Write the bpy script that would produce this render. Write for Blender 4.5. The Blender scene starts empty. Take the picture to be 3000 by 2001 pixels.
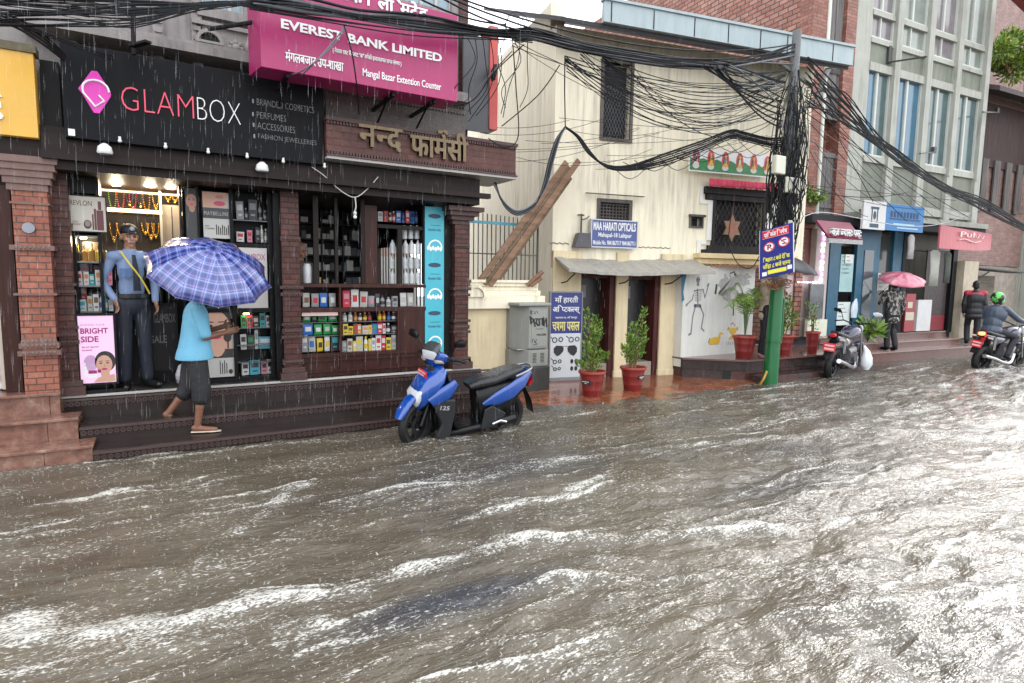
import bpy, bmesh, math, random
import numpy as np
from mathutils import Vector, Matrix, noise
R = math.radians
PI = math.pi
random.seed(7)
S = bpy.context.scene
COL = S.collection

# ---------------------------------------------------------------- camera, sky, sun, exposure
F, CX, CY, CAMH = 1750.0, 1500.0, 1000.5, 1.7
YAW, PITCH, ROLL = R(30.7), R(-5.87), R(0.79)
fw = Vector((math.sin(YAW) * math.cos(PITCH), math.cos(YAW) * math.cos(PITCH), math.sin(PITCH)))
rt0 = Vector((math.cos(YAW), -math.sin(YAW), 0))
up0 = rt0.cross(fw)
rt = rt0 * math.cos(ROLL) + up0 * math.sin(ROLL)
up = up0 * math.cos(ROLL) - rt0 * math.sin(ROLL)
CAM = Vector((0, 0, CAMH))
cd = bpy.data.cameras.new('camera')
cam = bpy.data.objects.new('camera', cd)
COL.objects.link(cam)
cam.matrix_world = Matrix.Translation(CAM) @ Matrix((rt, up, -fw)).transposed().to_4x4()
cd.sensor_width = 36
cd.lens = F * 36 / 3000
cd.clip_start = 0.05
cd.clip_end = 500
S.camera = cam

SUN_EL, SUN_AZ = R(33), R(70)          # azimuth clockwise from +Y
wd = bpy.data.worlds.new('World')
S.world = wd
wd.use_nodes = True
nt = wd.node_tree
bg = nt.nodes['Background']
sky = nt.nodes.new('ShaderNodeTexSky')
sky.sky_type = 'NISHITA'
sky.sun_disc = False
sky.sun_elevation = SUN_EL
sky.sun_rotation = SUN_AZ
sky.air_density = 1.0
sky.dust_density = 6.0
sky.ozone_density = 1.0
hs = nt.nodes.new('ShaderNodeHueSaturation')
hs.inputs['Saturation'].default_value = 0.18
nt.links.new(sky.outputs[0], hs.inputs['Color'])
ov = nt.nodes.new('ShaderNodeMix')          # the sky veiled by an even cloud layer
ov.data_type = 'RGBA'
ov.inputs[0].default_value = 0.72
ov.inputs[7].default_value = (12.0, 12.3, 12.8, 1)
nt.links.new(hs.outputs[0], ov.inputs[6])
nt.links.new(ov.outputs[2], bg.inputs[0])
bg.inputs[1].default_value = 0.12
sl = bpy.data.lights.new('sun', 'SUN')
sl.energy = 1.0
sl.angle = R(11)
sl.color = (1.0, 0.97, 0.93)
so = bpy.data.objects.new('sun', sl)
COL.objects.link(so)
sd = Vector((math.sin(SUN_AZ) * math.cos(SUN_EL), math.cos(SUN_AZ) * math.cos(SUN_EL), math.sin(SUN_EL)))
so.rotation_euler = sd.to_track_quat('Z', 'Y').to_euler()
so.location = sd * 40
S.view_settings.view_transform = 'Standard'
S.view_settings.look = 'None'
S.view_settings.exposure = 1.2
S.view_settings.gamma = 1
S.render.film_transparent = False
S.cycles.max_bounces = 8
S.cycles.transparent_max_bounces = 16

# ---------------------------------------------------------------- frames of the facades
def ray(x, y):
    return fw + rt * ((x - CX) / F) - up * ((y - CY) / F)

class Pl:
    """a vertical facade: local x runs along it, local y into it, z up"""
    def __init__(s, x, y, a):
        s.a = R(a)
        s.M = Matrix.Translation((x, y, 0)) @ Matrix.Rotation(s.a, 4, 'Z')
        s.I = s.M.inverted()
    def at(s, px, py, w=0.0):
        c = s.I @ CAM
        d = s.I.to_3x3() @ ray(px, py)
        t = (w - c.y) / d.y
        p = c + d * t
        return p.x, p.z
    def pt(s, px, py, w=0.0):
        u, z = s.at(px, py, w)
        return Vector((u, w, z))
    def gz(s, px, py, z=0.0):
        d = ray(px, py)
        t = (z - CAMH) / d.z
        p = s.I @ (CAM + d * t)
        return p.x, p.y
    def rc(s, x0, y0, x1, y1, w=0.0):
        a, b = s.at(x0, y0, w), s.at(x1, y1, w)
        return a[0], b[0], b[1], a[1]         # u0,u1,z0,z1

PW = Pl(0, 0, 0)
PS = Pl(0, 7.3, 0)             # the two shops
PG = Pl(5.64, 8.24, -11)       # yellow building
PM = Pl(7.94, 7.55, 0)         # painted wall
PC = Pl(14, 7.9, -4)           # brick and concrete buildings

# ---------------------------------------------------------------- materials
MATS = {}
def nmat(name):
    m = bpy.data.materials.new(name)
    m.use_nodes = True
    return m, m.node_tree, m.node_tree.nodes['Principled BSDF']

def tc(t, sx=1, sy=1, sz=1):
    c = t.nodes.new('ShaderNodeTexCoord')
    mp = t.nodes.new('ShaderNodeMapping')
    mp.inputs['Scale'].default_value = (sx, sy, sz)
    t.links.new(c.outputs['Object'], mp.inputs[0])
    return mp.outputs[0]

def nz(t, vec, scale, detail=4, rough=.55):
    n = t.nodes.new('ShaderNodeTexNoise')
    n.inputs['Scale'].default_value = scale
    n.inputs['Detail'].default_value = detail
    n.inputs['Roughness'].default_value = rough
    t.links.new(vec, n.inputs['Vector'])
    return n.outputs['Fac']

def ramp(t, fac, stops):
    r = t.nodes.new('ShaderNodeValToRGB')
    e = r.color_ramp.elements
    while len(e) < len(stops):
        e.new(.5)
    for k, (p, c) in enumerate(stops):
        e[k].position = p
        e[k].color = (c, c, c, 1) if isinstance(c, (int, float)) else (*c, 1)
    t.links.new(fac, r.inputs[0])
    return r.outputs[0]

def mixc(t, fac, a, b, mode='MIX'):
    m = t.nodes.new('ShaderNodeMix')
    m.data_type = 'RGBA'
    m.blend_type = mode
    for k, v in ((0, fac), (6, a), (7, b)):
        if isinstance(v, (int, float)):
            m.inputs[k].default_value = v
        elif isinstance(v, tuple):
            m.inputs[k].default_value = (*v, 1)
        else:
            t.links.new(v, m.inputs[k])
    return m.outputs[2]

def bumpn(t, b, h, strength=.3, dist=.01):
    n = t.nodes.new('ShaderNodeBump')
    n.inputs['Strength'].default_value = strength
    n.inputs['Distance'].default_value = dist
    t.links.new(h, n.inputs['Height'])
    t.links.new(n.outputs[0], b.inputs['Normal'])

def mat(name, col, rough=.55, var=.15, vs=6, bump=0, bs=40, metal=0, coat=0, emit=0, streak=0, dirt=None, spec=.5, alpha=1):
    if name in MATS:
        return MATS[name]
    m, t, b = nmat(name)
    b.inputs['Roughness'].default_value = rough
    b.inputs['Metallic'].default_value = metal
    b.inputs['Specular IOR Level'].default_value = spec
    c = tuple(col)
    if var:
        v = nz(t, tc(t), vs)
        c = mixc(t, v, tuple(min(1, x * (1 - var)) for x in col), tuple(min(1, x * (1 + var)) for x in col))
    if streak:
        v = ramp(t, nz(t, tc(t, 9, 9, .7), 1.6, 6), [(.42, 0), (.72, 1)])
        v2 = ramp(t, nz(t, tc(t), 1.1, 3), [(.35, 0), (.7, 1)])
        f = t.nodes.new('ShaderNodeMath')
        f.operation = 'MULTIPLY'
        t.links.new(v, f.inputs[0])
        t.links.new(v2, f.inputs[1])
        g = t.nodes.new('ShaderNodeMath')
        g.operation = 'MULTIPLY'
        t.links.new(f.outputs[0], g.inputs[0])
        g.inputs[1].default_value = streak
        c = mixc(t, g.outputs[0], c, dirt or tuple(x * .3 for x in col))
    if isinstance(c, tuple):
        b.inputs['Base Color'].default_value = (*c, 1)
    else:
        t.links.new(c, b.inputs['Base Color'])
    if bump:
        bumpn(t, b, nz(t, tc(t), bs, 6), bump)
    if coat:
        b.inputs['Coat Weight'].default_value = coat
        b.inputs['Coat Roughness'].default_value = .08
    if emit:
        b.inputs['Emission Color'].default_value = (*col, 1)
        b.inputs['Emission Strength'].default_value = emit
    if alpha < 1:
        b.inputs['Alpha'].default_value = alpha
    MATS[name] = m
    return m

def brick(name, c1, c2, mort, bw=.2, bh=.055, ms=.008, rough=.5, var=.35, bump=.6, streak=.0):
    if name in MATS:
        return MATS[name]
    m, t, b = nmat(name)
    c = t.nodes.new('ShaderNodeTexCoord')
    s = t.nodes.new('ShaderNodeSeparateXYZ')
    t.links.new(c.outputs['Object'], s.inputs[0])
    a = t.nodes.new('ShaderNodeMath')
    t.links.new(s.outputs[0], a.inputs[0])
    t.links.new(s.outputs[1], a.inputs[1])
    cb = t.nodes.new('ShaderNodeCombineXYZ')
    t.links.new(a.outputs[0], cb.inputs[0])
    t.links.new(s.outputs[2], cb.inputs[1])
    k = t.nodes.new('ShaderNodeTexBrick')
    k.inputs['Scale'].default_value = 1
    k.inputs['Brick Width'].default_value = bw
    k.inputs['Row Height'].default_value = bh
    k.inputs['Mortar Size'].default_value = ms
    k.inputs['Mortar Smooth'].default_value = .3
    k.inputs['Color1'].default_value = (*c1, 1)
    k.inputs['Color2'].default_value = (*c2, 1)
    k.inputs['Mortar'].default_value = (*mort, 1)
    k.inputs['Bias'].default_value = -.1
    t.links.new(cb.outputs[0], k.inputs['Vector'])
    v = ramp(t, nz(t, tc(t), 3.5, 5), [(.25, 1 - var), (.75, 1 + var * .4)])
    o = mixc(t, 1.0, k.outputs['Color'], v, 'MULTIPLY')
    v3 = ramp(t, nz(t, tc(t), 26, 4), [(.3, .75), (.7, 1.15)])
    o = mixc(t, 1.0, o, v3, 'MULTIPLY')
    if streak:
        f = ramp(t, nz(t, tc(t, 7, 7, .6), 1.5, 5), [(.45, 0), (.75, streak)])
        o = mixc(t, f, o, (.02, .02, .018))
    t.links.new(o, b.inputs['Base Color'])
    b.inputs['Roughness'].default_value = rough
    b.inputs['Specular IOR Level'].default_value = .3
    iv = t.nodes.new('ShaderNodeMath')
    iv.operation = 'SUBTRACT'
    iv.inputs[0].default_value = 1
    t.links.new(k.outputs['Fac'], iv.inputs[1])
    bumpn(t, b, iv.outputs[0], bump, .008)
    MATS[name] = m
    return m

def wood(name, col, dark=None, rough=.5, sc=18, axis='z'):
    if name in MATS:
        return MATS[name]
    m, t, b = nmat(name)
    s = {'z': (1, 1, .06), 'x': (.06, 1, 1)}[axis]
    n = nz(t, tc(t, *s), sc, 5)
    b.inputs['Specular IOR Level'].default_value = .22
    c = ramp(t, n, [(.3, dark or tuple(x * .45 for x in col)), (.7, col)])
    t.links.new(c, b.inputs['Base Color'])
    b.inputs['Roughness'].default_value = rough
    bumpn(t, b, n, .3, .004)
    MATS[name] = m
    return m

# ---------------------------------------------------------------- tags and things
ORG = {}
def tag(o, label=None, cat=None, group=None, kind=None):
    if label: o['label'] = label
    if cat: o['category'] = cat
    if group: o['group'] = group
    if kind: o['kind'] = kind
    return o

def thing(name, label, cat, pl=PW, loc=(0, 0, 0), group=None):
    o = bpy.data.objects.new(name, None)
    o.empty_display_size = .1
    COL.objects.link(o)
    loc = Vector(loc)
    o.location = pl.M @ loc
    o.rotation_euler = (0, 0, pl.a)
    ORG[o] = loc
    return tag(o, label, cat, group)

# ---------------------------------------------------------------- Devanagari set from loose glyphs (the font engine does not join them)
CONS = lambda c: '\u0915' <= c <= '\u0939'
GC = {}
def raw_text(s, bold=0.0, sp=1.0):
    k = (s, bold, sp)
    if k in GC:
        return GC[k]
    c = bpy.data.curves.new('t', 'FONT')
    c.body = s
    c.resolution_u = 3
    c.offset = bold
    c.space_character = sp
    o = bpy.data.objects.new('t', c)
    COL.objects.link(o)
    dg = bpy.context.evaluated_depsgraph_get()
    me = o.evaluated_get(dg).to_mesh()
    vs = [(v.co.x, v.co.y) for v in me.vertices]
    fs = [tuple(p.vertices) for p in me.polygons]
    o.evaluated_get(dg).to_mesh_clear()
    bpy.data.objects.remove(o)
    bpy.data.curves.remove(c)
    GC[k] = (vs, fs)
    return vs, fs

def cut_right(vs, fs, x):
    bm = bmesh.new()
    bv = [bm.verts.new((a, b, 0)) for a, b in vs]
    for f in fs:
        try: bm.faces.new([bv[i] for i in f])
        except ValueError: pass
    bmesh.ops.bisect_plane(bm, geom=bm.verts[:] + bm.edges[:] + bm.faces[:], plane_co=(x, 0, 0), plane_no=(1, 0, 0), clear_outer=True)
    bm.verts.index_update()
    r = [(v.co.x, v.co.y) for v in bm.verts], [tuple(v.index for v in f.verts) for f in bm.faces]
    bm.free()
    return r

def deva(s, bold=0.0):
    vs, fs, x = [], [], 0.0
    i, n = 0, len(s)
    def put(g, cut=0.0):
        nonlocal x
        a, b = raw_text(g, bold)
        if not a: return
        mx = max(p[0] for p in a)
        if cut:
            mx = max(p[0] for p in a if p[1] < .12) - cut
            a, b = cut_right(a, b, mx)
        base = len(vs)
        vs.extend((p[0] + x, p[1]) for p in a)
        fs.extend(tuple(q + base for q in f) for f in b)
        x += mx - (0.0 if cut else .012)
    def arc(cx, cy, r, a0, a1, t):
        base = len(vs)
        for k in range(7):
            a = a0 + (a1 - a0) * k / 6
            for q in (r, r - t):
                vs.append((cx + q * math.cos(a), cy + q * math.sin(a)))
        for k in range(6):
            j = base + 2 * k
            fs.append((j, j + 2, j + 3, j + 1))
    while i < n:
        c = s[i]
        if c == ' ':
            x += .24; i += 1; continue
        reph = False
        if c == 'र' and i + 2 < n and s[i + 1] == '्' and CONS(s[i + 2]):
            reph = True; i += 2; c = s[i]
        rak = False
        x0 = x
        halves = []
        while CONS(c) and i + 2 < n and s[i + 1] == '्' and CONS(s[i + 2]):
            if s[i + 2] == 'र':
                rak = True
                j = i + 3
                s = s[:i + 1] + s[j:]; n = len(s)
                break
            halves.append(c); i += 2; c = s[i]
        j = i + 1
        while j < n and '\u0900' <= s[j] <= '\u094f' and not ('\u0904' <= s[j] <= '\u0939'):
            j += 1
        cl = s[i:j]
        if 'ि' in cl:
            cl = cl.replace('ि', '')
            put('ि')
            x = x - .0
        for h in halves:
            put(h, .02 if h in 'टठडढद' else .105)
        put(cl)
        if reph:
            arc(x - .12, .80, .13, PI * .05, PI * 1.1, .06)
        if rak:
            b0 = len(vs)
            vs.extend([(x0 + .05, -.02), (x0 + .11, -.06), (x - .14, .19), (x - .19, .15)])
            fs.append((b0, b0 + 1, b0 + 2, b0 + 3))
        i = j
    return vs, fs

# ---------------------------------------------------------------- mesh builder
class MB:
    def __init__(s, X=None):
        s.v, s.f, s.m, s.mi, s.X = [], [], [], 0, X
    def add(s, vs, fs):
        b = len(s.v)
        if s.X is not None:
            vs = [s.X @ Vector(p) for p in vs]
        s.v.extend(tuple(p) for p in vs)
        s.f.extend(tuple(i + b for i in f) for f in fs)
        s.m.extend([s.mi] * len(fs))
        return s
    def box(s, x0, x1, y0, y1, z0, z1):
        if x0 > x1: x0, x1 = x1, x0
        if y0 > y1: y0, y1 = y1, y0
        if z0 > z1: z0, z1 = z1, z0
        return s.add([(x0, y0, z0), (x1, y0, z0), (x1, y1, z0), (x0, y1, z0), (x0, y0, z1), (x1, y0, z1), (x1, y1, z1), (x0, y1, z1)],
                     [(0, 3, 2, 1), (4, 5, 6, 7), (0, 1, 5, 4), (1, 2, 6, 5), (2, 3, 7, 6), (3, 0, 4, 7)])
    def obox(s, p, q, wid, th, upv=(0, 0, 1)):
        p, q = Vector(p), Vector(q)
        d = (q - p).normalized()
        a = d.cross(Vector(upv))
        if a.length < 1e-4: a = d.cross(Vector((1, 0, 0)))
        a = a.normalized() * (wid / 2)
        b = a.cross(d).normalized() * (th / 2)
        return s.add([p - a - b, p + a - b, p + a + b, p - a + b, q - a - b, q + a - b, q + a + b, q - a + b],
                     [(0, 3, 2, 1), (4, 5, 6, 7), (0, 1, 5, 4), (1, 2, 6, 5), (2, 3, 7, 6), (3, 0, 4, 7)])
    def tube(s, pts, r, n=8, cap=True):
        pts = [Vector(p) for p in pts]
        k = len(pts)
        rs = r if isinstance(r, (list, tuple)) else [r] * k
        t0 = (pts[1] - pts[0]).normalized()
        a = t0.orthogonal().normalized()
        vs, fs = [], []
        for i, p in enumerate(pts):
            t = (pts[min(i + 1, k - 1)] - pts[max(i - 1, 0)])
            t = t.normalized() if t.length > 1e-9 else t0
            a = (a - t * a.dot(t))
            a = a.normalized() if a.length > 1e-6 else t.orthogonal().normalized()
            b = t.cross(a)
            for j in range(n):
                g = 2 * PI * j / n
                vs.append(p + (a * math.cos(g) + b * math.sin(g)) * rs[i])
        for i in range(k - 1):
            for j in range(n):
                fs.append((i * n + j, i * n + (j + 1) % n, (i + 1) * n + (j + 1) % n, (i + 1) * n + j))
        if cap:
            fs.append(tuple(range(n))[::-1])
            fs.append(tuple(range((k - 1) * n, k * n)))
        return s.add(vs, fs)
    def lathe(s, prof, c=(0, 0, 0), n=20, ax='z', cap=True):
        c = Vector(c)
        vs, fs = [], []
        for r, h in prof:
            for j in range(n):
                g = 2 * PI * j / n
                x, y = r * math.cos(g), r * math.sin(g)
                vs.append(c + (Vector((x, y, h)) if ax == 'z' else Vector((x, h, -y)) if ax == 'y' else Vector((h, x, y))))
        k = len(prof)
        for i in range(k - 1):
            for j in range(n):
                fs.append((i * n + j, i * n + (j + 1) % n, (i + 1) * n + (j + 1) % n, (i + 1) * n + j))
        if cap:
            fs.append(tuple(range(n))[::-1])
            fs.append(tuple(range((k - 1) * n, k * n)))
        return s.add(vs, fs)
    def loft(s, secs, n=16, p=2.4, cap=True):
        """secs: (centre, half axis vector a, half axis vector b[, exponent])"""
        vs, fs = [], []
        for sec in secs:
            c, a, b = Vector(sec[0]), Vector(sec[1]), Vector(sec[2])
            e = 2 / (sec[3] if len(sec) > 3 else p)
            for j in range(n):
                g = 2 * PI * j / n
                x, y = math.cos(g), math.sin(g)
                vs.append(c + a * math.copysign(abs(x) ** e, x) + b * math.copysign(abs(y) ** e, y))
        k = len(secs)
        for i in range(k - 1):
            for j in range(n):
                fs.append((i * n + j, i * n + (j + 1) % n, (i + 1) * n + (j + 1) % n, (i + 1) * n + j))
        if cap:
            fs.append(tuple(range(n))[::-1])
            fs.append(tuple(range((k - 1) * n, k * n)))
        return s.add(vs, fs)
    def prism(s, poly, y0, y1):
        n = len(poly)
        vs = [(x, y0, z) for x, z in poly] + [(x, y1, z) for x, z in poly]
        fs = [tuple(range(n)), tuple(range(2 * n - 1, n - 1, -1))] + [(i, n + i, n + (i + 1) % n, (i + 1) % n) for i in range(n)]
        return s.add(vs, fs)
    def disc(s, u, z, ru, rz, y0, y1, n=14, a0=0, a1=2 * PI):
        full = abs(a1 - a0 - 2 * PI) < 1e-6
        k = n if full else n + 1
        return s.prism([(u + ru * math.cos(a0 + (a1 - a0) * i / n), z + rz * math.sin(a0 + (a1 - a0) * i / n)) for i in range(k)], y0, y1)
    def ring(s, u, z, r, t, y0, y1, n=20, a0=0, a1=2 * PI, sz=1.0):
        for i in range(n):
            p, q = a0 + (a1 - a0) * i / n, a0 + (a1 - a0) * (i + 1) / n
            s.prism([(u + q_ * math.cos(g), z + sz * q_ * math.sin(g)) for q_, g in ((r, p), (r, q), (r - t, q), (r - t, p))], y0, y1)
        return s
    def sphere(s, c, r, n=10, sx=1, sy=1, sz=1):
        pr = [(max(1e-4, math.sin(PI * i / n)), -math.cos(PI * i / n)) for i in range(n + 1)]
        vs, fs = [], []
        m = n + 4
        for a, h in pr:
            for j in range(m):
                g = 2 * PI * j / m
                vs.append((c[0] + r * sx * a * math.cos(g), c[1] + r * sy * a * math.sin(g), c[2] + r * sz * h))
        for i in range(n):
            for j in range(m):
                fs.append((i * m + j, i * m + (j + 1) % m, (i + 1) * m + (j + 1) % m, (i + 1) * m + j))
        return s.add(vs, fs)
    def wall(s, u0, u1, z0, z1, w0, w1, holes=()):
        us = sorted({u0, u1, *[h[0] for h in holes], *[h[1] for h in holes]})
        zs = sorted({z0, z1, *[h[2] for h in holes], *[h[3] for h in holes]})
        us = [u for u in us if u0 <= u <= u1]
        zs = [z for z in zs if z0 <= z <= z1]
        nu, nzz = len(us) - 1, len(zs) - 1
        sol = [[not any(h[0] <= (us[i] + us[i + 1]) / 2 <= h[1] and h[2] <= (zs[j] + zs[j + 1]) / 2 <= h[3] for h in holes) for j in range(nzz)] for i in range(nu)]
        g = lambda i, j: 0 <= i < nu and 0 <= j < nzz and sol[i][j]
        for i in range(nu):
            for j in range(nzz):
                if not sol[i][j]: continue
                a, b, c, d = us[i], us[i + 1], zs[j], zs[j + 1]
                s.add([(a, w0, c), (b, w0, c), (b, w0, d), (a, w0, d)], [(0, 1, 2, 3)])
                s.add([(a, w1, c), (b, w1, c), (b, w1, d), (a, w1, d)], [(3, 2, 1, 0)])
                if not g(i - 1, j): s.add([(a, w0, c), (a, w0, d), (a, w1, d), (a, w1, c)], [(0, 1, 2, 3)])
                if not g(i + 1, j): s.add([(b, w0, c), (b, w1, c), (b, w1, d), (b, w0, d)], [(0, 1, 2, 3)])
                if not g(i, j - 1): s.add([(a, w0, c), (a, w1, c), (b, w1, c), (b, w0, c)], [(0, 1, 2, 3)])
                if not g(i, j + 1): s.add([(a, w0, d), (b, w0, d), (b, w1, d), (a, w1, d)], [(0, 1, 2, 3)])
        return s
    def text(s, body, u0, u1, z0, z1, w, dep=.002, bold=0.0, sp=1.0, shear=0.0):
        """lettering that fills the rectangle, standing dep proud of w towards the street"""
        dv = any('\u0900' <= c <= '\u097f' for c in body)
        if dv and bold:                      # heavier strokes from shifted copies, each a hair further out
            d = bold * (z1 - z0) * 1.5
            for k, (a, c) in enumerate(((0, 0), (1, 0), (0, 1), (1, 1))):
                s.text(body, u0 + a * d, u1 - d + a * d, z0 + c * d * .7, z1 - d + c * d * .7, w, dep + .0004 * k)
            return s
        vs, fs = deva(body, 0) if dv else raw_text(body, bold, sp)
        if not vs: return s
        xs, ys = [p[0] for p in vs], [p[1] for p in vs]
        ax, bx, ay, by = min(xs), max(xs), min(ys), max(ys)
        k = (u1 - u0) / max(1e-6, bx - ax)
        q = (z1 - z0) / max(1e-6, by - ay)
        P = [(u0 + (x - ax) * k + shear * (y - ay) * q, z0 + (y - ay) * q) for x, y in vs]
        n = len(P)
        ed = {}
        for f in fs:
            for a, b in zip(f, f[1:] + f[:1]):
                ed[(a, b)] = 1
        F2 = list(fs)
        for (a, b) in ed:
            if (b, a) not in ed:
                F2.append((b, a, a + n, b + n))
        return s.add([(x, w - dep, z) for x, z in P] + [(x, w, z) for x, z in P], F2)
    def each(s, name, m, parent, **k):
        """every loose piece becomes a part of its own"""
        n = len(s.v); par = list(range(n))
        def fd(i):
            while par[i] != i: par[i] = par[par[i]]; i = par[i]
            return i
        for f in s.f:
            for q in f[1:]: par[fd(q)] = fd(f[0])
        gr = {}
        for f in s.f: gr.setdefault(fd(f[0]), []).append(f)
        o = None
        for fs in gr.values():
            ids = sorted({i for f in fs for i in f}); mp = {i: j for j, i in enumerate(ids)}
            b = MB(); b.v = [s.v[i] for i in ids]; b.f = [tuple(mp[i] for i in f) for f in fs]; b.m = [0] * len(fs)
            o = b.build(name, m, parent, **k)
        return o
    def build(s, name, m, parent=None, pl=PW, label=None, cat=None, group=None, kind=None, smooth=False, bevel=0, sub=0):
        ms = m if isinstance(m, (list, tuple)) else [m]
        me = bpy.data.meshes.new(name)
        if parent is not None:
            r = parent
            off = ORG[r]
        else:
            if not s.v:
                s.v = [(0, 0, 0)]
            a = np.array(s.v)
            off = Vector(((a[:, 0].min() + a[:, 0].max()) / 2, (a[:, 1].min() + a[:, 1].max()) / 2, a[:, 2].min()))
        me.from_pydata([(p[0] - off[0], p[1] - off[1], p[2] - off[2]) for p in s.v], [], s.f)
        for k in ms: me.materials.append(k)
        if len(ms) > 1:
            me.polygons.foreach_set('material_index', s.m)
        if smooth:
            me.shade_smooth()
            if smooth != 'all' and hasattr(me, 'set_sharp_from_angle'):
                me.set_sharp_from_angle(angle=R(50))
        me.update()
        o = bpy.data.objects.new(name, me)
        COL.objects.link(o)
        if parent is not None:
            o.parent = parent
            ORG[o] = off
        else:
            o.location = pl.M @ off
            o.rotation_euler = (0, 0, pl.a)
            ORG[o] = off
        if bevel:
            b = o.modifiers.new('bevel', 'BEVEL')
            b.width = bevel
            b.segments = 2
            b.limit_method = 'ANGLE'
            b.angle_limit = R(40)
        if sub:
            b = o.modifiers.new('sub', 'SUBSURF')
            b.levels = b.render_levels = sub
        return tag(o, label, cat, group, kind)

def copy_tree(o, parent=None):
    c = o.copy()
    COL.objects.link(c)
    if parent is not None:
        c.parent = parent
    ORG[c] = ORG.get(o, Vector())
    for ch in list(o.children):
        copy_tree(ch, c)
    return c

def bez(p0, p1, p2, n=10):
    p0, p1, p2 = Vector(p0), Vector(p1), Vector(p2)
    return [p0 * (1 - t) ** 2 + p1 * 2 * t * (1 - t) + p2 * t * t for t in [i / n for i in range(n + 1)]]

def spline(P, n=6):
    P = [Vector(p) for p in P]
    o = []
    for i in range(len(P) - 1):
        a, b, c, d = P[max(i - 1, 0)], P[i], P[i + 1], P[min(i + 2, len(P) - 1)]
        for k in range(n):
            t = k / n
            o.append(.5 * ((2 * b) + (c - a) * t + (2 * a - 5 * b + 4 * c - d) * t * t + (3 * b - a - 3 * c + d) * t ** 3))
    o.append(P[-1])
    return o
# ================================================================ SETTING: street bed, water, paving
mat('asphalt', (.045, .045, .047), .5, .3, 8, .3)
b = MB()
b.box(-60, 120, -40, 60, -.6, -.16)
b.build('street', MATS['asphalt'], kind='structure')

m_pave = brick('wet_paver', (.26, .075, .035), (.36, .13, .06), (.10, .06, .045), .22, .11, .008, .13, .5, .25)
b = MB()
pv = [(4.2, 9.0), (4.2, 7.0), (4.55, 6.62), (5.4, 6.35), (8.5, 6.22), (9.3, 6.9), (8.6, 8.4)]
zz = lambda y: .05 if y > 7.4 else .05 - (7.4 - y) * .058
b.add([(x, y, zz(y)) for x, y in pv] + [(x, y, -.3) for x, y in pv], [tuple(range(len(pv)))[::-1]] + [(i, (i + 1) % 7, 7 + (i + 1) % 7, 7 + i) for i in range(7)])
b.build('pavement', m_pave, kind='structure')
# brick texture lies flat on the pavement
t = m_pave.node_tree
for l in list(t.links):
    if l.from_socket.name == 'Z' and l.to_node.type == 'COMBXYZ':
        s_ = l.from_node
        t.links.remove(l)
        cb_ = [n for n in t.nodes if n.type == 'COMBXYZ'][0]
        t.links.new(s_.outputs[1], cb_.inputs[1])
        for l2 in list(t.links):
            if l2.to_node == cb_ and l2.to_socket.name == 'X': t.links.remove(l2)
        t.links.new(s_.outputs[0], cb_.inputs[0])
        break

# ---- the flood: a fine sheet with real waves, coarse towards its ends
rng = np.random.default_rng(5)
def vnoise(x, y, sx, sy, seed):
    g = np.random.default_rng(seed).random((256, 256))
    X, Y = x * sx, y * sy
    xi, yi = np.floor(X).astype(int), np.floor(Y).astype(int)
    fx, fy = X - xi, Y - yi
    fx, fy = fx * fx * (3 - 2 * fx), fy * fy * (3 - 2 * fy)
    q = lambda a, c: g[a % 256, c % 256]
    return (q(xi, yi) * (1 - fx) + q(xi + 1, yi) * fx) * (1 - fy) + (q(xi, yi + 1) * (1 - fx) + q(xi + 1, yi + 1) * fx) * fy - .5

gx = np.concatenate([np.arange(-12, -3, .5), np.arange(-3, 4.5, .018), np.arange(4.5, 9, .03), np.arange(9, 20, .06), np.arange(20, 60, 1.0)])
gy = np.concatenate([np.arange(-10, .8, .6), np.arange(.8, 3.6, .016), np.arange(3.6, 7.2, .022), np.arange(7.2, 9.2, .25)])
GX, GY = np.meshgrid(gx, gy, indexing='ij')
x_, y_ = GX.ravel(), GY.ravel()
wob = vnoise(x_, y_, .55, .9, 11) * .7
xa, ya = x_ + .25 * y_, y_ + wob * .35 + .10 * x_          # flow runs along the street, slightly turned
h = np.zeros_like(x_)
for sx, sy, am, sd_ in ((.8, 1.9, .034, 1), (1.7, 4.2, .030, 2), (3.4, 8.5, .024, 3), (6.0, 16, .014, 4), (11, 28, .007, 6)):
    h += am * vnoise(xa, ya, sx, sy, sd_)
    h += am * .55 * vnoise(xa * .8 + ya * .6, ya * .8 - xa * .6, sx * .8, sy * .8, sd_ + 40)
amp = .75 + .9 * (vnoise(x_, y_, .35, .6, 21) + .5) * np.clip((x_ + 3) / 6, .3, 1.3)
h *= amp
h *= np.clip((7.0 - y_) / 1.2, .25, 1)
K = 1.0
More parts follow.
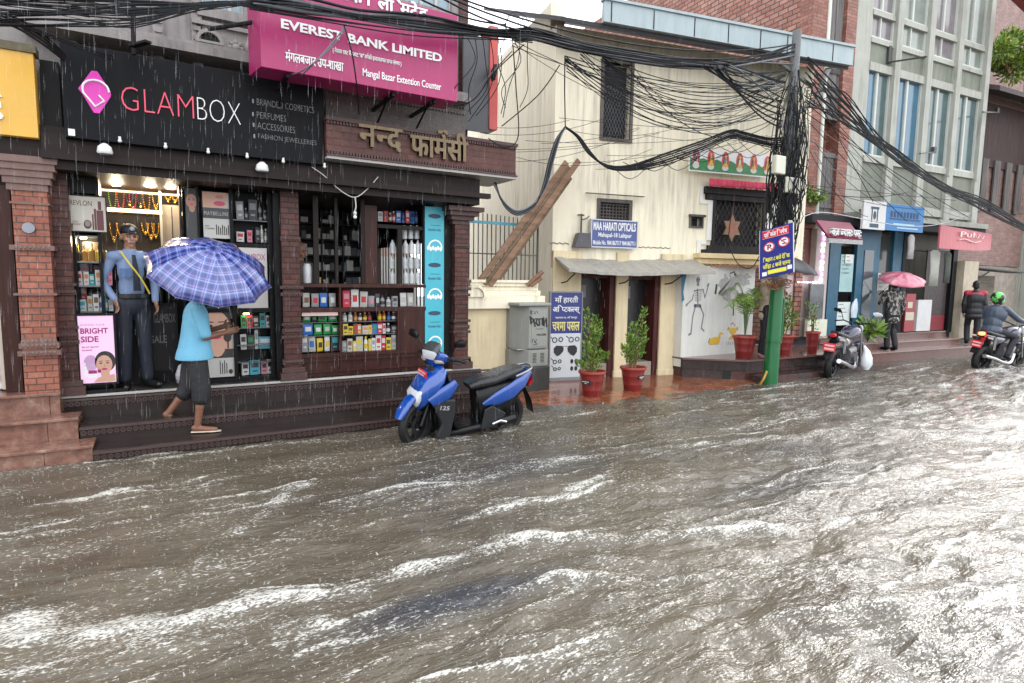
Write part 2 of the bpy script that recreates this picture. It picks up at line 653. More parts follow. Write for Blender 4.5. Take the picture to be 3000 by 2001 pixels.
ridges = [  # crests of the standing waves: points on the photograph carried down on to the water, height, half width, foam
    ([(-40, 1885), (153, 1860), (383, 1838), (600, 1812), (868, 1755), (1123, 1680), (1174, 1660), (1378, 1620), (1582, 1576), (1787, 1572), (1991, 1567), (2093, 1557), (2200, 1540), (2330, 1546), (2470, 1517), (2585, 1510)], .035, .075, 1.0),
    ([(-40, 2000), (160, 1966), (319, 1921), (523, 1902), (766, 1851), (950, 1815)], .02, .06, .75),
    ([(1500, 1743), (1615, 1705), (1819, 1702), (2049, 1692), (2074, 1680), (2200, 1676), (2400, 1655)], .028, .05, .6),
    ([(1679, 1648), (1947, 1645), (2075, 1632), (2200, 1619), (2380, 1610)], .022, .045, .55),
    ([(1250, 1582), (1500, 1581), (1691, 1577), (1947, 1581), (2106, 1565)], .024, .06, .55),
    ([(1420, 1500), (1500, 1475), (1628, 1456), (1723, 1421), (1774, 1396), (1800, 1367)], .026, .06, .7),
    ([(1300, 1400), (1500, 1367), (1691, 1348), (1883, 1329), (1979, 1313), (2138, 1300), (2330, 1278), (2521, 1255)], .028, .07, .7),
    ([(2585, 1396), (2712, 1370), (3000, 1332)], .028, .07, .55),
    ([(-20, 1775), (51, 1765), (191, 1723), (287, 1698), (383, 1675), (485, 1663)], .022, .05, .5),
    ([(530, 1690), (561, 1672), (625, 1596), (734, 1548), (797, 1493), (848, 1436), (893, 1423)], .026, .08, .45),
    ([(1000, 1480), (1085, 1462), (1212, 1430), (1308, 1404), (1493, 1391)], .022, .06, .5),
    ([(2500, 1155), (2648, 1143), (3000, 1105)], .02, .07, .5),
    ([(250, 1880), (480, 1850), (560, 1835)], .045, .10, .9),
    ([(-30, 1850), (40, 1820), (130, 1850)], .05, .10, .9),
    ([(2680, 1630), (2800, 1600), (3010, 1575)], .03, .06, .35),
    ([(2350, 1690), (2600, 1650), (3010, 1640)], .03, .06, .35),
    ([(2480, 1820), (2700, 1760), (3010, 1720)], .03, .07, .35),
    ([(1400, 1890), (1700, 1850), (1950, 1860), (2150, 1840)], .026, .06, .35),
    ([(650, 1945), (750, 1910)], .02, .04, .5),
    ([(300, 1370), (420, 1348), (760, 1312), (1000, 1290), (1150, 1272)], .018, .045, .75),
    ([(0, 1385), (180, 1372), (300, 1366)], .016, .045, .6),
]
foam = np.zeros_like(x_)
rg2 = random.Random(12)
for k in range(170):            # long thin flow lines drawn out by the current
    X0, Y0 = rg2.uniform(-1.2, 13), .95 + 5.6 * rg2.random()
    L0 = rg2.uniform(.5, 2.2) * (1 + .1 * max(X0, 0)); sl0 = rg2.uniform(-.12, .10); cu = rg2.uniform(-.06, .06)
    ridges.append(([(X0 + L0 * i / 5, Y0 + sl0 * L0 * i / 5 + cu * math.sin(i * 1.3)) for i in range(6)], rg2.uniform(.006, .018), rg2.uniform(.016, .032), rg2.choice((.35, .5, .7, .85, .95)), 1))
for px, ht, wd_, fo, *wld in ridges:
    P = px if wld else [PW.gz(a, c_, 0) for a, c_ in px]
    Q = []
    for i in range(len(P) - 1):
        n_ = 3
        for k in range(n_):
            t_ = k / n_
            Q.append((P[i][0] + (P[i + 1][0] - P[i][0]) * t_, P[i][1] + (P[i + 1][1] - P[i][1]) * t_))
    Q.append(P[-1])
    xs_, ys_ = [q[0] for q in Q], [q[1] for q in Q]
    sel = np.nonzero((x_ > min(xs_) - .5) & (x_ < max(xs_) + .5) & (y_ > min(ys_) - .5) & (y_ < max(ys_) + .5))[0]
    X, Y = x_[sel], y_[sel] + .10 * vnoise(x_[sel], y_[sel], 2.3, 1.5, 77) + .03 * vnoise(x_[sel], y_[sel], 9, 6, 78)
    best = np.full(X.shape, 9.0)
    for i in range(len(Q) - 1):
        ax_, ay_ = Q[i]
        dx, dy = Q[i + 1][0] - ax_, Q[i + 1][1] - ay_
        L2 = dx * dx + dy * dy + 1e-9
        t_ = np.clip(((X - ax_) * dx + (Y - ay_) * dy) / L2, 0, 1)
        best = np.minimum(best, np.hypot(X - ax_ - t_ * dx, Y - ay_ - t_ * dy))
    g_ = np.exp(-(best / wd_) ** 2)
    br = .65 + .8 * vnoise(X, Y, 3.1, 3.1, 31)
    h[sel] += ht * g_ * np.clip(br, .2, 1.2)
    foam[sel] = np.maximum(foam[sel], fo * np.exp(-(best / (wd_ * 1.25)) ** 2) * np.clip(br + .15, .25, 1.2))
# broken white water where the flow folds over
foam += np.clip((h - .020) / .03, 0, 1) * .30
for fx_, fy_, fr, fs_ in ((130, 1530, .16, .7), (60, 1510, .14, .6), (215, 1465, .16, .6), (320, 1440, .1, .5), (500, 1620, .12, .3), (800, 1475, .2, .45), (850, 1430, .22, .4), (40, 1830, .35, .7), (2880, 1270, .6, .3), (2900, 1090, .7, .7), (1230, 1292, .22, .9), (1480, 1258, .22, .9), (1360, 1285, .25, .7), (2300, 1128, .3, .6), (2868, 1082, .4, .8), (2450, 1110, .25, .4)):
    cx_, cy_ = PW.gz(fx_, fy_, 0)
    foam += fs_ * np.exp(-(((x_ - cx_) / fr) ** 2 + ((y_ - cy_) / (fr * .45)) ** 2))
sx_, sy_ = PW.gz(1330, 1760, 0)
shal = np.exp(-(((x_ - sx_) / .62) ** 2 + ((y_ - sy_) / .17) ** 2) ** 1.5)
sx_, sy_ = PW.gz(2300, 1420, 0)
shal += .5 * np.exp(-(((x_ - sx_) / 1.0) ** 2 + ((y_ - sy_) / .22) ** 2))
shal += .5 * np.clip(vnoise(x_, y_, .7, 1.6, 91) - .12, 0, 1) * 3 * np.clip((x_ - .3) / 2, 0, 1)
me = bpy.data.meshes.new('flood_water')
nx_, ny_ = len(gx), len(gy)
co = np.stack([x_, y_, h], 1).astype(np.float32)
I = np.arange(nx_ * ny_).reshape(nx_, ny_)
qd = np.stack([I[:-1, :-1], I[1:, :-1], I[1:, 1:], I[:-1, 1:]], -1).reshape(-1, 4)
me.vertices.add(len(co))
me.vertices.foreach_set('co', co.ravel())
me.loops.add(qd.size)
me.loops.foreach_set('vertex_index', qd.ravel().astype(np.int32))
me.polygons.add(len(qd))
me.polygons.foreach_set('loop_start', np.arange(0, qd.size, 4, dtype=np.int32))
me.update(calc_edges=True)
me.shade_smooth()
for nm_, ar in (('foam', foam), ('shallow', shal)):
    at_ = me.attributes.new(nm_, 'FLOAT', 'POINT')
    at_.data.foreach_set('value', np.clip(ar, 0, 1).astype(np.float32))
m, t, bs_ = nmat('flood')
def attr(n):
    a = t.nodes.new('ShaderNodeAttribute')
    a.attribute_name = n
    return a.outputs['Fac']
def mth(op, a, c):
    q = t.nodes.new('ShaderNodeMath')
    q.operation = op
    q.use_clamp = op == 'MULTIPLY_ADD'
    for k, v in enumerate((a, c)):
        if isinstance(v, (int, float)): q.inputs[k].default_value = v
        else: t.links.new(v, q.inputs[k])
    return q.outputs[0]
fl = tc(t, 2.2, 6, 6)
n1 = nz(t, fl, 4.5, 6, .65)
n2 = nz(t, tc(t, 2.2, 5, 5), 22, 4, .6)
fm = mth('ADD', mth('MULTIPLY', attr('foam'), .85), mth('MULTIPLY', mth('SUBTRACT', n1, .5), 1.6))
fm = mth('ADD', fm, mth('MULTIPLY', mth('SUBTRACT', n2, .5), 2.6))
foam_glint_mask = ramp(t, fm, [(.52, 0), (.95, .80)])
gate_ = ramp(t, attr('foam'), [(.05, 0), (.25, 1)])
foam_glint_mask = mth('MULTIPLY', foam_glint_mask, gate_)
glint_flecks = mth('ADD', nz(t, tc(t, 3.2, 8, 6), 9, 3, .55), mth('MULTIPLY', mth('SUBTRACT', nz(t, tc(t, .8, 1.6, 1), 1.3, 3), .5), .35))
foam_glint_mask = mth('MAXIMUM', foam_glint_mask, ramp(t, glint_flecks, [(.615, 0), (.70, .58)]))  # pale flecks painted into the colour, standing for floating foam and small glints
mud = ramp(t, nz(t, tc(t, .5, 1.3, 1), 1.6, 5), [(.3, (.058, .047, .031)), (.7, (.110, .093, .067))])
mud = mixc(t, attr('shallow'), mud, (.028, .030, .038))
c = mixc(t, foam_glint_mask, mud, (.62, .62, .58))
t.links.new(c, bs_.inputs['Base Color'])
rr = t.nodes.new('ShaderNodeMapRange')
t.links.new(foam_glint_mask, rr.inputs[0])
rr.inputs[3].default_value = .045
rr.inputs[4].default_value = .6
t.links.new(rr.outputs[0], bs_.inputs['Roughness'])
bs_.inputs['IOR'].default_value = 1.55
b1 = t.nodes.new('ShaderNodeBump')
b1.inputs['Strength'].default_value = .9
b1.inputs['Distance'].default_value = .020
t.links.new(nz(t, tc(t, 8, 25, 8), 1.0, 4, .6), b1.inputs['Height'])
b3 = t.nodes.new('ShaderNodeBump')
b3.inputs['Strength'].default_value = .7
b3.inputs['Distance'].default_value = .009
t.links.new(nz(t, tc(t, 26, 66, 20), 1.0, 3, .5), b3.inputs['Height'])
t.links.new(b1.outputs[0], b3.inputs['Normal'])
b2 = t.nodes.new('ShaderNodeBump')
b2.inputs['Strength'].default_value = .35
b2.inputs['Distance'].default_value = .004
vo = t.nodes.new('ShaderNodeTexVoronoi')
vo.inputs['Scale'].default_value = 17
t.links.new(tc(t), vo.inputs['Vector'])
t.links.new(vo.outputs['Distance'], b2.inputs['Height'])
t.links.new(b3.outputs[0], b2.inputs['Normal'])
t.links.new(b2.outputs[0], bs_.inputs['Normal'])
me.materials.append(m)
o = bpy.data.objects.new('flood_water', me)
COL.objects.link(o)
o['kind'] = 'structure'

# ================================================================ BRICK SHOP BUILDING (both shops)
wetbrick = brick('dark_red_brick', (.075, .024, .02), (.115, .04, .03), (.03, .018, .016), .15, .062, .006, .42, .45)
palebrick = brick('rosy_brick', (.30, .10, .065), (.38, .15, .10), (.12, .07, .06), .13, .06, .006, .5, .35)
carved = mat('carved_brick', (.06, .026, .022), .5, .4, 30, .5, 60)
greywall = mat('grey_rendered_wall', (.24, .215, .21), .6, .25, 5, .35, 35, streak=.8, dirt=(.05, .05, .05))
darkwood = wood('dark_lintel_wood', (.02, .010, .009), None, .5, 14, 'x')
brownwood = wood('brown_shop_wood', (.055, .018, .013), None, .4, 16)
blackmet = mat('black_metal', (.007, .007, .008), .5, .2, spec=.2)
greymet = mat('grey_metal', (.2, .2, .21), .4, .2, metal=.6)
whitepl = mat('white_plastic', (.7, .7, .68), .35, .05)
cream = mat('cream_trim', (.55, .5, .4), .6, .15)
pane = mat('dim_window_glass', (.06, .075, .085), .08, .3, 2, spec=.8)

SB = thing('shop_building', 'dark brick building with the two open shops and a grey carved upper wall', 'building', PS, (1.4, 0, 0))
rr_ = PS.rc
w1 = rr_(590, -30, 715, 50, 0)
w2 = rr_(1150, -40, 1325, 45, 0)
hol = []
b = MB()
b.wall(-4.5, 3.47, 2.95, 7.5, 0, .3, [(w1[0], w1[1], w1[2], 7), (w2[0], w2[1], w2[2], 7)])
b.box(-4.5, 3.47, 0.3, 6, 7.35, 7.5)
b.box(3.25, 3.47, .3, 6, 2.66, 7.35)
b.build('wall', greywall, SB)
b = MB(); b.box(3.472, 3.60, -.02, .3, 2.99, 7.5); b.build('brick_pier', wetbrick, SB)
for (a, c_, d, e), nn in ((w1, 3), (w2, 4)):
    b = MB()
    for k in range(nn + 1):
        x = a + (c_ - a) * k / nn
        b.box(x - .018, x + .018, .06, .12, d, 7)
    b.box(a, c_, .055, .125, d, d + .04)
    b.box(a, c_, .055, .125, d + .55, d + .58)
    wo = b.build('window', mat('pale_window_frame', (.42, .42, .4), .5), SB)
    b = MB()
    b.box(a, c_, .085, .09, d, 7)
    b.build('pane', mat('pale_blue_pane', (.25, .33, .38), .1, .2), wo)
    b = MB()
    b.box(a - .05, c_ + .05, -.08, -.002, d - .1, d)
    b.build('sill', greywall, wo)
# pilaster strips of the upper wall and the carved wheel panels
b = MB()
for px in (210, 462, 575, 850):
    u, z = PS.at(px, 60)
    b.box(u - .05, u + .05, -.05, -.002, 3.4, 7.3)
    for k in range(26):
        b.box(u - .035, u + .035, -.068, -.05, 3.5 + k * .09, 3.545 + k * .09)
b.build('pilaster', greywall, SB)
for px, py in ((275, 70), (650, 140)):
    u, z = PS.at(px, py)
    b = MB()
    b.box(u - .24, u + .28, -.05, -.002, z - .16, z + .17)
    b.box(u - .28, u + .33, -.09, -.002, z + .17, z + .21)
    b.box(u - .28, u + .33, -.09, -.002, z - .21, z - .16)
    fr = b.build('carved_panel', mat('carved_stone', (.23, .21, .2), .6, .3, 20, .5, 60), SB)
    b = MB()
    b.ring(u - .12, z, .135, .035, -.10, -.05, 24)
    b.box(u - .25, u + .01, -.11, -.06, z - .012, z + .012)
    for k in range(8):
        g = k * PI / 4
        b.sphere((u + .13 + .05 * math.cos(g), -.06, z + .06 * math.sin(g)), .028, 6)
    b.sphere((u + .13, -.07, z), .045, 7)
    b.sphere((u + .26, -.06, z + .03), .05, 6, 1, .6, 1.4)
    b.build('wheel_relief', MATS['carved_stone'], fr, smooth=True)
    b = MB()
    b.disc(u - .12, z, .1, .1, -.056, -.0515, 20)
    b.build('hollow', blackmet, fr)
# ledge over the signs
b = MB()
b.box(-.95, 3.47, -.36, -.002, 3.90, 3.98)
b.box(-.95, 3.47, -.3, -.002, 3.98, 4.03)
b.build('ledge', greywall, SB)
b = MB()
b.box(1.72, 3.47, -.22, -.003, 3.5, 3.9)
for k in range(42):
    b.sphere((1.76 + k * .041, -.23, 3.86), .017, 5)
    b.sphere((1.76 + k * .041, -.23, 3.78), .012, 5)
b.build('frieze', mat('dirty_frieze', (.11, .1, .09), .7, .4, 20, .6, 50), SB)
# lintel over the openings and ceiling slabs of the shops
b = MB()
b.box(-.85, 3.63, -.32, .3, 2.66, 2.98)
b.box(-.85, 3.75, -.40, -.321, 2.74, 2.80)
b.box(-.85, 3.63, .301, 3.2, 2.66, 2.98)
b.build('lintel', darkwood, SB)
# shop rooms
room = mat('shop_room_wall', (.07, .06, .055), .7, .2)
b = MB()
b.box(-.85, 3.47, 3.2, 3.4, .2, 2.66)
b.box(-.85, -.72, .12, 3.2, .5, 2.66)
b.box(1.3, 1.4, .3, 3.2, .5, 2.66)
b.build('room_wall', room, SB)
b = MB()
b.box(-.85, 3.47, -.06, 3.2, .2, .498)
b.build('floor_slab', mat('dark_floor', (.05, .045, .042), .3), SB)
# pillars with moulded bands
def pillar(x0, x1, w0, w1, zb, zt, bands, m, base=.05):
    b = MB()
    b.box(x0, x1, w0, w1, zb, zt)
    p = b.build('pillar', m, SB)
    c = MB()
    for z, hh, pr in bands:
        c.box(x0 - pr, x1 + pr, w0 - pr, w1, z - hh / 2, z + hh / 2)
        n = 6
        for k in range(n):
            uu = x0 + (x1 - x0) * (k + .5) / n
            c.sphere((uu, w0 - pr, z), hh * .42, 5, 1, .5, .9)
    c.box(x0 - base, x1 + base, w0 - base, w1, zb, zb + .09)
    c.box(x0 - base * .6, x1 + base * .6, w0 - base * .6, w1, zb + .091, zb + .15)
    c.build('moulding', carved, p)
    return p
bandz = lambda px, ys, w: [(PS.at(px, y, w)[1], h_, p_) for y, h_, p_ in ys]
pillar(1.235, 1.43, -.07, .28, .505, 2.66, bandz(858, [(700, .05, .012), (842, .035, .03), (862, .04, .025), (950, .03, .02), (970, .06, .015), (987, .035, .025), (1060, .06, .02)], -.07), wetbrick)
pillar(3.40, 3.60, -.07, .28, .505, 2.66, bandz(1350, [(720, .05, .012), (846, .04, .03), (864, .04, .02), (940, .035, .025), (958, .055, .015), (972, .035, .025), (1058, .05, .03)], -.07), wetbrick)
pillar(-.86, -.70, -.07, .28, .505, 2.66, bandz(180, [(660, .05, .012), (833, .03, .02), (856, .05, .018), (960, .03, .02), (983, .06, .015), (1003, .04, .02)], -.07), wetbrick)
b = MB()
for k in range(4):
    b.box(3.36 - .04 * k, 3.60 + .05 * k, -.08 - .05 * k, .28, 2.42 + .055 * k, 2.475 + .055 * k)
b.build('corbel', carved, SB)
# carved stone steps
ST = thing('entrance_steps', 'wet dark carved steps running along both open shops', 'steps', PW, (1.6, 6.8, 0))
stone = mat('wet_dark_stone', (.026, .018, .016), .2, .5, 6, .12, 30, spec=.3)
b = MB()
X0, X1 = -.56, 3.95
b.box(X0, X1, 6.47, 6.86, -.3, .105)
b.box(X0 - .12, X1 - .05, 6.80, 7.3, -.3, .27)
b.box(X0 - .3, X1 - .15, 7.22, 7.3, -.3, .478)
b.build('tread', stone, ST, bevel=.006)
b = MB()
for yy, zz_, xa_ in ((6.47, .105, X0), (6.80, .27, X0 - .12), (7.22, .478, X0 - .3)):
    b.box(xa_, X1, yy - .022, yy - .003, zz_ - .03, zz_ - .008)
    n = int((X1 - xa_) / .052)
    for k in range(n):
        u = xa_ + .03 + k * .052
        b.ring(u, zz_ - .062, .023, .009, yy - .016, yy - .003, 9)
        b.sphere((u, yy - .006, zz_ - .062), .009, 4)
    for k in range(n * 2):
        b.box(xa_ + k * .026, xa_ + .014 + k * .026, yy - .028, yy - .022, zz_ - .028, zz_ - .012)
b.build('carved_band', mat('carved_step_edge', (.07, .042, .038), .35, .5, 25), ST, smooth=True)
b = MB()
b.box(X0 - .3, X1 - .2, 7.20, 7.25, .48, .505)
b.build('nosing', mat('pale_stone_edge', (.42, .41, .38), .2, .2, 9), ST, bevel=.004)

# ---- shop building to the left: brick pillar, door frame, marble panel, steps
LB = thing('marble_shop', 'edge of the neighbouring shop with a rosy brick pillar and marble door panel', 'building', PS, (-1.4, -.25, 0))
b = MB()
b.box(-1.10, -.84, -.25, .25, .58, 2.45)
p_ = b.build('pillar', palebrick, LB)
b = MB()
for py, hh, pr in ((600, .02, .015), (728, .045, .035), (862, .022, .03), (1000, .07, .0), (1011, .05, .02), (1032, .045, .03)):
    z = PS.at(150, py, -.25)[1]
    b.box(-1.10 - pr, -.84 + pr, -.25 - pr - .004, .25, z - hh / 2, z + hh / 2)
    for k in range(8):
        if hh > .03: b.sphere((-1.085 + k * .033, -.25 - pr - .004, z), hh * .4, 5, .8, .5, 1)
for k in range(5):
    b.box(-1.13 - .022 * k, -.83 + .022 * k, -.27 - .02 * k, .25, 2.45 + .06 * k, 2.51 + .06 * k)
b.each('moulding', mat('pillar_moulding', (.16, .09, .075), .5, .4, 30), p_)
b = MB()
u, z = PS.at(84, 668, -.25)
b.lathe([(.048, -.012), (.052, 0), (.042, .012), (.03, .012), (.026, .02), (.001, .022)], (u, -.256, z), 18, 'y')
b.build('bell_disc', mat('pewter', (.22, .23, .26), .35, .2, metal=.6), p_, smooth=True)
b = MB()
b.box(-1.26, -1.13, -.12, .2, .585, 2.5)
b.build('door_frame', brownwood, LB)
b = MB()
b.box(-2.6, -1.30, .02, .06, .6, 2.5)
m_, t_, bb_ = nmat('veined_marble')
v_ = nz(t_, tc(t_, 1, 1, .6), 3.5, 8, .7)
t_.links.new(ramp(t_, v_, [(.36, (.25, .1, .1)), (.46, (.5, .42, .42)), (.56, (.66, .66, .66))]), bb_.inputs['Base Color'])
bb_.inputs['Roughness'].default_value = .3
b.build('marble_panel', m_, LB)
b = MB()
b.box(-1.30, -1.262, -.03, .1, .6, 2.5)
b.build('edge_strip', cream, LB)
b = MB()
b.box(-4, -.66, -.27, .6, 2.76, 3.05)
b.box(-4, -.86, .2, .6, .4, 2.76)
b.build('lintel', darkwood, LB)
m_, t_, bb_ = nmat('red_marble')
v_ = nz(t_, tc(t_, 1, 1, 1), 5, 9, .7)
v2_ = nz(t_, tc(t_, 1, 1, 1), 14, 6, .6)
cc_ = ramp(t_, v_, [(.3, (.10, .045, .035)), (.5, (.22, .105, .075)), (.62, (.30, .18, .135)), (.72, (.5, .42, .35))])
t_.links.new(mixc(t_, 1.0, cc_, ramp(t_, v2_, [(.3, .7), (.7, 1.1)]), 'MULTIPLY'), bb_.inputs['Base Color'])
bb_.inputs['Roughness'].default_value = .22
MS = thing('marble_steps', 'polished red marble steps at the left edge, washed by the flood', 'steps', PW, (-1.5, 6.8, 0))
b = MB()
for x1, y0, z in ((-.565, 6.5, .16), (-.69, 6.78, .37), (-.84, 7.0, .58)):
    k = -3.2
    while k < x1:
        b.box(k + .003, min(k + .38, x1), y0 + .02, 7.6, -.3 if z < .2 else z - .22, z - .03)
        k += .38
b.build('riser', m_, MS, bevel=.003)
b = MB()
for x1, y0, z in ((-.555, 6.485, .16), (-.68, 6.765, .37), (-.83, 6.985, .58)):
    b.box(-3.2, x1, y0, 7.6 if z > .5 else y0 + .3, z - .028, z)
b.build('tread', m_, MS, bevel=.005)

# ================================================================ LOW CREAM WALL, FENCE, YELLOW BUILDING
plaster = mat('cream_plaster', (.87, .80, .62), .7, .12, 1.1, .2, 30, streak=1.0, dirt=(.38, .34, .27))
plaster2 = mat('yellow_plaster', (.70, .59, .38), .7, .2, 2, .3, 30, streak=.8, dirt=(.3, .24, .15))
LW = thing('low_wall', 'low cream plaster wall with moulded coping between the shop and the cabinet', 'wall', PS, (4.5, .55, 0))
b = MB()
b.box(3.47, 5.22, .62, .85, -.1, 1.27)
b.build('wall', plaster2, LW)
b = MB()
for z0, z1, p in ((1.27, 1.46, .10), (1.461, 1.54, .05), (1.541, 1.60, .02), (1.601, 1.655, .05), (1.656, 1.70, .08)):
    b.box(3.60 if z0 < 1.4 else 3.95, 5.24 - (z0 - 1.27) * .3, .62 - p, .85 + p * .3, z0, z1)
b.build('coping', plaster, LW, bevel=.008)
b = MB()
u, z = PS.at(1392, 866, .5)
b.disc(u, z - .02, .15, .17, .48, .80, 18, 0, PI)
b.ring(u, z - .02, .165, .04, .45, .48, 18, 0, PI, 1.1)
b.build('round_end', plaster, LW, smooth=True)
b = MB()
u, z = PS.at(1490, 925, .62)
b.ring(u, z, .03, .012, .60, .619, 14)
b.build('ring_bolt', MATS['pale_stone_edge'], LW)

m_rust = mat('dark_rail_paint', (.05, .05, .05), .5, .5, 30)
FE = thing('fence', 'tall thin iron bar fence with a turquoise top rail above the cream wall', 'fence', PS, (4.5, .75, 1.65))
a0 = PS.at(1370, 648, .75); a1 = PS.at(1576, 661, .75)
b = MB()
b.box(a0[0] - .25, a1[0], .735, .765, a0[1] - .02, a0[1] + .02)
b.build('rail', mat('turquoise_paint', (.08, .33, .42), .5, .2), FE)
b = MB()
zl = PS.at(1470, 745, .75)[1]
b.box(a0[0] - .25, a1[0], .74, .76, zl - .008, zl + .008)
b.build('rail', m_rust, FE)
n = 20
for k in range(n):
    x = a0[0] - .2 + (a1[0] - a0[0] + .2) * k / (n - 1)
    b = MB()
    b.tube([(x, .75, 1.62), (x, .75, a0[1] + .16 - .004 * k)], .0085 if k < n - 1 else .018, 6)
    b.build('bar', m_rust, FE)

YB = thing('yellow_building', 'pale yellow plastered house with a grey eave, barred windows and two dark doorways', 'building', PG, (2.4, .1, 0))
rg = PG.rc
tw = rg(1770, 180, 1842, 410)
sw = rg(1758, 592, 1840, 652)
ow = rg(2096, 560, 2226, 748)
tn = rg(2023, 636, 2054, 664)
d1 = rg(1697, 800, 1797, 1085)
d2 = rg(1833, 805, 1927, 1075)
ztop = 5.75
b = MB()
ugl, _ = PG.at(1995, 900)
b.wall(0, ugl, .0, 2.0, 0, .25, [(d1[0], d1[1], 0, d1[3]), (d2[0], d2[1], 0, d2[3])])
b.wall(0, 5.3, 2.0, ztop, 0, .25, [tw, sw, ow, tn])
b.box(0, .25, .251, 7, 0, 6.2)
b.build('wall', plaster, YB)
# pilaster columns on the ground floor
for x0, x1, top in ((1613, 1695, 752), (1797, 1832, 800), (1926, 1992, 800)):
    a = PG.at(x0, 1000)[0]; c_ = PG.at(x1, 1000)[0]
    b = MB()
    b.box(a, c_, -.05, -.003, .03, 2.2)
    b.box(a - .012, c_ + .012, -.065, -.003, .0, .14)
    b.build('column', plaster2, YB, bevel=.008)
# string mouldings: broken render band above the canopy
bx = mat('bare_brick_patch', (.3, .2, .15), .8, .4, 30, .5)
b = MB()
a = rg(1612, 735, 1665, 785)
b.box(a[0] + .02, a[1], -.012, -.003, a[2], a[3])
b.build('bare_patch', bx, YB)
b = MB()
a = rg(1610, 712, 1690, 722)
b.tube([(a[0] + k * .035, -.004, a[3] - .012 * math.sin(k * 2.1)) for k in range(11)], .008, 5)
a = rg(1870, 724, 1985, 735)
b.tube([(a[0] + k * .05, -.004, a[3] - .012 * math.sin(k * 2.7)) for k in range(14)], .007, 5)
b.build('crack', mat('crack_dark', (.12, .1, .08), .9), YB)
# tall barred window
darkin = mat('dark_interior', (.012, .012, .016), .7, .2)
oldwood = wood('weathered_grey_wood', (.16, .14, .13), (.05, .045, .045), .65, 20)
def framed(o_, h, fr, dep, frm, label=None):
    a, c_, d, e = h
    b = MB()
    b.box(a - fr, a, -.03, dep, d - fr, e + fr); b.box(c_, c_ + fr, -.03, dep, d - fr, e + fr)
    b.box(a, c_, -.03, dep, d - fr, d); b.box(a, c_, -.03, dep, e, e + fr)
    w = b.build('window', frm, o_)
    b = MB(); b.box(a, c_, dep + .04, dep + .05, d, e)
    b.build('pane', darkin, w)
    return w
w = framed(YB, tw, .05, .1, oldwood)
b = MB()
a, c_, d, e = tw
for k in range(-9, 8):
    for s in (1, -1):
        P = []
        for i in range(21):
            q = i / 20
            x = a + (c_ - a) * q
            z = d + .12 + k * .12 + (s * (x - a) * 2.1 if s > 0 else (c_ - x) * 2.1) + .35
            if d < z < e - .35: P.append((x, .06, z))
        if len(P) > 1: b.tube(P, .006, 4)
b.build('grille', mat('iron_grille', (.07, .07, .075), .5), w)
w = framed(YB, sw, .06, .1, oldwood)
b = MB()
a, c_, d, e = sw
for k in range(9):
    x = a + (c_ - a) * (k + .5) / 9
    b.box(x - .008, x + .008, .04, .06, d, e)
for k in range(6):
    z = d + (e - d) * (k + .5) / 6
    b.box(a, c_, .035, .062, z - .008, z + .008)
b.build('lattice', oldwood, w)
b = MB()
a = rg(1712, 560, 1882, 577)
b.box(a[0], a[1], -.09, -.031, a[2] - .01, a[3] - .03)
b.build('lintel', oldwood, w)
w = framed(YB, tn, .03, .08, oldwood)
b = MB(); a = rg(2015, 628, 2063, 637); b.box(a[0], a[1], -.06, -.031, a[2], a[3]); b.build('lintel', oldwood, w)
# ornate lattice window with stepped dark wings
b = MB()
a, c_, d, e = ow
b.box(a - .06, a, -.04, .1, d, e); b.box(c_, c_ + .06, -.04, .1, d, e)
b.box(a - .27, c_ + .28, -.10, .1, e - .06, e + .06)
b.box(a - .22, c_ + .24, -.06, .1, e - .16, e - .061)
b.box(a - .27, c_ + .30, -.07, .1, d, d + .07)
b.box(a - .14, c_ + .16, -.05, .1, d + .071, d + .15)
w = b.build('window', wood('black_carved_wood', (.03, .026, .026), None, .6, 20), YB)
b = MB(); b.box(a, c_, .14, .15, d, e); b.build('pane', darkin, w)
b = MB()
for k in range(-16, 17):
    for s in (1, -1):
        x0 = a + .10 * k; L = e - d - .05
        p, q = (x0, .03, d), (x0 + s * L * .6, .03, d + L)
        pts = [Vector(p).lerp(Vector(q), i / 24) for i in range(25)]
        pts = [p_ for p_ in pts if a < p_.x < c_]
        if len(pts) > 1: b.tube([pts[0], pts[-1]], .009, 4)
b.build('lattice', wood('lattice_wood', (.07, .06, .055), None, .6, 20), w)
wt = mat('white_trim', (.78, .77, .72), .6, .06, 5)
b = MB()
b.box(a - .16, a - .061, -.025, -.003, d + .24, e - .17); b.box(a - .34, a - .275, -.025, -.003, e - .17, e + .06)
b.box(a - .34, a - .165, -.028, -.003, e - .24, e - .17)
b.box(a - .36, a - .275, -.025, -.003, d, d + .24); b.box(a - .275, a - .165, -.026, -.003, d + .16, d + .24)
b.box(c_ + .061, c_ + .30, -.025, -.003, d + .16, e - .17)
b.each('trim', wt, w)
a = rg(2030, 752, 2240, 768)
b = MB()
zL = d
b.box(a[0], 5.0, -.20, -.003, zL - .09, zL - .002)
b.box(a[0] + .03, 5.0, -.13, -.003, zL - .19, zL - .091)
b.build('ledge', mat('yellow_ledge', (.72, .56, .30), .6, .08, streak=.3), YB, bevel=.006)
b = MB()
x = a[0] + .35
while x < 4.4:
    b.ring(x, zL - .191, .05, .014, -.128, -.10, 10, PI, 2 * PI)
    x += .105
b.build('scallop_trim', mat('terracotta_trim', (.5, .22, .14), .6), YB)
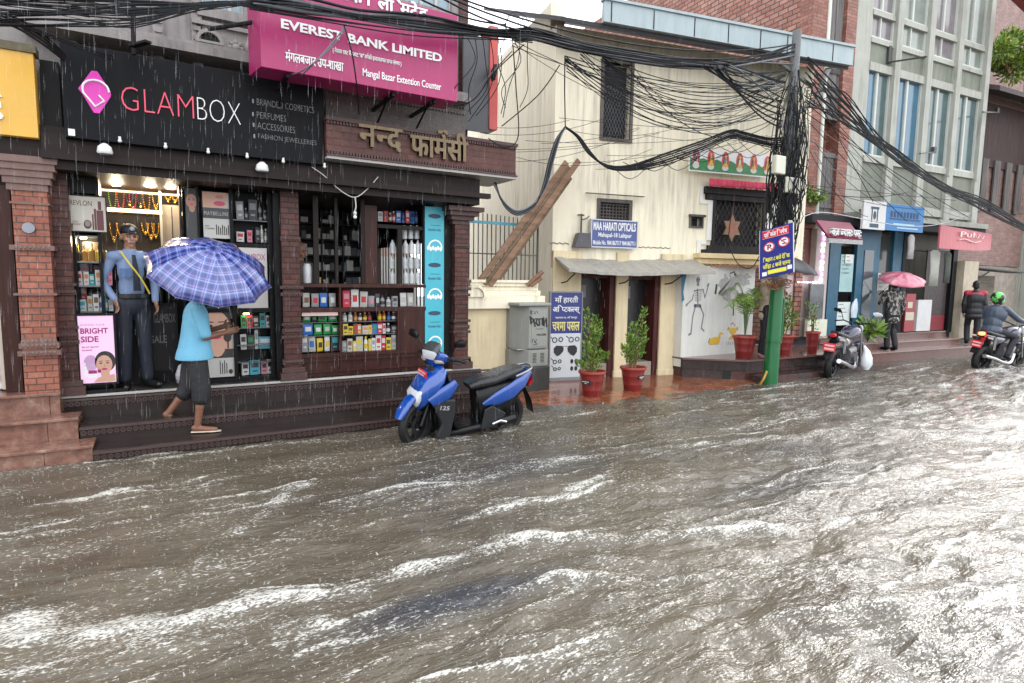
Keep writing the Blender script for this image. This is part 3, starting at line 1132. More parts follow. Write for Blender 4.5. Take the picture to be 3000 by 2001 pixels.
# doorways
for d_, lab in ((d1, 0), (d2, 1)):
    a, c_, d, e = d_
    b = MB()
    b.box(a, c_, .35, .37, .0, e)
    dr = b.build('door', mat('dark_door', (.02, .02, .022), .35, .3), YB)
    b = MB()
    b.box(c_ - .12, c_ - .001, -.0, .34, .0, e); b.box(a, c_ - .121, .05, .3, e - .08, e - .001)
    b.build('frame', wood('maroon_frame', (.09, .025, .022), None, .5), dr)
    b = MB()
    b.box(a + .01, c_ - .13, .02, .3, .0, .28)
    b.build('threshold', mat('threshold_stone', (.3, .25, .2), .6, .3, 12), dr)
    b = MB(); b.box(a + .1, a + .3, .332, .349, e - .42, e - .2); b.build('notice', mat('faded_notice', (.2, .22, .24), .5), dr)
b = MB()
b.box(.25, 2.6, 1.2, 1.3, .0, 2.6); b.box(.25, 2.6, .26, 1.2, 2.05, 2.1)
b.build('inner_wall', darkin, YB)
# roof: pitched slab with deep soffit and grey sheet-metal eave
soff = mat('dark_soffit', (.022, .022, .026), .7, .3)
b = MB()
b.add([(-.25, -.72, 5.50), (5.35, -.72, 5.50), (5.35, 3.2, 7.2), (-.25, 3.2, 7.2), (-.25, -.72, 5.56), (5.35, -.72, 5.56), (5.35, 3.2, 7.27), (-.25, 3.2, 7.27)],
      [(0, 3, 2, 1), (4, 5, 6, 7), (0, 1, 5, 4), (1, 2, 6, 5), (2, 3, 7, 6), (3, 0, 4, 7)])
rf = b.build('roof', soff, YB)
b = MB()
b.box(.42, 5.36, -.80, -.721, 5.56, 5.86)
b.box(.40, 5.38, -.83, -.70, 5.861, 5.90)
ev = b.build('eave', mat('grey_sheet_metal', (.33, .40, .42), .45, .15, 3, streak=.4), rf)
b = MB()
for px in (1790, 1915, 2035, 2135, 2230, 2310, 2445):
    u, z = PG.at(px, 80, -.80)
    b.box(u - .008, u + .008, -.806, -.801, 5.57, 5.85)
b.build('seam', blackmet, ev)
b = MB()
b.tube([(4.95, -.66, 5.5), (4.97, -.55, 5.35), (4.98, -.5, 5.05), (4.8, -.2, 4.85), (4.5, .0, 4.6)], .05, 10)
b.build('downpipe', mat('grey_pvc', (.42, .42, .42), .5), rf, smooth=True)
# canopy over the doorways
c0, c1 = PG.at(1633, 766, -.35), PG.at(2073, 796, -.35)
CN = MB()
sec = []
n = 24
for i in range(n + 1):
    q = i / n
    u = -.02 + (c1[0] - c0[0] - .12) * q + c0[0] * 0 + .05
    sag = -.045 * math.sin(PI * min(1, q * 1.3)) * (1 if q < .8 else .6)
    for w_, z in ((-.62, 1.84), (-.003, 2.06)):
        CN.v.append((u, w_, z + sag + (.0 if w_ < -.1 else .02) + .004 * math.sin(i * 2.2)))
        CN.v.append((u, w_, z + sag + .05 + .01 * math.sin(i * 2.2)))
for i in range(n):
    j = i * 4
    for f in ((0, 4, 5, 1), (1, 5, 7, 3), (2, 3, 7, 6), (0, 2, 6, 4)):
        CN.f.append(tuple(j + q for q in f)); CN.m.append(0)
CN.f.append((0, 1, 3, 2)); CN.f.append((4 * n, 4 * n + 2, 4 * n + 3, 4 * n + 1)); CN.m += [0, 0]
cn = CN.build('canopy', mat('weathered_sheet', (.36, .34, .30), .6, .25, 6, .2, streak=.6, dirt=(.12, .11, .1)), YB)
for px in (1650, 1820, 1955):
    u = PG.at(px, 800, -.1)[0]
    b = MB(); b.tube([(u, -.004, 1.66), (u, -.25, 1.69), (u, -.55, 1.82)], .012, 6); b.tube([(u, -.5, 1.83), (u, -.02, 1.99)], .01, 5)
    b.build('bracket', m_rust, cn)

# painted wall with the mural, and the tiled platform
mw = mat('mural_wall', (.66, .66, .62), .6, .12, 3, .1, 30, streak=.5, dirt=(.28, .28, .27))
MW = thing('painted_wall', 'grubby white wall painted with a skeleton, a yellow deer and a vase', 'wall', PM, (1.0, 0, .3))
b = MB(); b.box(.04, 1.95, 0, .2, .2, 2.0); b.build('wall', mw, MW)
inkg = mat('grey_paint', (.2, .2, .23), .7); ink = mat('black_paint', (.03, .03, .035), .7); gold = mat('ochre_paint', (.62, .40, .04), .6, .2, 20); pale = mat('pale_paint', (.5, .5, .52), .7)
W_ = -.003
def mp(x, y): return PM.at(1950 + x / 3.92, 750 + y / 3.92, 0)
def stroke(b, pts, wd):
    q = [mp(*p) for p in pts]
    for i in range(len(q) - 1):
        (x0, z0), (x1, z1) = q[i], q[i + 1]
        dx, dz = x1 - x0, z1 - z0
        L = math.hypot(dx, dz) + 1e-9
        nx, nzz = -dz / L * wd / 2, dx / L * wd / 2
        ex, ez = dx / L * wd * .25, dz / L * wd * .25
        b.prism([(x0 - ex + nx, z0 - ez + nzz), (x0 - ex - nx, z0 - ez - nzz), (x1 + ex - nx, z1 + ez - nzz), (x1 + ex + nx, z1 + ez + nzz)], W_ - .0004 * (i % 3), W_ + .002)
sk = MB()
for P, wd in (([(320, 440), (305, 500), (245, 555)], .022), ([(430, 380), (450, 480), (490, 340)], .022), ([(345, 560), (310, 700), (290, 890)], .03), ([(390, 560), (435, 670), (410, 830), (440, 860)], .028),
              ([(290, 890), (265, 905)], .04), ([(365, 380), (370, 560)], .026), ([(325, 400), (425, 385)], .022), ([(330, 570), (400, 575)], .06), ([(480, 345), (495, 320)], .04), ([(245, 555), (235, 570)], .04)):
    stroke(sk, P, wd)
for k in range(6):
    stroke(sk, [(325 + k * 2, 410 + k * 20), (368, 420 + k * 20), (425 - k * 5, 400 + k * 20)], .009)
x, z = mp(372, 275); sk.disc(x, z, .045, .055, W_ - .002, .0, 16)
x, z = mp(372, 325); sk.disc(x, z, .03, .035, W_ - .002, .0, 14)
sk.build('skeleton_painting', inkg, MW)
b = MB()
for P in ((360, 270), (388, 268)):
    x, z = mp(*P); b.disc(x, z, .012, .014, W_ - .004, -.0052, 10)
for P, wd in (([(585, 330), (572, 430)], .045), ([(785, 510), (775, 680)], .03), ([(740, 200), (790, 180), (800, 300), (730, 310)], .02), ([(720, 320), (760, 290)], .05), ([(505, 945), (490, 1000)], .012), ([(725, 820), (712, 850)], .015), ([(820, 815), (828, 850)], .015)):
    stroke(b, P, wd)
for k in range(5): stroke(b, [(720 + 25 * k, 985), (715 + 25 * k, 1020)], .008)
b.build('black_markings', ink, MW)
b = MB()
b.prism([mp(*p) for p in [(505, 1020), (490, 1000), (515, 945), (560, 930), (600, 930), (625, 870), (665, 895), (630, 905), (615, 1000), (600, 1015)]][::1], W_ - .002, 0)
b.build('deer_painting', gold, MW)
b = MB()
b.prism([mp(*p) for p in [(720, 825), (735, 880), (765, 910), (735, 935), (725, 955), (810, 955), (800, 935), (775, 910), (805, 880), (825, 825)]], W_ - .002, 0)
b.build('vase_painting', gold, MW)
b = MB()
b.prism([mp(*p) for p in [(185, 190), (245, 190), (215, 330), (200, 420), (215, 500), (185, 530)]], W_ - .002, 0)
b.build('blue_border', mat('blue_paint', (.03, .16, .26), .6), MW)
b = MB()
for cx_, cy_, rx_, ry_, sd_ in ((690, 370, 90, 125, 1), (860, 270, 110, 70, 5), (790, 300, 60, 60, 9)):
    b.prism([mp(cx_ + math.cos(a) * rx_ * (1 + .28 * math.sin(5 * a + sd_) + .14 * math.sin(11 * a + sd_ * 2)), cy_ - math.sin(a) * ry_ * (1 + .24 * math.sin(4 * a + sd_) + .16 * math.sin(9 * a))) for a in [i * PI / 30 for i in range(60)]], W_ - .0012 - sd_ * .0001, 0)
b.build('damp_patch', mat('damp_stain', (.40, .40, .39), .7, .55, 16), MW)
b = MB()
stroke(b, [(745, 790), (770, 765), (800, 800)], .015); stroke(b, [(735, 215), (760, 290), (800, 250)], .012)
b.build('red_markings', mat('faded_red_paint', (.4, .1, .07), .7), MW)

PT = thing('tiled_platform', 'wet slate tiled platform in front of the painted wall carrying flower pots', 'platform', PM, (1.8, -.4, 0))
b = MB()
tl = brick('dark_tile', (.05, .035, .034), (.10, .045, .04), (.02, .02, .02), .3, .17, .006, .2, .4)
b.add([(.05, -.05, -.2), (.83, -.76, -.2), (4.5, -.86, -.2), (4.5, .8, -.2), (.05, .8, -.2), (.05, -.05, .34), (.83, -.76, .34), (4.5, -.86, .34), (4.5, .8, .34), (.05, .8, .34)],
      [(0, 1, 6, 5), (1, 2, 7, 6), (2, 3, 8, 7), (3, 4, 9, 8), (4, 0, 5, 9), (5, 6, 7, 8, 9)])
b.build('body', tl, PT)
b = MB()
b.add([(.03, -.07, .342), (.82, -.80, .342), (4.5, -.90, .342), (4.5, .8, .342), (.03, .8, .342), (.03, -.07, .372), (.82, -.80, .372), (4.5, -.90, .372), (4.5, .8, .372), (.03, .8, .372)],
      [(0, 1, 6, 5), (1, 2, 7, 6), (2, 3, 8, 7), (3, 4, 9, 8), (4, 0, 5, 9), (5, 6, 7, 8, 9), (4, 3, 2, 1, 0)])
b.build('slab', mat('wet_slate', (.15, .085, .075), .12, .35, 7), PT)
b = MB(); b.box(.86, 4.5, -1.13, -.87, -.2, .12); b.build('step', tl, PT, bevel=.006)
# ================================================================ BRICK AND CONCRETE BUILDINGS FURTHER ALONG
conc = mat('weathered_concrete', (.38, .385, .34), .7, .2, 3, .25, 30, streak=.75, dirt=(.13, .15, .11))
conc2 = mat('mossy_panel', (.19, .205, .165), .7, .35, 3, .2, 30, streak=.7, dirt=(.07, .09, .05))
rbrick = brick('orange_red_brick', (.30, .115, .08), (.42, .22, .165), (.09, .06, .055), .24, .105, .014, .55, .4, .9)
rbrick2 = brick('red_brick_pier', (.27, .09, .06), (.37, .17, .12), (.15, .09, .08), .2, .07, .008, .5, .35)
rc = PC.rc
BB = thing('brick_building', 'tall red brick house with grey plank windows behind the cable pole', 'building', PC, (-1.6, 2, 3))
b = MB()
b.box(-2.12, -1.9, .0, 9, .4, 10)
b.build('side_wall', rbrick, BB)
b = MB(); b.box(-1.899, -.74, .25, .5, .4, 10)
b.build('front_wall', rbrick2, BB)
b = MB()
b.box(-2.16, -1.72, -.06, .249, 2.9, 10); b.box(-1.08, -.745, -.05, .249, 2.9, 10)
b.build('pier', rbrick2, BB)
wgrey = wood('grey_plank_wood', (.21, .195, .185), (.075, .07, .07), .65, 22)
for z0, z1 in ((2.95, 4.45), (5.35, 6.2), (6.3, 8.8)):
    b = MB()
    for k in range(4):
        x = -1.58 + k * .125
        b.box(x, x + .117, .02 + .01 * (k % 2), .06, z0, z1)
    b.box(-1.6, -1.08, -.0, .08, z0 - .1, z0 - .001); b.box(-1.6, -1.08, -.0, .08, z1 + .001, z1 + .1)
    if z1 - z0 > 1: b.box(-1.6, -1.08, .0, .019, z0 + .42, z0 + .5)
    b.build('window', wgrey, BB)
b = MB(); b.tube([(-1.66, -.05, 2.9), (-1.66, -.05, 9)], .045, 10); b.build('downpipe', mat('pale_pipe', (.62, .63, .56), .5), BB, smooth=True)

CB = thing('concrete_building', 'weathered concrete block with projecting fins and rows of tall windows', 'building', PC, (2.0, 2, 3))
edges = [(2511, 2556), (2623, 2655), (2719, 2752), (2808, 2837), (2893, 2920)]
E_ = [(PC.at(a, 30)[0], PC.at(c_, 30)[0]) for a, c_ in edges]
E_ = [(x0, x0 + .25) if i else (x0, x1) for i, (x0, x1) in enumerate(E_)]
zz_ = lambda y: PC.at(2550, y)[1]
zl0, zl1 = zz_(458), zz_(210)          # tall lower windows
zs0, zs1 = zz_(180), zz_(124)          # green panels
zw0, zw1 = zz_(104), zz_(44)           # small windows
zu0 = zz_(22)
b = MB()
b.box(E_[0][0], E_[-1][1], .32, .6, 2.6, 11)
b.box(E_[-1][1] - .25, E_[-1][1], .6, 8, .3, 11)
b.build('wall', conc, CB)
b = MB()
for i, (x0, x1) in enumerate(E_):
    b.box(x0, x1, -.07 if i else -.02, .319, 3.2, 11)
    if i: b.box(x0 + .0, x0 + .06, -.1, -.071, zl0 - .2, 11)
b.build('fin', conc, CB)
for i in range(4):
    a, c_ = E_[i][1] + .002, E_[i + 1][0] - .002
    b = MB()
    for z0, z1, p in ((zl1 + .02, zs0 - .02, .05), (zs1 + .01, zw0 - .03, .03), (zw1 + .02, zu0 - .02, .04), (zl0 - .14, zl0 - .001, .04)):
        b.box(a, c_, -p, .319, z0, z1)
    b.box(a, c_, -.02, .319, 3.42, 3.62)
    b.each('beam', conc, CB)
    b = MB(); b.box(a, c_, .02, .319, zs0 - .019, zs1 + .009); b.box(a, c_, .05, .319, 3.2, 3.419); b.box(a, c_, .02, .319, 3.621, zl0 - .141); b.each('panel', conc2, CB)
    for k, (z0, z1) in enumerate(((zl0, zl1 + .019), (zw0 - .029, zw1 + .019), (zu0 - .019, 10.8))):
        b = MB()
        mid = a + (c_ - a) * .42
        for x in (a, c_ - .035, mid - .02):
            b.box(x, x + .035, .0, .07, z0, z1)
        if k != 1: b.box(mid - .005, mid + .045, -.005, .07, z0, z1)
        b.box(a, c_, .002, .071, z0, z0 + .05)
        w = b.build('window', mat('grey_window_frame', (.50, .52, .48), .5, .1), CB)
        cur = ('blue_curtain', (.05, .135, .21)) if (k == 0 and i in (0, 1)) else ('teal_glass', (.075, .12, .125)) if k == 0 else ('mauve_glass', (.20, .18, .19)) if i % 2 == 0 else ('green_glass', (.22, .25, .22))
        for nm, x0, x1 in (('l', a, mid), ('r', mid, c_)):
            cc = cur if nm == 'l' or i == 1 or k else ('teal_glass', (.075, .12, .125))
            q = MB(); q.box(x0 + .03, x1 - .005, .045, .05, z0 + .03, z1); q.build('pane', mat(cc[0], cc[1], .12, .35, 3, spec=.7), w)
b = MB()
b.box(E_[0][0], E_[-1][1], -.35, .25, 3.18, 3.30)
b.build('canopy_slab', conc, CB)

# ground floors under the concrete building
GF = thing('street_shops', 'row of small dim shops on raised steps under the concrete building', 'building', PC, (.8, .3, .5))
navy = mat('teal_blue_paint', (.018, .10, .17), .45, .3, 6, streak=.4)
b = MB()
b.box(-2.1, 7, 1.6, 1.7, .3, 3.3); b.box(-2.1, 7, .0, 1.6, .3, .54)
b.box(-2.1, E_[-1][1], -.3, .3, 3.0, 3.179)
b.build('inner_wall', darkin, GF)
x = lambda px, py=800, w=0: PC.at(px, py, w)[0]
b = MB()
b.box(x(2312), x(2375), .05, .12, .5, 2.9); b.box(x(2375), x(2412), -.10, .05, .5, 3.0)
b.build('shop_front', mat('pinkish_board', (.48, .40, .38), .5, .12), GF)
b = MB(); b.box(x(2316), x(2372), .02, .049, 1.9, 2.95); b.build('display_panel', mat('dark_red_display', (.16, .05, .04), .5, .6, 9), GF)
b = MB(); b.box(x(2352, 900), x(2392, 900), -.16, -.11, .95, 1.7); b.build('glass_case', mat('case_glass', (.10, .11, .12), .1, .5, 8), GF)
b = MB(); b.box(x(2345, 960), x(2402, 960), -.17, -.101, .56, .93); b.build('counter_front', mat('counter_cream', (.62, .64, .52), .4), GF)
for px0, px1 in ((2421, 2452), (2500, 2512), (2512, 2566), (2606, 2642)):
    b = MB()
    b.box(x(px0), x(px1), -.06, .02, .55, 3.0)
    b.build('blue_post', navy, GF)
b = MB(); b.box(x(2521), x(2548), -.075, -.061, .8, 2.5); b.build('door_glass', pane, GF)
b = MB(); b.box(x(2566), x(2606), .02, .05, .55, 2.9); b.build('glass_front', mat('murky_glass', (.05, .06, .055), .15, .4, 4), GF)
for (a, c_, d, e, w_), m_ in (((2465, 745, 2495, 855, .0), mat('aqua_poster', (.30, .48, .48), .4)), ((2455, 885, 2487, 952, .0), mat('pale_poster', (.6, .66, .64), .4)),
                              ((2478, 745, 2498, 772, -.02), mat('white_paper', (.7, .7, .68), .5)), ((2573, 800, 2602, 853, .0), MATS['white_paper'])):
    r_ = PC.rc(a, c_ if c_ < d else c_, d, e, w_ - .07) if False else PC.rc(a, c_, d, e, w_ - .07)
    b = MB(); b.box(r_[0], r_[1], w_ - .07, w_ - .062, r_[2], r_[3])
    po = b.build('poster', m_, GF)
    q = MB()
    for k in range(5):
        q.box(r_[0] + .04, r_[0] + .04 + (r_[1] - r_[0]) * (.35 + .3 * ((k * 7) % 3) / 2), w_ - .0725, w_ - .0702, r_[3] - .06 - k * .09, r_[3] - .045 - k * .09)
    q.build('print', mat('print_grey', (.12, .14, .16), .6), po)
# clothes shop to the right of the blue one
b = MB(); b.box(x(2632), x(2648), -.08, .02, .55, 3.0); b.box(x(2780), x(2792), -.08, .02, .5, 3.0); b.each('dark_post', blackmet, GF)
b = MB(); b.box(x(2672, 930), x(2712, 930), -.12, -.05, .57, 1.35); b.build('white_board', mat('white_board', (.62, .62, .62), .4), GF)
b = MB(); b.box(x(2636, 930), x(2664, 930), -.12, -.05, .57, 1.5); rb = b.build('red_stand', mat('red_stand', (.30, .03, .04), .4), GF)
b = MB(); b.box(x(2637, 930), x(2661, 930), -.127, -.121, .85, 1.05); b.box(x(2641, 930), x(2655, 930), -.127, -.121, 1.15, 1.3); b.build('print', cream, rb)
b = MB(); b.box(x(2716), x(2780), .02, .05, .55, 2.6); b.build('dark_display', mat('busy_dark_display', (.07, .055, .055), .5, .9, 14), GF)
b = MB(); b.box(x(2716), x(2778), .0, .019, .56, .95); b.build('red_base', mat('dark_red_base', (.22, .03, .04), .5, .4), GF)
LG = mat('lit_led', (1, .92, 1), emit=6); LP = mat('lit_led_pink', (.8, .2, .9), emit=4)
b = MB()
for k in range(9):
    b.mi = k % 3 == 1
    z = 1.75 + k * .13
    b.box(x(2391), x(2396), -.125, -.115, z, z + .07)
for k in range(8):
    b.mi = k % 3 == 1
    u = x(2325) + k * (x(2392) - x(2325)) / 8
    b.box(u, u + .05, -.125, -.115, 1.73, 1.75)
b.build('led_strip', [LG, LP], GF)

SS = thing('shop_steps', 'three reddish granite steps rising from the flood to the blue shop', 'steps', PC, (1.4, -.4, 0))
gran = mat('red_granite', (.16, .085, .072), .22, .35, 14)
lip = mat('granite_edge', (.30, .22, .20), .2, .2, 14)
b = MB(); q = MB()
for w_, z in ((-.72, .21), (-.35, .375), (-.03, .54)):
    b.box(-1.25, 3.75, w_, w_ + .4, -.3, z - .03)
    q.box(-1.25, 3.78, w_ - .02, w_ + .4, z - .03, z)
b.build('riser', gran, SS); q.build('tread', lip, SS, bevel=.005)

# far right: brick house under a dark roof, pillar, shutters, columns
FB = thing('far_brick_house', 'far brick house with a dark roof and carved shutters at the right edge', 'building', PC, (6.5, .6, 2))
b = MB(); b.box(4.78, 8.2, .45, .8, 2.3, 6.9); b.build('wall', brick('pinkish_brick', (.25, .14, .12), (.33, .21, .18), (.25, .18, .16), .2, .07, .008, .55, .3), FB)
b = MB(); b.add([(4.76, -.25, 6.7), (9, -.25, 6.7), (9, 3, 8.0), (4.76, 3, 8.0), (4.76, -.25, 6.82), (9, -.25, 6.82), (9, 3, 8.15), (4.76, 3, 8.15)], [(0, 3, 2, 1), (4, 5, 6, 7), (0, 1, 5, 4), (1, 2, 6, 5), (2, 3, 7, 6), (3, 0, 4, 7)])
b.build('roof', mat('rusty_dark_roof', (.06, .045, .045), .7, .4, 10), FB)
for k in range(5):
    b = MB(); u = 4.95 + k * .62
    b.box(u, u + .3, .36, .399, 3.9, 5.2); b.box(u - .05, u + .35, .34, .359, 3.8, 3.9)
    b.build('shutter', oldwood, FB)
b = MB(); b.box(4.79, 8.2, .40, .449, 5.0, 6.68); b.build('dark_storey', wood('dark_storey_wood', (.07, .045, .04), None, .7, 20), FB)
b = MB(); b.box(4.78, 9, .5, .9, 0, 2.28); b.build('ground_wall', mat('rough_stone_wall', (.30, .26, .22), .8, .5, 7, .6, 14), FB)
b = MB(); b.box(x(2797), x(2838), -.22, .3, .35, 2.35); b.build('pillar', mat('stained_cream_pillar', (.5, .44, .33), .7, .3, 5, streak=.7), FB)
b = MB(); b.box(5.25, 6.6, .3, .45, .3, 2.0); b.build('roller_shutter', wood('brown_shutter', (.2, .17, .13), None, .6, 25, 'x'), FB)
b = MB(); b.obox((4.95, .2, 2.2), (6.9, -.1, 2.1), .5, .03); b.obox((4.95, .2, 1.7), (5.4, -.1, 2.1), .03, .03); b.build('lean_to_roof', m_rust, FB)
b = MB()
for k in range(5): b.box(8.3 + k * .7, 8.6 + k * .7, -.1, .4, .2, 7)
b.box(8.25, 14, .41, .8, .2, 9)
b.build('column', conc, FB)
b = MB(); q_ = PC.rc(2945, -40, 3040, 10, -1.0)
b.add([(q_[0] - .1, -1.0, q_[3] + .5), (q_[0] + .05, -1.0, q_[2] + .15), (q_[0] + 2.5, -1.2, q_[2] - .7), (q_[0] + 2.5, -1.2, q_[3] - .1), (q_[0] - .1, -.8, q_[3] + .5), (q_[0] + .05, -.8, q_[2] + .15), (q_[0] + 2.5, -1.0, q_[2] - .7), (q_[0] + 2.5, -1.0, q_[3] - .1)],
      [(0, 1, 2, 3), (7, 6, 5, 4), (1, 0, 4, 5), (2, 1, 5, 6), (3, 2, 6, 7), (0, 3, 7, 4)])
b.build('corner_eave', mat('dark_red_eave', (.22, .035, .03), .5, .3), FB)
b = MB(); b.box(4.8, 16, 3.2, 3.6, 5, 12); b.build('upper_wall', MATS['pinkish_brick'], FB)

# ================================================================ SIGNS
white_l = mat('white_letter', (.8, .8, .8), .35, 0)
pinkl = mat('coral_letter', (.75, .07, .13), .4, .05)
sgblk = mat('black_sign_sheet', (.004, .0042, .006), .5, .3, 3, streak=.4, dirt=(.02, .02, .022), spec=.15)
w_ = -.42
r_ = PS.rc(173, 121, 951, 483, w_)
GS = thing('cosmetics_sign', 'wide black signboard with a pink diamond logo and thin pink and white letters', 'sign', PS, ((r_[0] + r_[1]) / 2, w_ + .05, r_[2]))
b = MB(); b.box(r_[0], r_[1], w_, w_ + .12, r_[2], r_[3]); b.build('board', sgblk, GS, bevel=.004)
Q = lambda x_, y_: PS.at(x_ / 3.1347, y_ / 3.1347, w_)
b = MB()
d_ = [Q(*p) for p in ((715, 825), (735, 800), (850, 655), (880, 655), (1040, 860), (1045, 885), (915, 1045), (895, 1050))]
cx, cz = Q(882, 850)
hw, hh = (d_[4][0] - d_[0][0]) / 2, (Q(865, 645)[1] - Q(900, 1055)[1]) / 2
b.prism([(cx - hw, cz + .01), (cx - hw + .03, cz - .03), (cx - .025, cz - hh + .01), (cx + .02, cz - hh + .01), (cx + hw - .02, cz - .02), (cx + hw - .02, cz + .02), (cx + .02, cz + hh - .01), (cx - .025, cz + hh - .01)], w_ - .012, w_ - .001)
b.build('diamond_logo', mat('magenta_panel', (.62, .03, .38), .3, .1, 3), GS, bevel=.004)
b = MB()
P = [(cx + .10 * math.cos(g), cz + .02 + .085 * math.sin(g)) for g in [R(-5) + i * R(190) / 14 for i in range(15)]]
P += [(cx - .095, cz - .02), (cx - .01, cz - .13), (cx + .06, cz - .07), (cx + .02, cz - .025)]
b.tube([(p[0], w_ - .018, p[1]) for p in P], .009, 6)
b.build('logo_letter', white_l, GS)
def qr(x0, y0, x1, y1): 
    a, c_ = Q(x0, y0), Q(x1, y1)
    return a[0], c_[0]
zb, zt = Q(1430, 1040)[1], Q(1260, 815)[1]
zb = Q(1330, 1030)[1]
u0, u1, u2 = Q(1113, 900)[0], Q(1780, 1000)[0], Q(2210, 1100)[0]
def thin(b, segs, rad): 
    for s_ in segs: b.tube([(p[0], w_ - .012, p[1]) for p in s_], rad, 5)
H_ = .215
zb = Q(1190, 1015)[1] - .0
b = MB()
b.text('GLAM', u0, u1, zb, zb + H_, w_, .012, -.022, 1.02)
b.build('pink_lettering', pinkl, GS)
b = MB()
b.text('BOX', u1 + .03, u2, zb, zb + H_, w_, .012, -.028, 1.0)
b.build('white_lettering', white_l, GS)
b = MB()
dim = mat('dull_letter', (.2, .2, .2), .4, .3, 20)
a_ = [(752, 285, 920, 330, 'BRANDED COSMETICS'), (752, 325, 838, 350, 'PERFUMES'), (754, 358, 864, 385, 'ACCESSORIES'), (756, 388, 927, 425, 'FASHION JEWELLERIES')]
zz0 = None
for k, (x0, y0, x1, y1, s_) in enumerate(a_):
    ua = PS.at(x0, y0, w_)[0]; ub = PS.at(x1, y1, w_)[0]
    zc = PS.at(750, (292, 330, 361, 394)[k], w_)[1] - .02
    b.text(s_, ua, ub, zc - .032, zc + .032, w_, .006, -.02)
    b.box(ua - .045, ua - .03, w_ - .006, w_ - .001, zc - .02, zc + .02)
b.build('small_lettering', dim, GS)
for i, (px, py) in enumerate(((351, 410), (485, 428), (610, 443), (724, 457), (830, 471), (951, 486))):
    u, z = PS.at(px, py, w_ - .03)
    b = MB(); b.lathe([(.012, .03), (.012, .005)], (u, w_ - .03, z), 8); b.sphere((u, w_ - .03, z - .008), .017, 8)
    b.build('bulb', whitepl, GS, smooth=True)
u, z = PS.at(210, 388, w_ - .01)
b = MB(); b.box(u - .025, u + .025, w_ - .02, w_ - .001, z - .03, z + .03); b.build('switch_box', whitepl, GS)
# yellow sign at the left edge
r_ = PS.rc(-130, 120, 113, 405, -.35)
YS = thing('yellow_sign', 'glowing amber lightbox sign cut by the left edge', 'sign', PS, (r_[0], -.3, r_[2]))
b = MB(); b.box(r_[0] - .4, r_[1], -.35, -.2, r_[2], r_[3]); b.build('panel', mat('amber_panel', (.60, .34, .045), .3, .25, 2, emit=.06), YS, bevel=.004)
b = MB()
ua = PS.at(0, 300, -.35)[0]
b.text('A', ua - .17, ua + .02, PS.at(5, 285, -.35)[1], PS.at(5, 240, -.35)[1], -.35, .02, .03)
b.text('S', ua - .16, ua + .02, PS.at(5, 357, -.35)[1], PS.at(5, 296, -.35)[1], -.35, .02, .04)
b.build('lettering', white_l, YS)
b = MB(); b.box(r_[0] - .4, r_[1] + .02, -.37, -.18, r_[3], r_[3] + .07); b.build('cap', mat('mossy_cap', (.12, .10, .06), .8, .5, 20), YS)
b = MB(); b.box(r_[1] + .02, -.70, -.2, -.05, r_[2] - .1, r_[3]); b.build('bracket_board', blackmet, YS)

# big magenta bank sign hung out over the street
we = -1.0
A0, A1 = PS.at(765, 190, we), PS.at(1340, 303, we)
zt_ = 4.60
ES = thing('bank_sign', 'big magenta signboard with white English and Nepali lettering hung across the upper wall', 'sign', PS, ((A0[0] + A1[0]) / 2, we + .2, A0[1]))
zbot = (A0[1] + A1[1]) / 2
mag = mat('magenta_sign', (.36, .02, .12), .35, .12, 2, streak=.25, dirt=(.22, .02, .08))
bl = PS.at(729, 196, we + .35)
b = MB()
u0, u1 = A0[0], A1[0]
b.add([(u0, we, zbot), (u1, we, zbot), (u1, we, zt_), (u0, we, zt_), (bl[0], we + .35, zbot), (u1, we + .35, zbot), (u1, we + .35, zt_), (bl[0], we + .35, zt_)],
      [(0, 1, 2, 3), (5, 4, 7, 6), (4, 0, 3, 7), (1, 5, 6, 2), (3, 2, 6, 7), (4, 5, 1, 0)])
b.build('box', mag, ES, bevel=.006)
def er(x0, x1, y0, y1, xm):
    return PS.at(x0, (y0 + y1) / 2, we)[0], PS.at(x1, (y0 + y1) / 2, we)[0]
E2 = lambda x_, y_: PS.at(700 + x_ / 3.1347, y_ / 3.1347, we)
b = MB()
z0 = (E2(390, 245)[1] + E2(1840, 585)[1]) / 2; z1 = (E2(390, 160)[1] + E2(1840, 505)[1]) / 2
b.text('EVEREST BANK LIMITED', E2(385, 210)[0], E2(1860, 545)[0], z0, z1, we, .012, .03, 1.0)
z0 = (E2(440, 545)[1] + E2(940, 655)[1]) / 2; z1 = (E2(440, 480)[1] + E2(940, 585)[1]) / 2
b.text('मंगलबजार उप-शाखा', E2(425, 520)[0], E2(958, 610)[0], z0 - .01, z1 + .03, we, .008, .02)
z0 = (E2(1140, 695)[1] + E2(1850, 840)[1]) / 2; z1 = (E2(1140, 628)[1] + E2(1850, 775)[1]) / 2
b.text('Mangal Bazar Extention Counter', E2(1135, 660)[0], E2(1855, 810)[0], z0 - .02, z1 + .005, we, .008, .012)
z0 = (E2(860, 480)[1] + E2(1490, 618)[1]) / 2; z1 = (E2(860, 440)[1] + E2(1490, 580)[1]) / 2
b.text('( नेपाल राष्ट्र बैंकबाट "क" वर्गको इजाजतपत्र प्राप्त संस्था )', E2(860, 460)[0], E2(1490, 600)[0], z0 - .005, z1 + .02, we, .006, .015)
z0 = z0 + .47
b.text('एभरेष्ट बैंक लिमिटेड', E2(430, 0)[0], E2(1730, 330)[0], z0 + .03, z0 + .22, we, .01, .035)
b.build('lettering', white_l, ES)
b = MB()
for u in (u0 + .25, (u0 + u1) / 2 + .3, u1 - .25):
    b.box(u - .015, u + .015, we + .05, .0, zbot - .04, zbot - .005); b.tube([(u, -.02, zbot - .4), (u, we + .3, zbot - .04)], .012, 6)
    b.box(u - .02, u + .02, -.06, -.0, zbot - .5, zbot - .3)
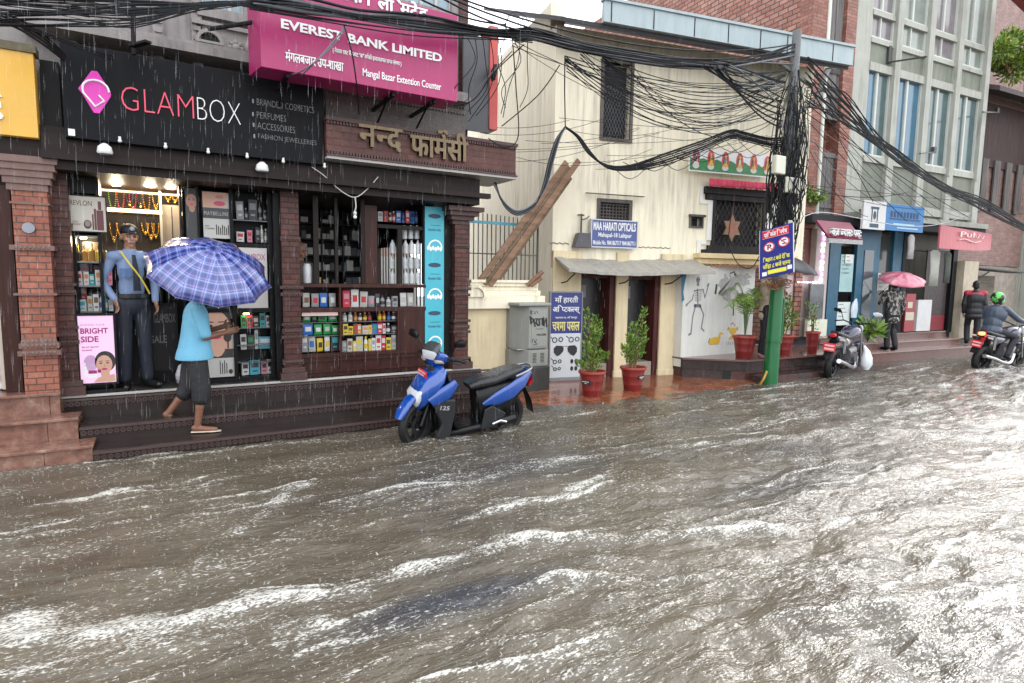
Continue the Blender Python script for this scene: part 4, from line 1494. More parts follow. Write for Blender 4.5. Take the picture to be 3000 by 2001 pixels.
b.tube([(bl[0] - .35, we + .36, 4.05), (bl[0] + .05, we + .2, 4.15)], .02, 6)
b.build('bracket', blackmet, ES)

# pharmacy fascia in brick with raised bronze letters
w_ = -.5
r_ = PS.rc(955, 328, 1510, 526, w_)
zt_ = (PS.at(955, 330, w_)[1] + PS.at(1508, 430, w_)[1]) / 2
PF = thing('pharmacy_sign', 'red brick fascia with raised bronze Nepali letters over the pharmacy', 'sign', PS, ((r_[0] + r_[1]) / 2, -.2, r_[2]))
b = MB(); b.box(r_[0], r_[1], w_, .0 - .01, r_[2] + .05, zt_ - .04); b.box(3.48, r_[1], -.009, .25, r_[2] + .05, zt_ - .04)
b.build('brick_face', brick('fascia_brick', (.10, .037, .03), (.135, .055, .042), (.085, .045, .038), .19, .075, .005, .45, .4), PF)
b = MB()
b.box(r_[0] - .01, r_[1] + .015, w_ - .03, .0 - .011, r_[2] + .03, r_[2] + .05); b.box(r_[0] - .01, r_[1] + .015, w_ - .03, -.011, zt_ - .04, zt_)
n = 70
for k in range(n):
    u = r_[0] + (r_[1] - r_[0]) * (k + .5) / n
    b.box(u - .011, u + .011, w_ - .024, w_ - .001, r_[2] + .055, r_[2] + .085); b.box(u - .011, u + .011, w_ - .024, w_ - .001, zt_ - .075, zt_ - .045)
b.build('carved_edge', carved, PF)
b = MB(); b.box(r_[0], r_[1] + .01, w_ - .015, .25, r_[2], r_[2] + .029); b.build('slab', mat('pale_slab', (.36, .34, .32), .5, .2), PF)
b = MB()
F2_ = lambda x_, y_: PS.at(700 + x_ / 3.1347, y_ / 3.1347, w_)
ua, ub, uc, ud = F2_(1090, 1250)[0], F2_(1490, 1330)[0], F2_(1560, 1330)[0], F2_(2090, 1400)[0]
za = (F2_(1130, 1350)[1] + F2_(2050, 1490)[1]) / 2; zc = (F2_(1130, 1140)[1] + F2_(1900, 1260)[1]) / 2
b.text('नन्द', ua, ub, za, zc, w_ - .0, .05, .03)
b.text('फार्मेसी', uc, ud, za - .02, zc + .07, w_ - .0, .05, .03)
b.build('lettering', mat('tarnished_bronze', (.17, .12, .065), .45, .4, 14, metal=.3), PF)

# dark board seen edge-on at the alley corner
bd = thing('alley_board', 'tall dark signboard seen from behind with a red painted edge above the alley', 'sign', PS, (3.8, -.45, 3.3))
r_ = PS.rc(1358, 95, 1434, 390, -.15)
b = MB(); b.box(r_[0], r_[1], -.15, -.11, r_[2], r_[3]); b.build('sheet', mat('dark_sheet', (.05, .052, .06), .4, .4, 3), bd)
e_ = PS.rc(1434, 75, 1455, 382, -.15)
b = MB(); b.box(e_[0] + .003, e_[1], -.17, .1, e_[2], e_[3]); b.build('edge', mat('red_board_edge', (.45, .06, .05), .45, .25, 4), bd)
u, z = PS.at(1440, 215, -.2)
b = MB(); b.loft([((u - .0, -.25, z - .1), (.015, 0, 0), (0, .05, 0)), ((u, -.27, z), (.05, 0, .01), (0, .03, 0)), ((u + .03, -.25, z + .1), (.02, 0, 0), (0, .03, 0))], 8); b.build('floodlight', blackmet, bd)

# optician's wall sign
r_ = PG.rc(1735, 644, 1864, 726, -.12)
OS = thing('optician_wall_sign', 'blue and white optician signboard fixed under the small lattice window', 'sign', PG, ((r_[0] + r_[1]) / 2, -.1, r_[2]))
sblue = mat('sign_blue', (.055, .085, .26), .35, .1, 3)
b = MB(); b.box(r_[0], r_[1], -.12, -.06, r_[2], r_[3]); b.build('panel', sblue, OS)
b = MB(); f = .018
b.box(r_[0] - f, r_[1] + f, -.13, -.05, r_[3], r_[3] + f); b.box(r_[0] - f, r_[1] + f, -.13, -.05, r_[2] - f, r_[2]); b.box(r_[0] - f, r_[0], -.13, -.05, r_[2], r_[3]); b.box(r_[1], r_[1] + f, -.13, -.05, r_[2], r_[3])
b.build('frame', mat('pale_sign_frame', (.55, .57, .6), .4), OS)
b = MB(); H = r_[3] - r_[2]; W = r_[1] - r_[0]
b.text('MAA HARATI OPTICALS', r_[0] + .03 * W, r_[1] - .03 * W, r_[2] + .62 * H, r_[2] + .94 * H, -.12, .006, .02)
b.text('Mahapal-18 Lalitpur', r_[0] + .14 * W, r_[1] - .12 * W, r_[2] + .32 * H, r_[2] + .54 * H, -.12, .006, .012)
b.text('Mobile No. 9841867717 9841867711', r_[0] + .03 * W, r_[1] - .03 * W, r_[2] + .07 * H, r_[2] + .24 * H, -.12, .006, .008)
b.build('lettering', white_l, OS)
# slanted lamp box on the wall beside it
r_ = PG.rc(1684, 682, 1727, 726, -.1)
LBx = thing('lamp_box', 'dark trapezoid lamp box with a pipe mast beside the blue optician sign', 'lamp', PG, (r_[0], -.1, r_[2]))
b = MB(); b.prism([(r_[0] - .02, r_[2]), (r_[1] + .01, r_[2]), (r_[1] - .01, r_[3]), (r_[0] + .05, r_[3])], -.16, -.02); b.build('body', mat('dark_slate_box', (.07, .07, .08), .4, .3), LBx, bevel=.006)
b = MB(); u = (r_[0] + r_[1]) / 2; b.tube([(u, -.05, r_[3]), (u, -.05, r_[3] + .32)], .014, 6); b.tube([(u - .07, -.05, r_[3] + .30), (u + .05, -.05, r_[3] + .30)], .012, 5); b.tube([(u, -.05, r_[3] + .22), (u + .1, -.05, r_[3] + .25), (u + .14, -.05, r_[3] + .29)], .010, 5); b.build('mast', m_rust, LBx)

# optician's standing board by the doorway
r_ = PG.rc(1613, 857, 1696, 1106, -.09)
OB = thing('optician_floor_sign', 'tall blue and white standing board with Nepali lettering and pictures of spectacles', 'sign', PG, ((r_[0] + r_[1]) / 2, -.09, r_[2]))
W = r_[1] - r_[0]; H = r_[3] - r_[2]
zs_ = r_[2] + .53 * H
b = MB(); b.box(r_[0], r_[1], -.12, -.07, zs_, r_[3]); b.build('blue_panel', mat('deep_sign_blue', (.022, .035, .20), .3, .15, 3), OB)
b = MB(); b.box(r_[0], r_[1], -.12, -.07, r_[2] + .02, zs_ - .001); b.build('white_panel', mat('sign_white', (.62, .66, .68), .35, .05), OB)
b = MB(); b.box(r_[0] - .018, r_[0] - .001, -.13, -.06, r_[2], r_[3] + .02); b.box(r_[1] + .001, r_[1] + .018, -.13, -.06, r_[2], r_[3] + .02); b.box(r_[0], r_[1], -.13, -.06, r_[3] + .001, r_[3] + .02); b.box(r_[0], r_[1], -.13, -.06, r_[2] - .04, r_[2] + .018)
b.build('frame', mat('steel_frame', (.25, .26, .28), .4, .2), OB)
b = MB()
b.text('माँ हारती', r_[0] + .12 * W, r_[1] - .12 * W, zs_ + .345 * H, zs_ + .435 * H, -.12, .006, .02)
b.text('अप्टिकल्स्', r_[0] + .06 * W, r_[1] - .05 * W, zs_ + .225 * H, zs_ + .33 * H, -.12, .006, .02)
b.text('महापाल-१८, ललितपुर', r_[0] + .14 * W, r_[1] - .14 * W, zs_ + .165 * H, zs_ + .20 * H, -.12, .006, .012)
b.build('lettering', white_l, OB)
b = MB(); b.text('चश्मा पसल', r_[0] + .05 * W, r_[1] - .05 * W, zs_ + .03 * H, zs_ + .135 * H, -.12, .006, .02); b.build('yellow_lettering', mat('yellow_letter', (.80, .72, .22), .4), OB)
b = MB()
u = (r_[0] + r_[1]) / 2; z = r_[2] + .33 * H
for s in (-1, 1):
    b.prism([(u + s * W * q, z + e * H) for q, e in ((.06, .03), (.12, .055), (.30, .06), (.38, .03), (.38, -.02), (.28, -.065), (.18, -.05), (.08, -.01))][::s * -1 or 1], -.128, -.121)
b.tube([(u - .1 * W, -.124, z + .05 * H), (u + .1 * W, -.124, z + .05 * H)], .004, 5)
for zc, sc in ((.455, 1.0), (.20, .8), (.115, .7)):
    for s in (-1, 1):
        cx = u + s * W * .27; cz = r_[2] + zc * H
        if zc < .4 and s > 0:
            b.disc(cx - .05 * W, cz, .05 * W, .028 * H, -.126, -.121, 10); b.disc(cx + .09 * W, cz, .05 * W, .028 * H, -.126, -.121, 10)
        else:
            b.ring(cx - .09 * W * sc, cz, .085 * W * sc, .014, -.127, -.121, 14); b.ring(cx + .11 * W * sc, cz + .005 * H, .075 * W * sc, .014, -.127, -.121, 14)
            b.tube([(cx - .17 * W * sc, -.124, cz + .02 * H), (cx - .25 * W * sc, -.124, cz + .045 * H)], .006, 5)
b.build('spectacles_picture', ink, OB)

# deity banner and red valance above the ornate window
r_ = PG.rc(2022, 428, 2268, 505, -.2)
DB = thing('painted_banner', 'long banner of six seated figures in red ovals on a green and white ground', 'banner', PG, ((r_[0] + r_[1]) / 2, -.2, r_[2]))
zt_ = PG.at(2022, 430, -.2)[1]; zb_ = PG.at(2018, 500, -.2)[1]
b = MB(); b.box(r_[0], r_[1], -.2, -.17, zb_, zt_); b.build('cloth', white_l, DB)
b = MB(); n = 26; W = r_[1] - r_[0]; H = zt_ - zb_
P = [(r_[0] + .01, zb_ + .05 * H)] + [(r_[1] - .01, zb_ + .05 * H)] + [(r_[1] - .01 - (W - .02) * i / n, zb_ + H * (.42 + .16 * abs(math.sin(i * .78)))) for i in range(n + 1)]
b.prism(P, -.204, -.2005); b.build('green_hills', mat('banner_green', (.05, .22, .08), .5, .5, 12), DB)
bm_ = [mat('banner_red', (.62, .10, .09), .5), mat('banner_orange', (.75, .42, .08), .5), mat('banner_pale', (.66, .62, .58), .5), mat('banner_dark', (.04, .045, .06), .5), mat('banner_blue', (.05, .25, .45), .5)]
for k in range(6):
    u = r_[0] + W * (.07 + .168 * k); z = zb_ + .55 * H
    b = MB()
    b.mi = 0; b.disc(u, z, .042 * W, .40 * H, -.207, -.2045, 18)
    b.mi = 2; b.disc(u, z - .31 * H, .038 * W, .12 * H, -.209, -.2075, 12)
    b.mi = 3; b.disc(u, z - .03 * H, .026 * W, .25 * H, -.211, -.2095, 14)
    b.mi = 2 if k == 0 else 1
    b.disc(u, z + .18 * H, .010 * W, .10 * H, -.213, -.2115, 10)
    b.prism([(u - .020 * W, z - .20 * H), (u + .020 * W, z - .20 * H), (u + .014 * W, z + .08 * H), (u - .014 * W, z + .08 * H)], -.213, -.2115)
    b.disc(u, z - .2 * H, .026 * W, .08 * H, -.214, -.2125, 12)
    b.mi = (3, 1, 4, 2, 0, 1)[k]
    b.prism([(u - .012 * W, z + .08 * H), (u - .016 * W, z - .15 * H), (u, z - .12 * H), (u + .012 * W, z + .1 * H)][::1], -.216, -.2145)
    b.build('seated_figure', bm_, DB)
r_ = PG.rc(2078, 520, 2285, 568, -.2)
b = MB()
n = 90
zt_ = PG.at(2080, 522, -.2)[1]; zb_ = PG.at(2080, 545, -.2)[1]
for i in range(n + 1):
    u = r_[0] + (r_[1] - r_[0]) * i / n
    wv = .025 * math.sin(i * 1.35) + .01 * math.sin(i * .5)
    for q in range(4):
        b.v.append((u, -.2 - .02 * q * .5 + wv * q / 3, zt_ - (zt_ - zb_ + .012 * math.sin(i * .9)) * q / 3))
for i in range(n):
    for q in range(3):
        j = i * 4 + q
        b.f.append((j, j + 1, j + 5, j + 4)); b.m.append(0)
va = b.build('red_valance', mat('crimson_cloth', (.55, .05, .10), .7, .5, 16), None, PG, 'gathered red cloth valance hanging over the ornate window', 'valance', smooth='all')
so_ = va.modifiers.new('thick', 'SOLIDIFY'); so_.thickness = .004
u, z = PG.at(2143, 668, -.08)
b = MB()
P = []
for k in range(12):
    g = PI / 2 + k * PI / 6; q = .21 if k % 2 == 0 else .125
    P.append((u + q * math.cos(g), z + q * 1.15 * math.sin(g)))
b.prism(P, -.10, -.08)
so_ = b.build('hanging_star', mat('rusty_tinsel', (.26, .13, .07), .5, .7, 25), None, PG, 'rusty brown six pointed star hung in the ornate window', 'ornament')
b = MB(); b.tube([(u, -.09, z + .2), (u + .02, -.09, z + .62)], .004, 4)
b.disc(u - .01, z, .06, .09, -.106, -.101, 12); q_ = b.build('tassel', mat('faded_red_tinsel', (.35, .12, .09), .6, .5, 30), so_, PG)

# no-parking board tied to the green pole: it faces a little down the street
NPp = Pl(0, 0, 0)
NP = thing('no_parking_sign', 'blue Nepali no parking board tied to the green pole', 'sign', NPp, (0, 0, 0))
_v = ray(2274, 735).normalized()
_e2 = (up * math.cos(R(20)) + _v * math.sin(R(20))).normalized()        # it hangs askew: yawed and leaning back
_e1 = rt + up * .24
_e1 = (_e1 - _v * (_e1.dot(_e2) / _v.dot(_e2))).normalized()
NP.matrix_world = Matrix.Translation(PW.pt(2274, 735, 6.12)) @ Matrix((_e1, _e2.cross(_e1), _e2)).transposed().to_4x4()
u0, u1, z0, z1 = -.265, .265, -.43, .43
b = MB(); b.box(u0, u1, 0, .012, z0, z1); b.build('board', mat('royal_blue_board', (.014, .02, .20), .3, .1, 3), NP)
b = MB(); e = .008
b.box(u0 - e, u0, -.004, .016, z0, z1); b.box(u1, u1 + e, -.004, .016, z0, z1); b.build('frame', mat('blue_white_edge', (.5, .55, .6), .4), NP)
W, H = u1 - u0, z1 - z0
b = MB(); b.box(u0 + .08 * W, u1 - .12 * W, -.004, -.001, z0 + .80 * H, z0 + .965 * H); rp = b.build('red_panel', mat('sign_red', (.62, .02, .03), .35), NP)
b = MB()
for p in ((.08, .88, .80, .805), (.08, .88, .96, .965)): b.box(u0 + p[0] * W, u0 + p[1] * W, -.006, -.0045, z0 + p[2] * H, z0 + p[3] * H)
b.text('पार्किङ निषेध', u0 + .13 * W, u0 + .83 * W, z0 + .825 * H, z0 + .945 * H, -.004, .004, .025)
b.disc(u0 + .29 * W, z0 + .61 * H, .165 * W, .165 * W, -.004, -.001, 22); b.disc(u0 + .73 * W, z0 + .65 * H, .165 * W, .165 * W, -.004, -.001, 22)
b.box(u0 + .08 * W, u0 + .22 * W, -.004, -.001, z0 + .035 * H, z0 + .115 * H); b.box(u0 + .83 * W, u0 + .96 * W, -.004, -.001, z0 + .075 * H, z0 + .155 * H)
b.build('white_marks', white_l, NP)
b = MB()
for cx, cz in ((.29, .61), (.73, .65)):
    b.ring(u0 + cx * W, z0 + cz * H, .165 * W, .028 * W, -.008, -.0045, 22)
    g = R(-45); L = .14 * W
    b.obox((u0 + cx * W - L * .7, -.008, z0 + cz * H + L * .7), (u0 + cx * W + L * .7, -.008, z0 + cz * H - L * .7), .014, .003, (0, 1, 0))
b.build('red_rings', MATS['sign_red'], NP)
b = MB()
b.text('P', u0 + .235 * W, u0 + .36 * W, z0 + .555 * H, z0 + .665 * H, -.004, .0015, .03)
b.tube([(u0 + .66 * W, -.005, z0 + .67 * H), (u0 + .73 * W, -.005, z0 + .69 * H), (u0 + .80 * W, -.005, z0 + .685 * H)], .008, 5); b.box(u0 + .68 * W, u0 + .78 * W, -.006, -.0045, z0 + .60 * H, z0 + .62 * H)
b.build('black_marks', ink, NP)
b = MB()
b.text('बिहान ८ बजे देखि', u0 + .10 * W, u0 + .90 * W, z0 + .30 * H, z0 + .42 * H, 0, .004, .025)
b.text('साँझ ८ बजे सम्म', u0 + .10 * W, u0 + .92 * W, z0 + .165 * H, z0 + .285 * H, 0, .004, .025)
b.box(u0 + .25 * W, u0 + .80 * W, -.004, -.001, z0 + .055 * H, z0 + .135 * H)
b.build('yellow_lettering', mat('bright_yellow', (.72, .70, .06), .4), NP)

# three far shop signs
a0, a1, a2, a3 = PC.at(2400, 645, -.55), PC.at(2491, 645, -.55), PC.at(2470, 692, -.8), PC.at(2378, 692, -.8)
RS = thing('red_awning_sign', 'small dark red awning board with white Nepali lettering beyond the pole', 'sign', PC, (a3[0], -.7, a3[1]))
u0, u1 = a0[0] - .08, a1[0]
b = MB(); b.add([(u0, -.85, a3[1]), (u1, -.85, a3[1]), (u1, -.55, a0[1]), (u0, -.55, a0[1]), (u0, -.82, a3[1] - .02), (u1, -.82, a3[1] - .02), (u1, -.5, a0[1] - .02), (u0, -.5, a0[1] - .02)], [(0, 1, 2, 3), (7, 6, 5, 4), (0, 4, 5, 1), (1, 5, 6, 2), (2, 6, 7, 3), (3, 7, 4, 0)])
b.build('board', mat('wine_board', (.20, .014, .05), .4, .15), RS)
b = MB(); b.box(u0, u1, -.86, -.82, a3[1] - .11, a3[1] - .021); b.build('lower_strip', mat('strip_grey', (.35, .33, .34), .5, .6, 12), RS)
b = MB(); b.text('बज्र ज्यासः पसः', u0 + .07, u1 - .06, a3[1] + .03, a3[1] + .18, -.80, .06, .02); b.build('lettering', white_l, RS)
r_ = PC.rc(2532, 588, 2703, 682, -.6)
r2 = PC.rc(2532, 588, 2592, 672, -.6)
BS = thing('blue_sign', 'blue shop board with a white left panel on the concrete building', 'sign', PC, (r_[0], -.6, r_[2]))
z0, z1 = r2[2], r2[3]
b = MB(); b.box(r2[0], r2[1], -.6, -.55, z0 - .02, z1 + .02); b.build('white_panel', MATS['white_board'], BS)
b = MB(); b.box(r2[1] + .002, r_[1], -.6, -.55, z0 - .01, z1); b.build('blue_panel', mat('azure_board', (.02, .17, .42), .4, .25, 3), BS)
b = MB(); cx, cz = (r2[0] + r2[1]) / 2, (z0 + z1) / 2
b.box(cx - .14, cx + .14, -.606, -.601, cz + .13, cz + .18); b.box(cx - .11, cx - .08, -.606, -.601, cz - .15, cz + .13); b.box(cx + .08, cx + .11, -.606, -.601, cz - .15, cz + .13); b.box(cx - .15, cx + .15, -.606, -.601, cz - .26, cz - .18); b.disc(cx, cz, .05, .09, -.606, -.601, 10)
b.build('emblem', mat('dark_blue_ink', (.03, .06, .1), .5), BS)
b = MB(); W = r_[1] - r2[1]
for k in range(9): b.box(r2[1] + W * (.12 + .085 * k), r2[1] + W * (.17 + .085 * k), -.606, -.601, cz - .0, cz + .13)
b.box(r2[1] + W * .1, r2[1] + W * .9, -.606, -.601, cz - .05, cz - .02)
b.build('dark_lettering', mat('navy_ink', (.015, .05, .14), .5), BS)
b = MB(); b.box(r2[1] + W * .2, r2[1] + W * .75, -.606, -.601, cz - .16, cz - .13); b.box(r2[1] + W * .3, r2[1] + W * .85, -.606, -.601, cz - .24, cz - .21); b.build('pale_lines', mat('pale_blue_ink', (.4, .6, .7), .5), BS)
r_ = PC.rc(2757, 658, 2902, 728, -.7)
PK = thing('pink_sign', 'rose pink board with a looping white script over the clothes shop', 'sign', PC, (r_[0], -.7, r_[2]))
z1 = PC.at(2757, 658, -.7)[1]; z0 = PC.at(2757, 728, -.7)[1]
W = r_[1] - r_[0]
b = MB(); n = 16
for i in range(n + 1):
    q = i / n
    for k, w_ in ((0, -.7), (1, -.66)):
        b.v.append((r_[0] + W * q, w_ - .05 * math.sin(PI * q), z0 - .10 * q * q + .14 * q ** 3)); b.v.append((r_[0] + W * q, w_, z1 - .12 * q))
for i in range(n):
    j = 4 * i
    for f in ((0, 4, 5, 1), (2, 3, 7, 6), (1, 5, 7, 3), (0, 2, 6, 4)): b.f.append(tuple(j + c_ for c_ in f)); b.m.append(0)
b.f.append((0, 1, 3, 2)); b.f.append((4 * n, 4 * n + 2, 4 * n + 3, 4 * n + 1)); b.m += [0, 0]
b.build('banner', mat('rose_pink_sheet', (.50, .13, .15), .45, .15, 2, streak=.3), PK)
b = MB()
b.text('Pul', r_[0] + .33 * W, r_[0] + .60 * W, z0 + .30, z1 - .12, -.755, .004, .01, 1, .08)
s_ = [(r_[0] + W * (.58 + .03 * k), -.76, z0 + .33 + .05 * math.sin(k * 1.9)) for k in range(8)]
b.tube(spline(s_, 4), .009, 4)
b.tube(spline([(r_[0] + W * (.30 + .07 * k), -.765, z0 + .22 + .03 * math.sin(k * 1.1)) for k in range(7)], 4), .012, 4)
b.build('lettering', mat('pale_pink_letter', (.72, .55, .52), .4), PK)
# ================================================================ SHOP CONTENTS
WARM = mat('warm_lamp', (1.0, .72, .35), emit=14)
WARMS = mat('warm_shelf_glow', (1.0, .76, .45), emit=1.0)
ORDN = ('', 'second ', 'third ', 'fourth ', 'fifth ', 'sixth ', 'seventh ', 'eighth ', 'ninth ', 'tenth ')
COLS = {'white': (.68, .68, .66), 'pink': (.62, .25, .33), 'teal': (.05, .36, .38), 'orange': (.65, .25, .06), 'red': (.55, .03, .05), 'yellow': (.70, .52, .04), 'green': (.03, .30, .08),
        'blue': (.04, .16, .50), 'dark': (.05, .045, .05), 'amber': (.40, .19, .03), 'brown': (.20, .09, .04), 'grey': (.3, .31, .33), 'black': (.02, .02, .022), 'pale': (.5, .5, .46), 'cyan': (.08, .42, .55)}
PROTO = {}
def proto(kind):
    if kind in PROTO: return PROTO[kind]
    b = MB()
    if kind == 'box':
        b.box(-.5, .5, -.25, .25, 0, 1); b.mi = 1
        b.box(-.36, .36, -.262, -.251, .50, .82); b.box(-.25, .25, -.262, -.251, .2, .3)
    elif kind == 'bottle':
        b.lathe([(.40, 0), (.46, .04), (.46, .62), (.40, .72), (.2, .80), (.2, .84)], (0, 0, 0), 12); b.mi = 1
        b.lathe([(.24, .84), (.24, 1.0)], (0, 0, 0), 10); b.lathe([(.47, .2), (.47, .5)], (0, 0, 0), 12, cap=False)
    elif kind == 'pack':
        b.loft([((0, 0, 0), (.5, 0, 0), (0, .08, 0), 4), ((0, 0, .12), (.49, 0, 0), (0, .2, 0), 3), ((0, 0, .6), (.48, 0, 0), (0, .22, 0), 3), ((0, 0, .9), (.5, 0, 0), (0, .1, 0), 4), ((0, 0, 1), (.5, 0, 0), (0, .02, 0), 4)], 14); b.mi = 1
        b.loft([((0, -.16, .30), (.32, 0, 0), (0, .075, 0), 3), ((0, -.16, .68), (.32, 0, 0), (0, .075, 0), 3)], 10)
    elif kind == 'perfume':
        b.loft([((0, 0, 0), (.45, 0, 0), (0, .25, 0), 3), ((0, 0, .55), (.5, 0, 0), (0, .28, 0), 2.4), ((0, 0, .68), (.2, 0, 0), (0, .16, 0), 2)], 14); b.mi = 1
        b.lathe([(.17, .68), (.17, .86), (.2, .87), (.2, 1.0)], (0, 0, 0), 10)
    me = bpy.data.meshes.new({'box': 'carton', 'bottle': 'bottle', 'pack': 'packet', 'perfume': 'perfume_bottle'}[kind])
    me.from_pydata(b.v, [], b.f)
    me.materials.append(None); me.materials.append(None)
    me.polygons.foreach_set('material_index', b.m)
    if kind != 'box':
        me.shade_smooth(); me.set_sharp_from_angle(angle=R(45))
    PROTO[kind] = me
    return me
NOUN = {'box': 'carton', 'bottle': 'bottle', 'pack': 'packet', 'perfume': 'perfume_bottle'}
def row(pl, w, x0, x1, yb, items, where, yref=None):
    """a row of goods standing on a shelf; items = (kind, colour, second colour, width share, height in pixels)"""
    ua, ub = pl.at(x0, yb, w)[0], pl.at(x1, yb, w)[0]
    z = pl.at((x0 + x1) / 2, yb, w)[1]
    pxm = (pl.at(x0, yb - 50, w)[1] - pl.at(x0, yb, w)[1]) / 50
    tot = sum(i[3] for i in items)
    cur = ua
    seen = {}
    cnt = {}
    for i in items: cnt[i[:2]] = cnt.get(i[:2], 0) + 1
    for kd, c1, c2, sh, hp in items:
        wd_ = (ub - ua) * sh / tot
        k = seen.get((kd, c1), 0); seen[(kd, c1)] = k + 1
        if kd:
            o = bpy.data.objects.new(NOUN[kd], proto(kd))
            COL.objects.link(o)
            o.location = pl.M @ Vector((cur + wd_ / 2, w + random.uniform(-.01, .01), z))
            o.rotation_euler = (0, random.uniform(-.05, .05) if random.random() < .4 else 0, pl.a + random.uniform(-.28, .28))
            s_ = wd_ * .90
            o.scale = (s_, min(s_, .07), hp * pxm * random.uniform(.86, 1.1))
            for q, cn in ((0, c1), (1, c2)):
                o.material_slots[q].link = 'OBJECT'
                o.material_slots[q].material = mat('goods_' + cn, tuple(c * .72 for c in COLS[cn]), .35, .3, 24, spec=.3)
            nm = NOUN[kd].replace('_', ' ')
            pre = (('first ' if k == 0 else ORDN[k]) if cnt[(kd, c1)] > 1 else '')
            tag(o, f'{pre}{c1} {nm} {"from left " if pre else ""}on {where}', nm, 'goods on ' + where)
        cur += wd_
def poster(name, pl, px, w, m, label, cat='poster', frame=None, th=.012):
    r_ = pl.rc(*px, w)
    t_ = thing(name, label, cat, pl, ((r_[0] + r_[1]) / 2, w, r_[2]))
    b = MB(); b.box(r_[0], r_[1], w, w + th, r_[2], r_[3]); b.build('sheet', m, t_)
    if frame:
        f = frame; b = MB()
        b.box(r_[0] - f, r_[0] - .001, w - .008, w + th, r_[2] - f, r_[3] + f); b.box(r_[1] + .001, r_[1] + f, w - .008, w + th, r_[2] - f, r_[3] + f)
        b.box(r_[0], r_[1], w - .008, w + th, r_[3] + .001, r_[3] + f); b.box(r_[0], r_[1], w - .008, w + th, r_[2] - f, r_[2] - .001)
        b.build('frame', blackmet, t_)
    return t_, r_
skinp = mat('printed_skin', (.58, .33, .24), .4, .08, 10); skind = mat('printed_skin_shade', (.42, .21, .15), .4); lipp = mat('printed_lips', (.50, .03, .12), .35); hairp = mat('printed_hair', (.02, .014, .014), .4)
postw = mat('poster_white', (.45, .44, .42), .4, .05); postk = mat('poster_black', (.015, .015, .017), .3, .1); pinkp = mat('poster_pink', (.60, .36, .50), .3, .15, 3)

# --- left display cabinet
w_ = .06
r_ = PS.rc(200, 520, 322, 1150, w_)
LC = thing('display_cabinet', 'tall lit cosmetics cabinet on the left side of the cosmetics shop entrance', 'cabinet', PS, ((r_[0] + r_[1]) / 2, .2, .505))
b = MB()
b.box(r_[0], r_[0] + .03, w_, .42, .505, 2.655); b.box(r_[1] - .03, r_[1], w_, .42, .505, 2.655); b.box(r_[0], r_[1], .421, .45, .505, 2.655)
b.box(r_[0] + .031, r_[1] - .031, w_ + .02, .42, 2.5, 2.655); b.box(r_[0] + .031, r_[1] - .031, w_, .42, .505, 1.23)
b.build('carcass', mat('black_laminate', (.006, .006, .007), .4, .1, spec=.15), LC)
for py in (690, 766, 836, 912):
    z = PS.at(260, py, w_)[1]
    b = MB(); b.box(r_[0] + .031, r_[1] - .031, w_ + .01, .42, z - .016, z); b.build('shelf', mat('glass_shelf', (.10, .11, .11), .1, .1), LC)
b = MB(); z = PS.at(260, 698, w_)[1]; b.box(r_[0] + .05, r_[1] - .05, .405, .419, z - .34, z - .02); b.build('lit_back', mat('mirror_back', (.14, .10, .06), .25, .6, 12), LC)
b = MB(); u, z = PS.at(243, 696, .12); b.lathe([(.03, 0), (.024, -.012)], (u, .16, z), 12); b.build('lamp', WARM, LC)
li = bpy.data.lights.new('cabinet_lamp', 'POINT'); li.energy = 3.5; li.color = (1, .75, .45); li.shadow_soft_size = .03
lo = bpy.data.objects.new('cabinet_lamp', li); COL.objects.link(lo); lo.location = PS.M @ Vector((u, .16, z - .04))
row(PS, .16, 206, 318, 765, [('perfume', 'amber', 'yellow', 1, 52), ('perfume', 'dark', 'yellow', .8, 46), ('perfume', 'amber', 'pale', 1.2, 56), ('perfume', 'amber', 'yellow', 1.2, 54), ('perfume', 'yellow', 'amber', 1.1, 48), ('perfume', 'amber', 'dark', 1, 44)], 'the lit top shelf of the left cabinet')
row(PS, .13, 208, 330, 836, [('bottle', 'teal', 'dark', .8, 46), ('box', 'white', 'red', 1.2, 40), ('box', 'white', 'orange', .9, 43), ('box', 'teal', 'white', .9, 34), ('box', 'white', 'orange', 1.2, 50), ('box', 'pink', 'white', .9, 58), ('box', 'pink', 'red', .7, 60)], 'the middle shelf of the left cabinet')
row(PS, .30, 225, 325, 805, [('box', 'pink', 'white', 1.3, 40), ('', '', '', .3, 0), ('box', 'dark', 'pink', 1, 34), ('box', 'pale', 'pink', 1, 30)], 'left cabinet middle shelf, at the back')
row(PS, .13, 212, 334, 912, [('box', 'white', 'teal', 1.2, 30), ('box', 'white', 'cyan', 1.4, 34), ('box', 'pale', 'amber', .9, 52), ('box', 'white', 'brown', 1.1, 48), ('bottle', 'white', 'blue', .8, 50), ('bottle', 'cyan', 'white', .8, 56), ('box', 'pale', 'grey', .9, 40)], 'the lower shelf of the left cabinet')
row(PS, .30, 216, 300, 882, [('box', 'yellow', 'dark', .6, 46), ('box', 'red', 'white', .9, 52), ('bottle', 'dark', 'grey', .8, 46), ('bottle', 'pale', 'dark', .8, 40)], 'left cabinet lower shelf, at the back')

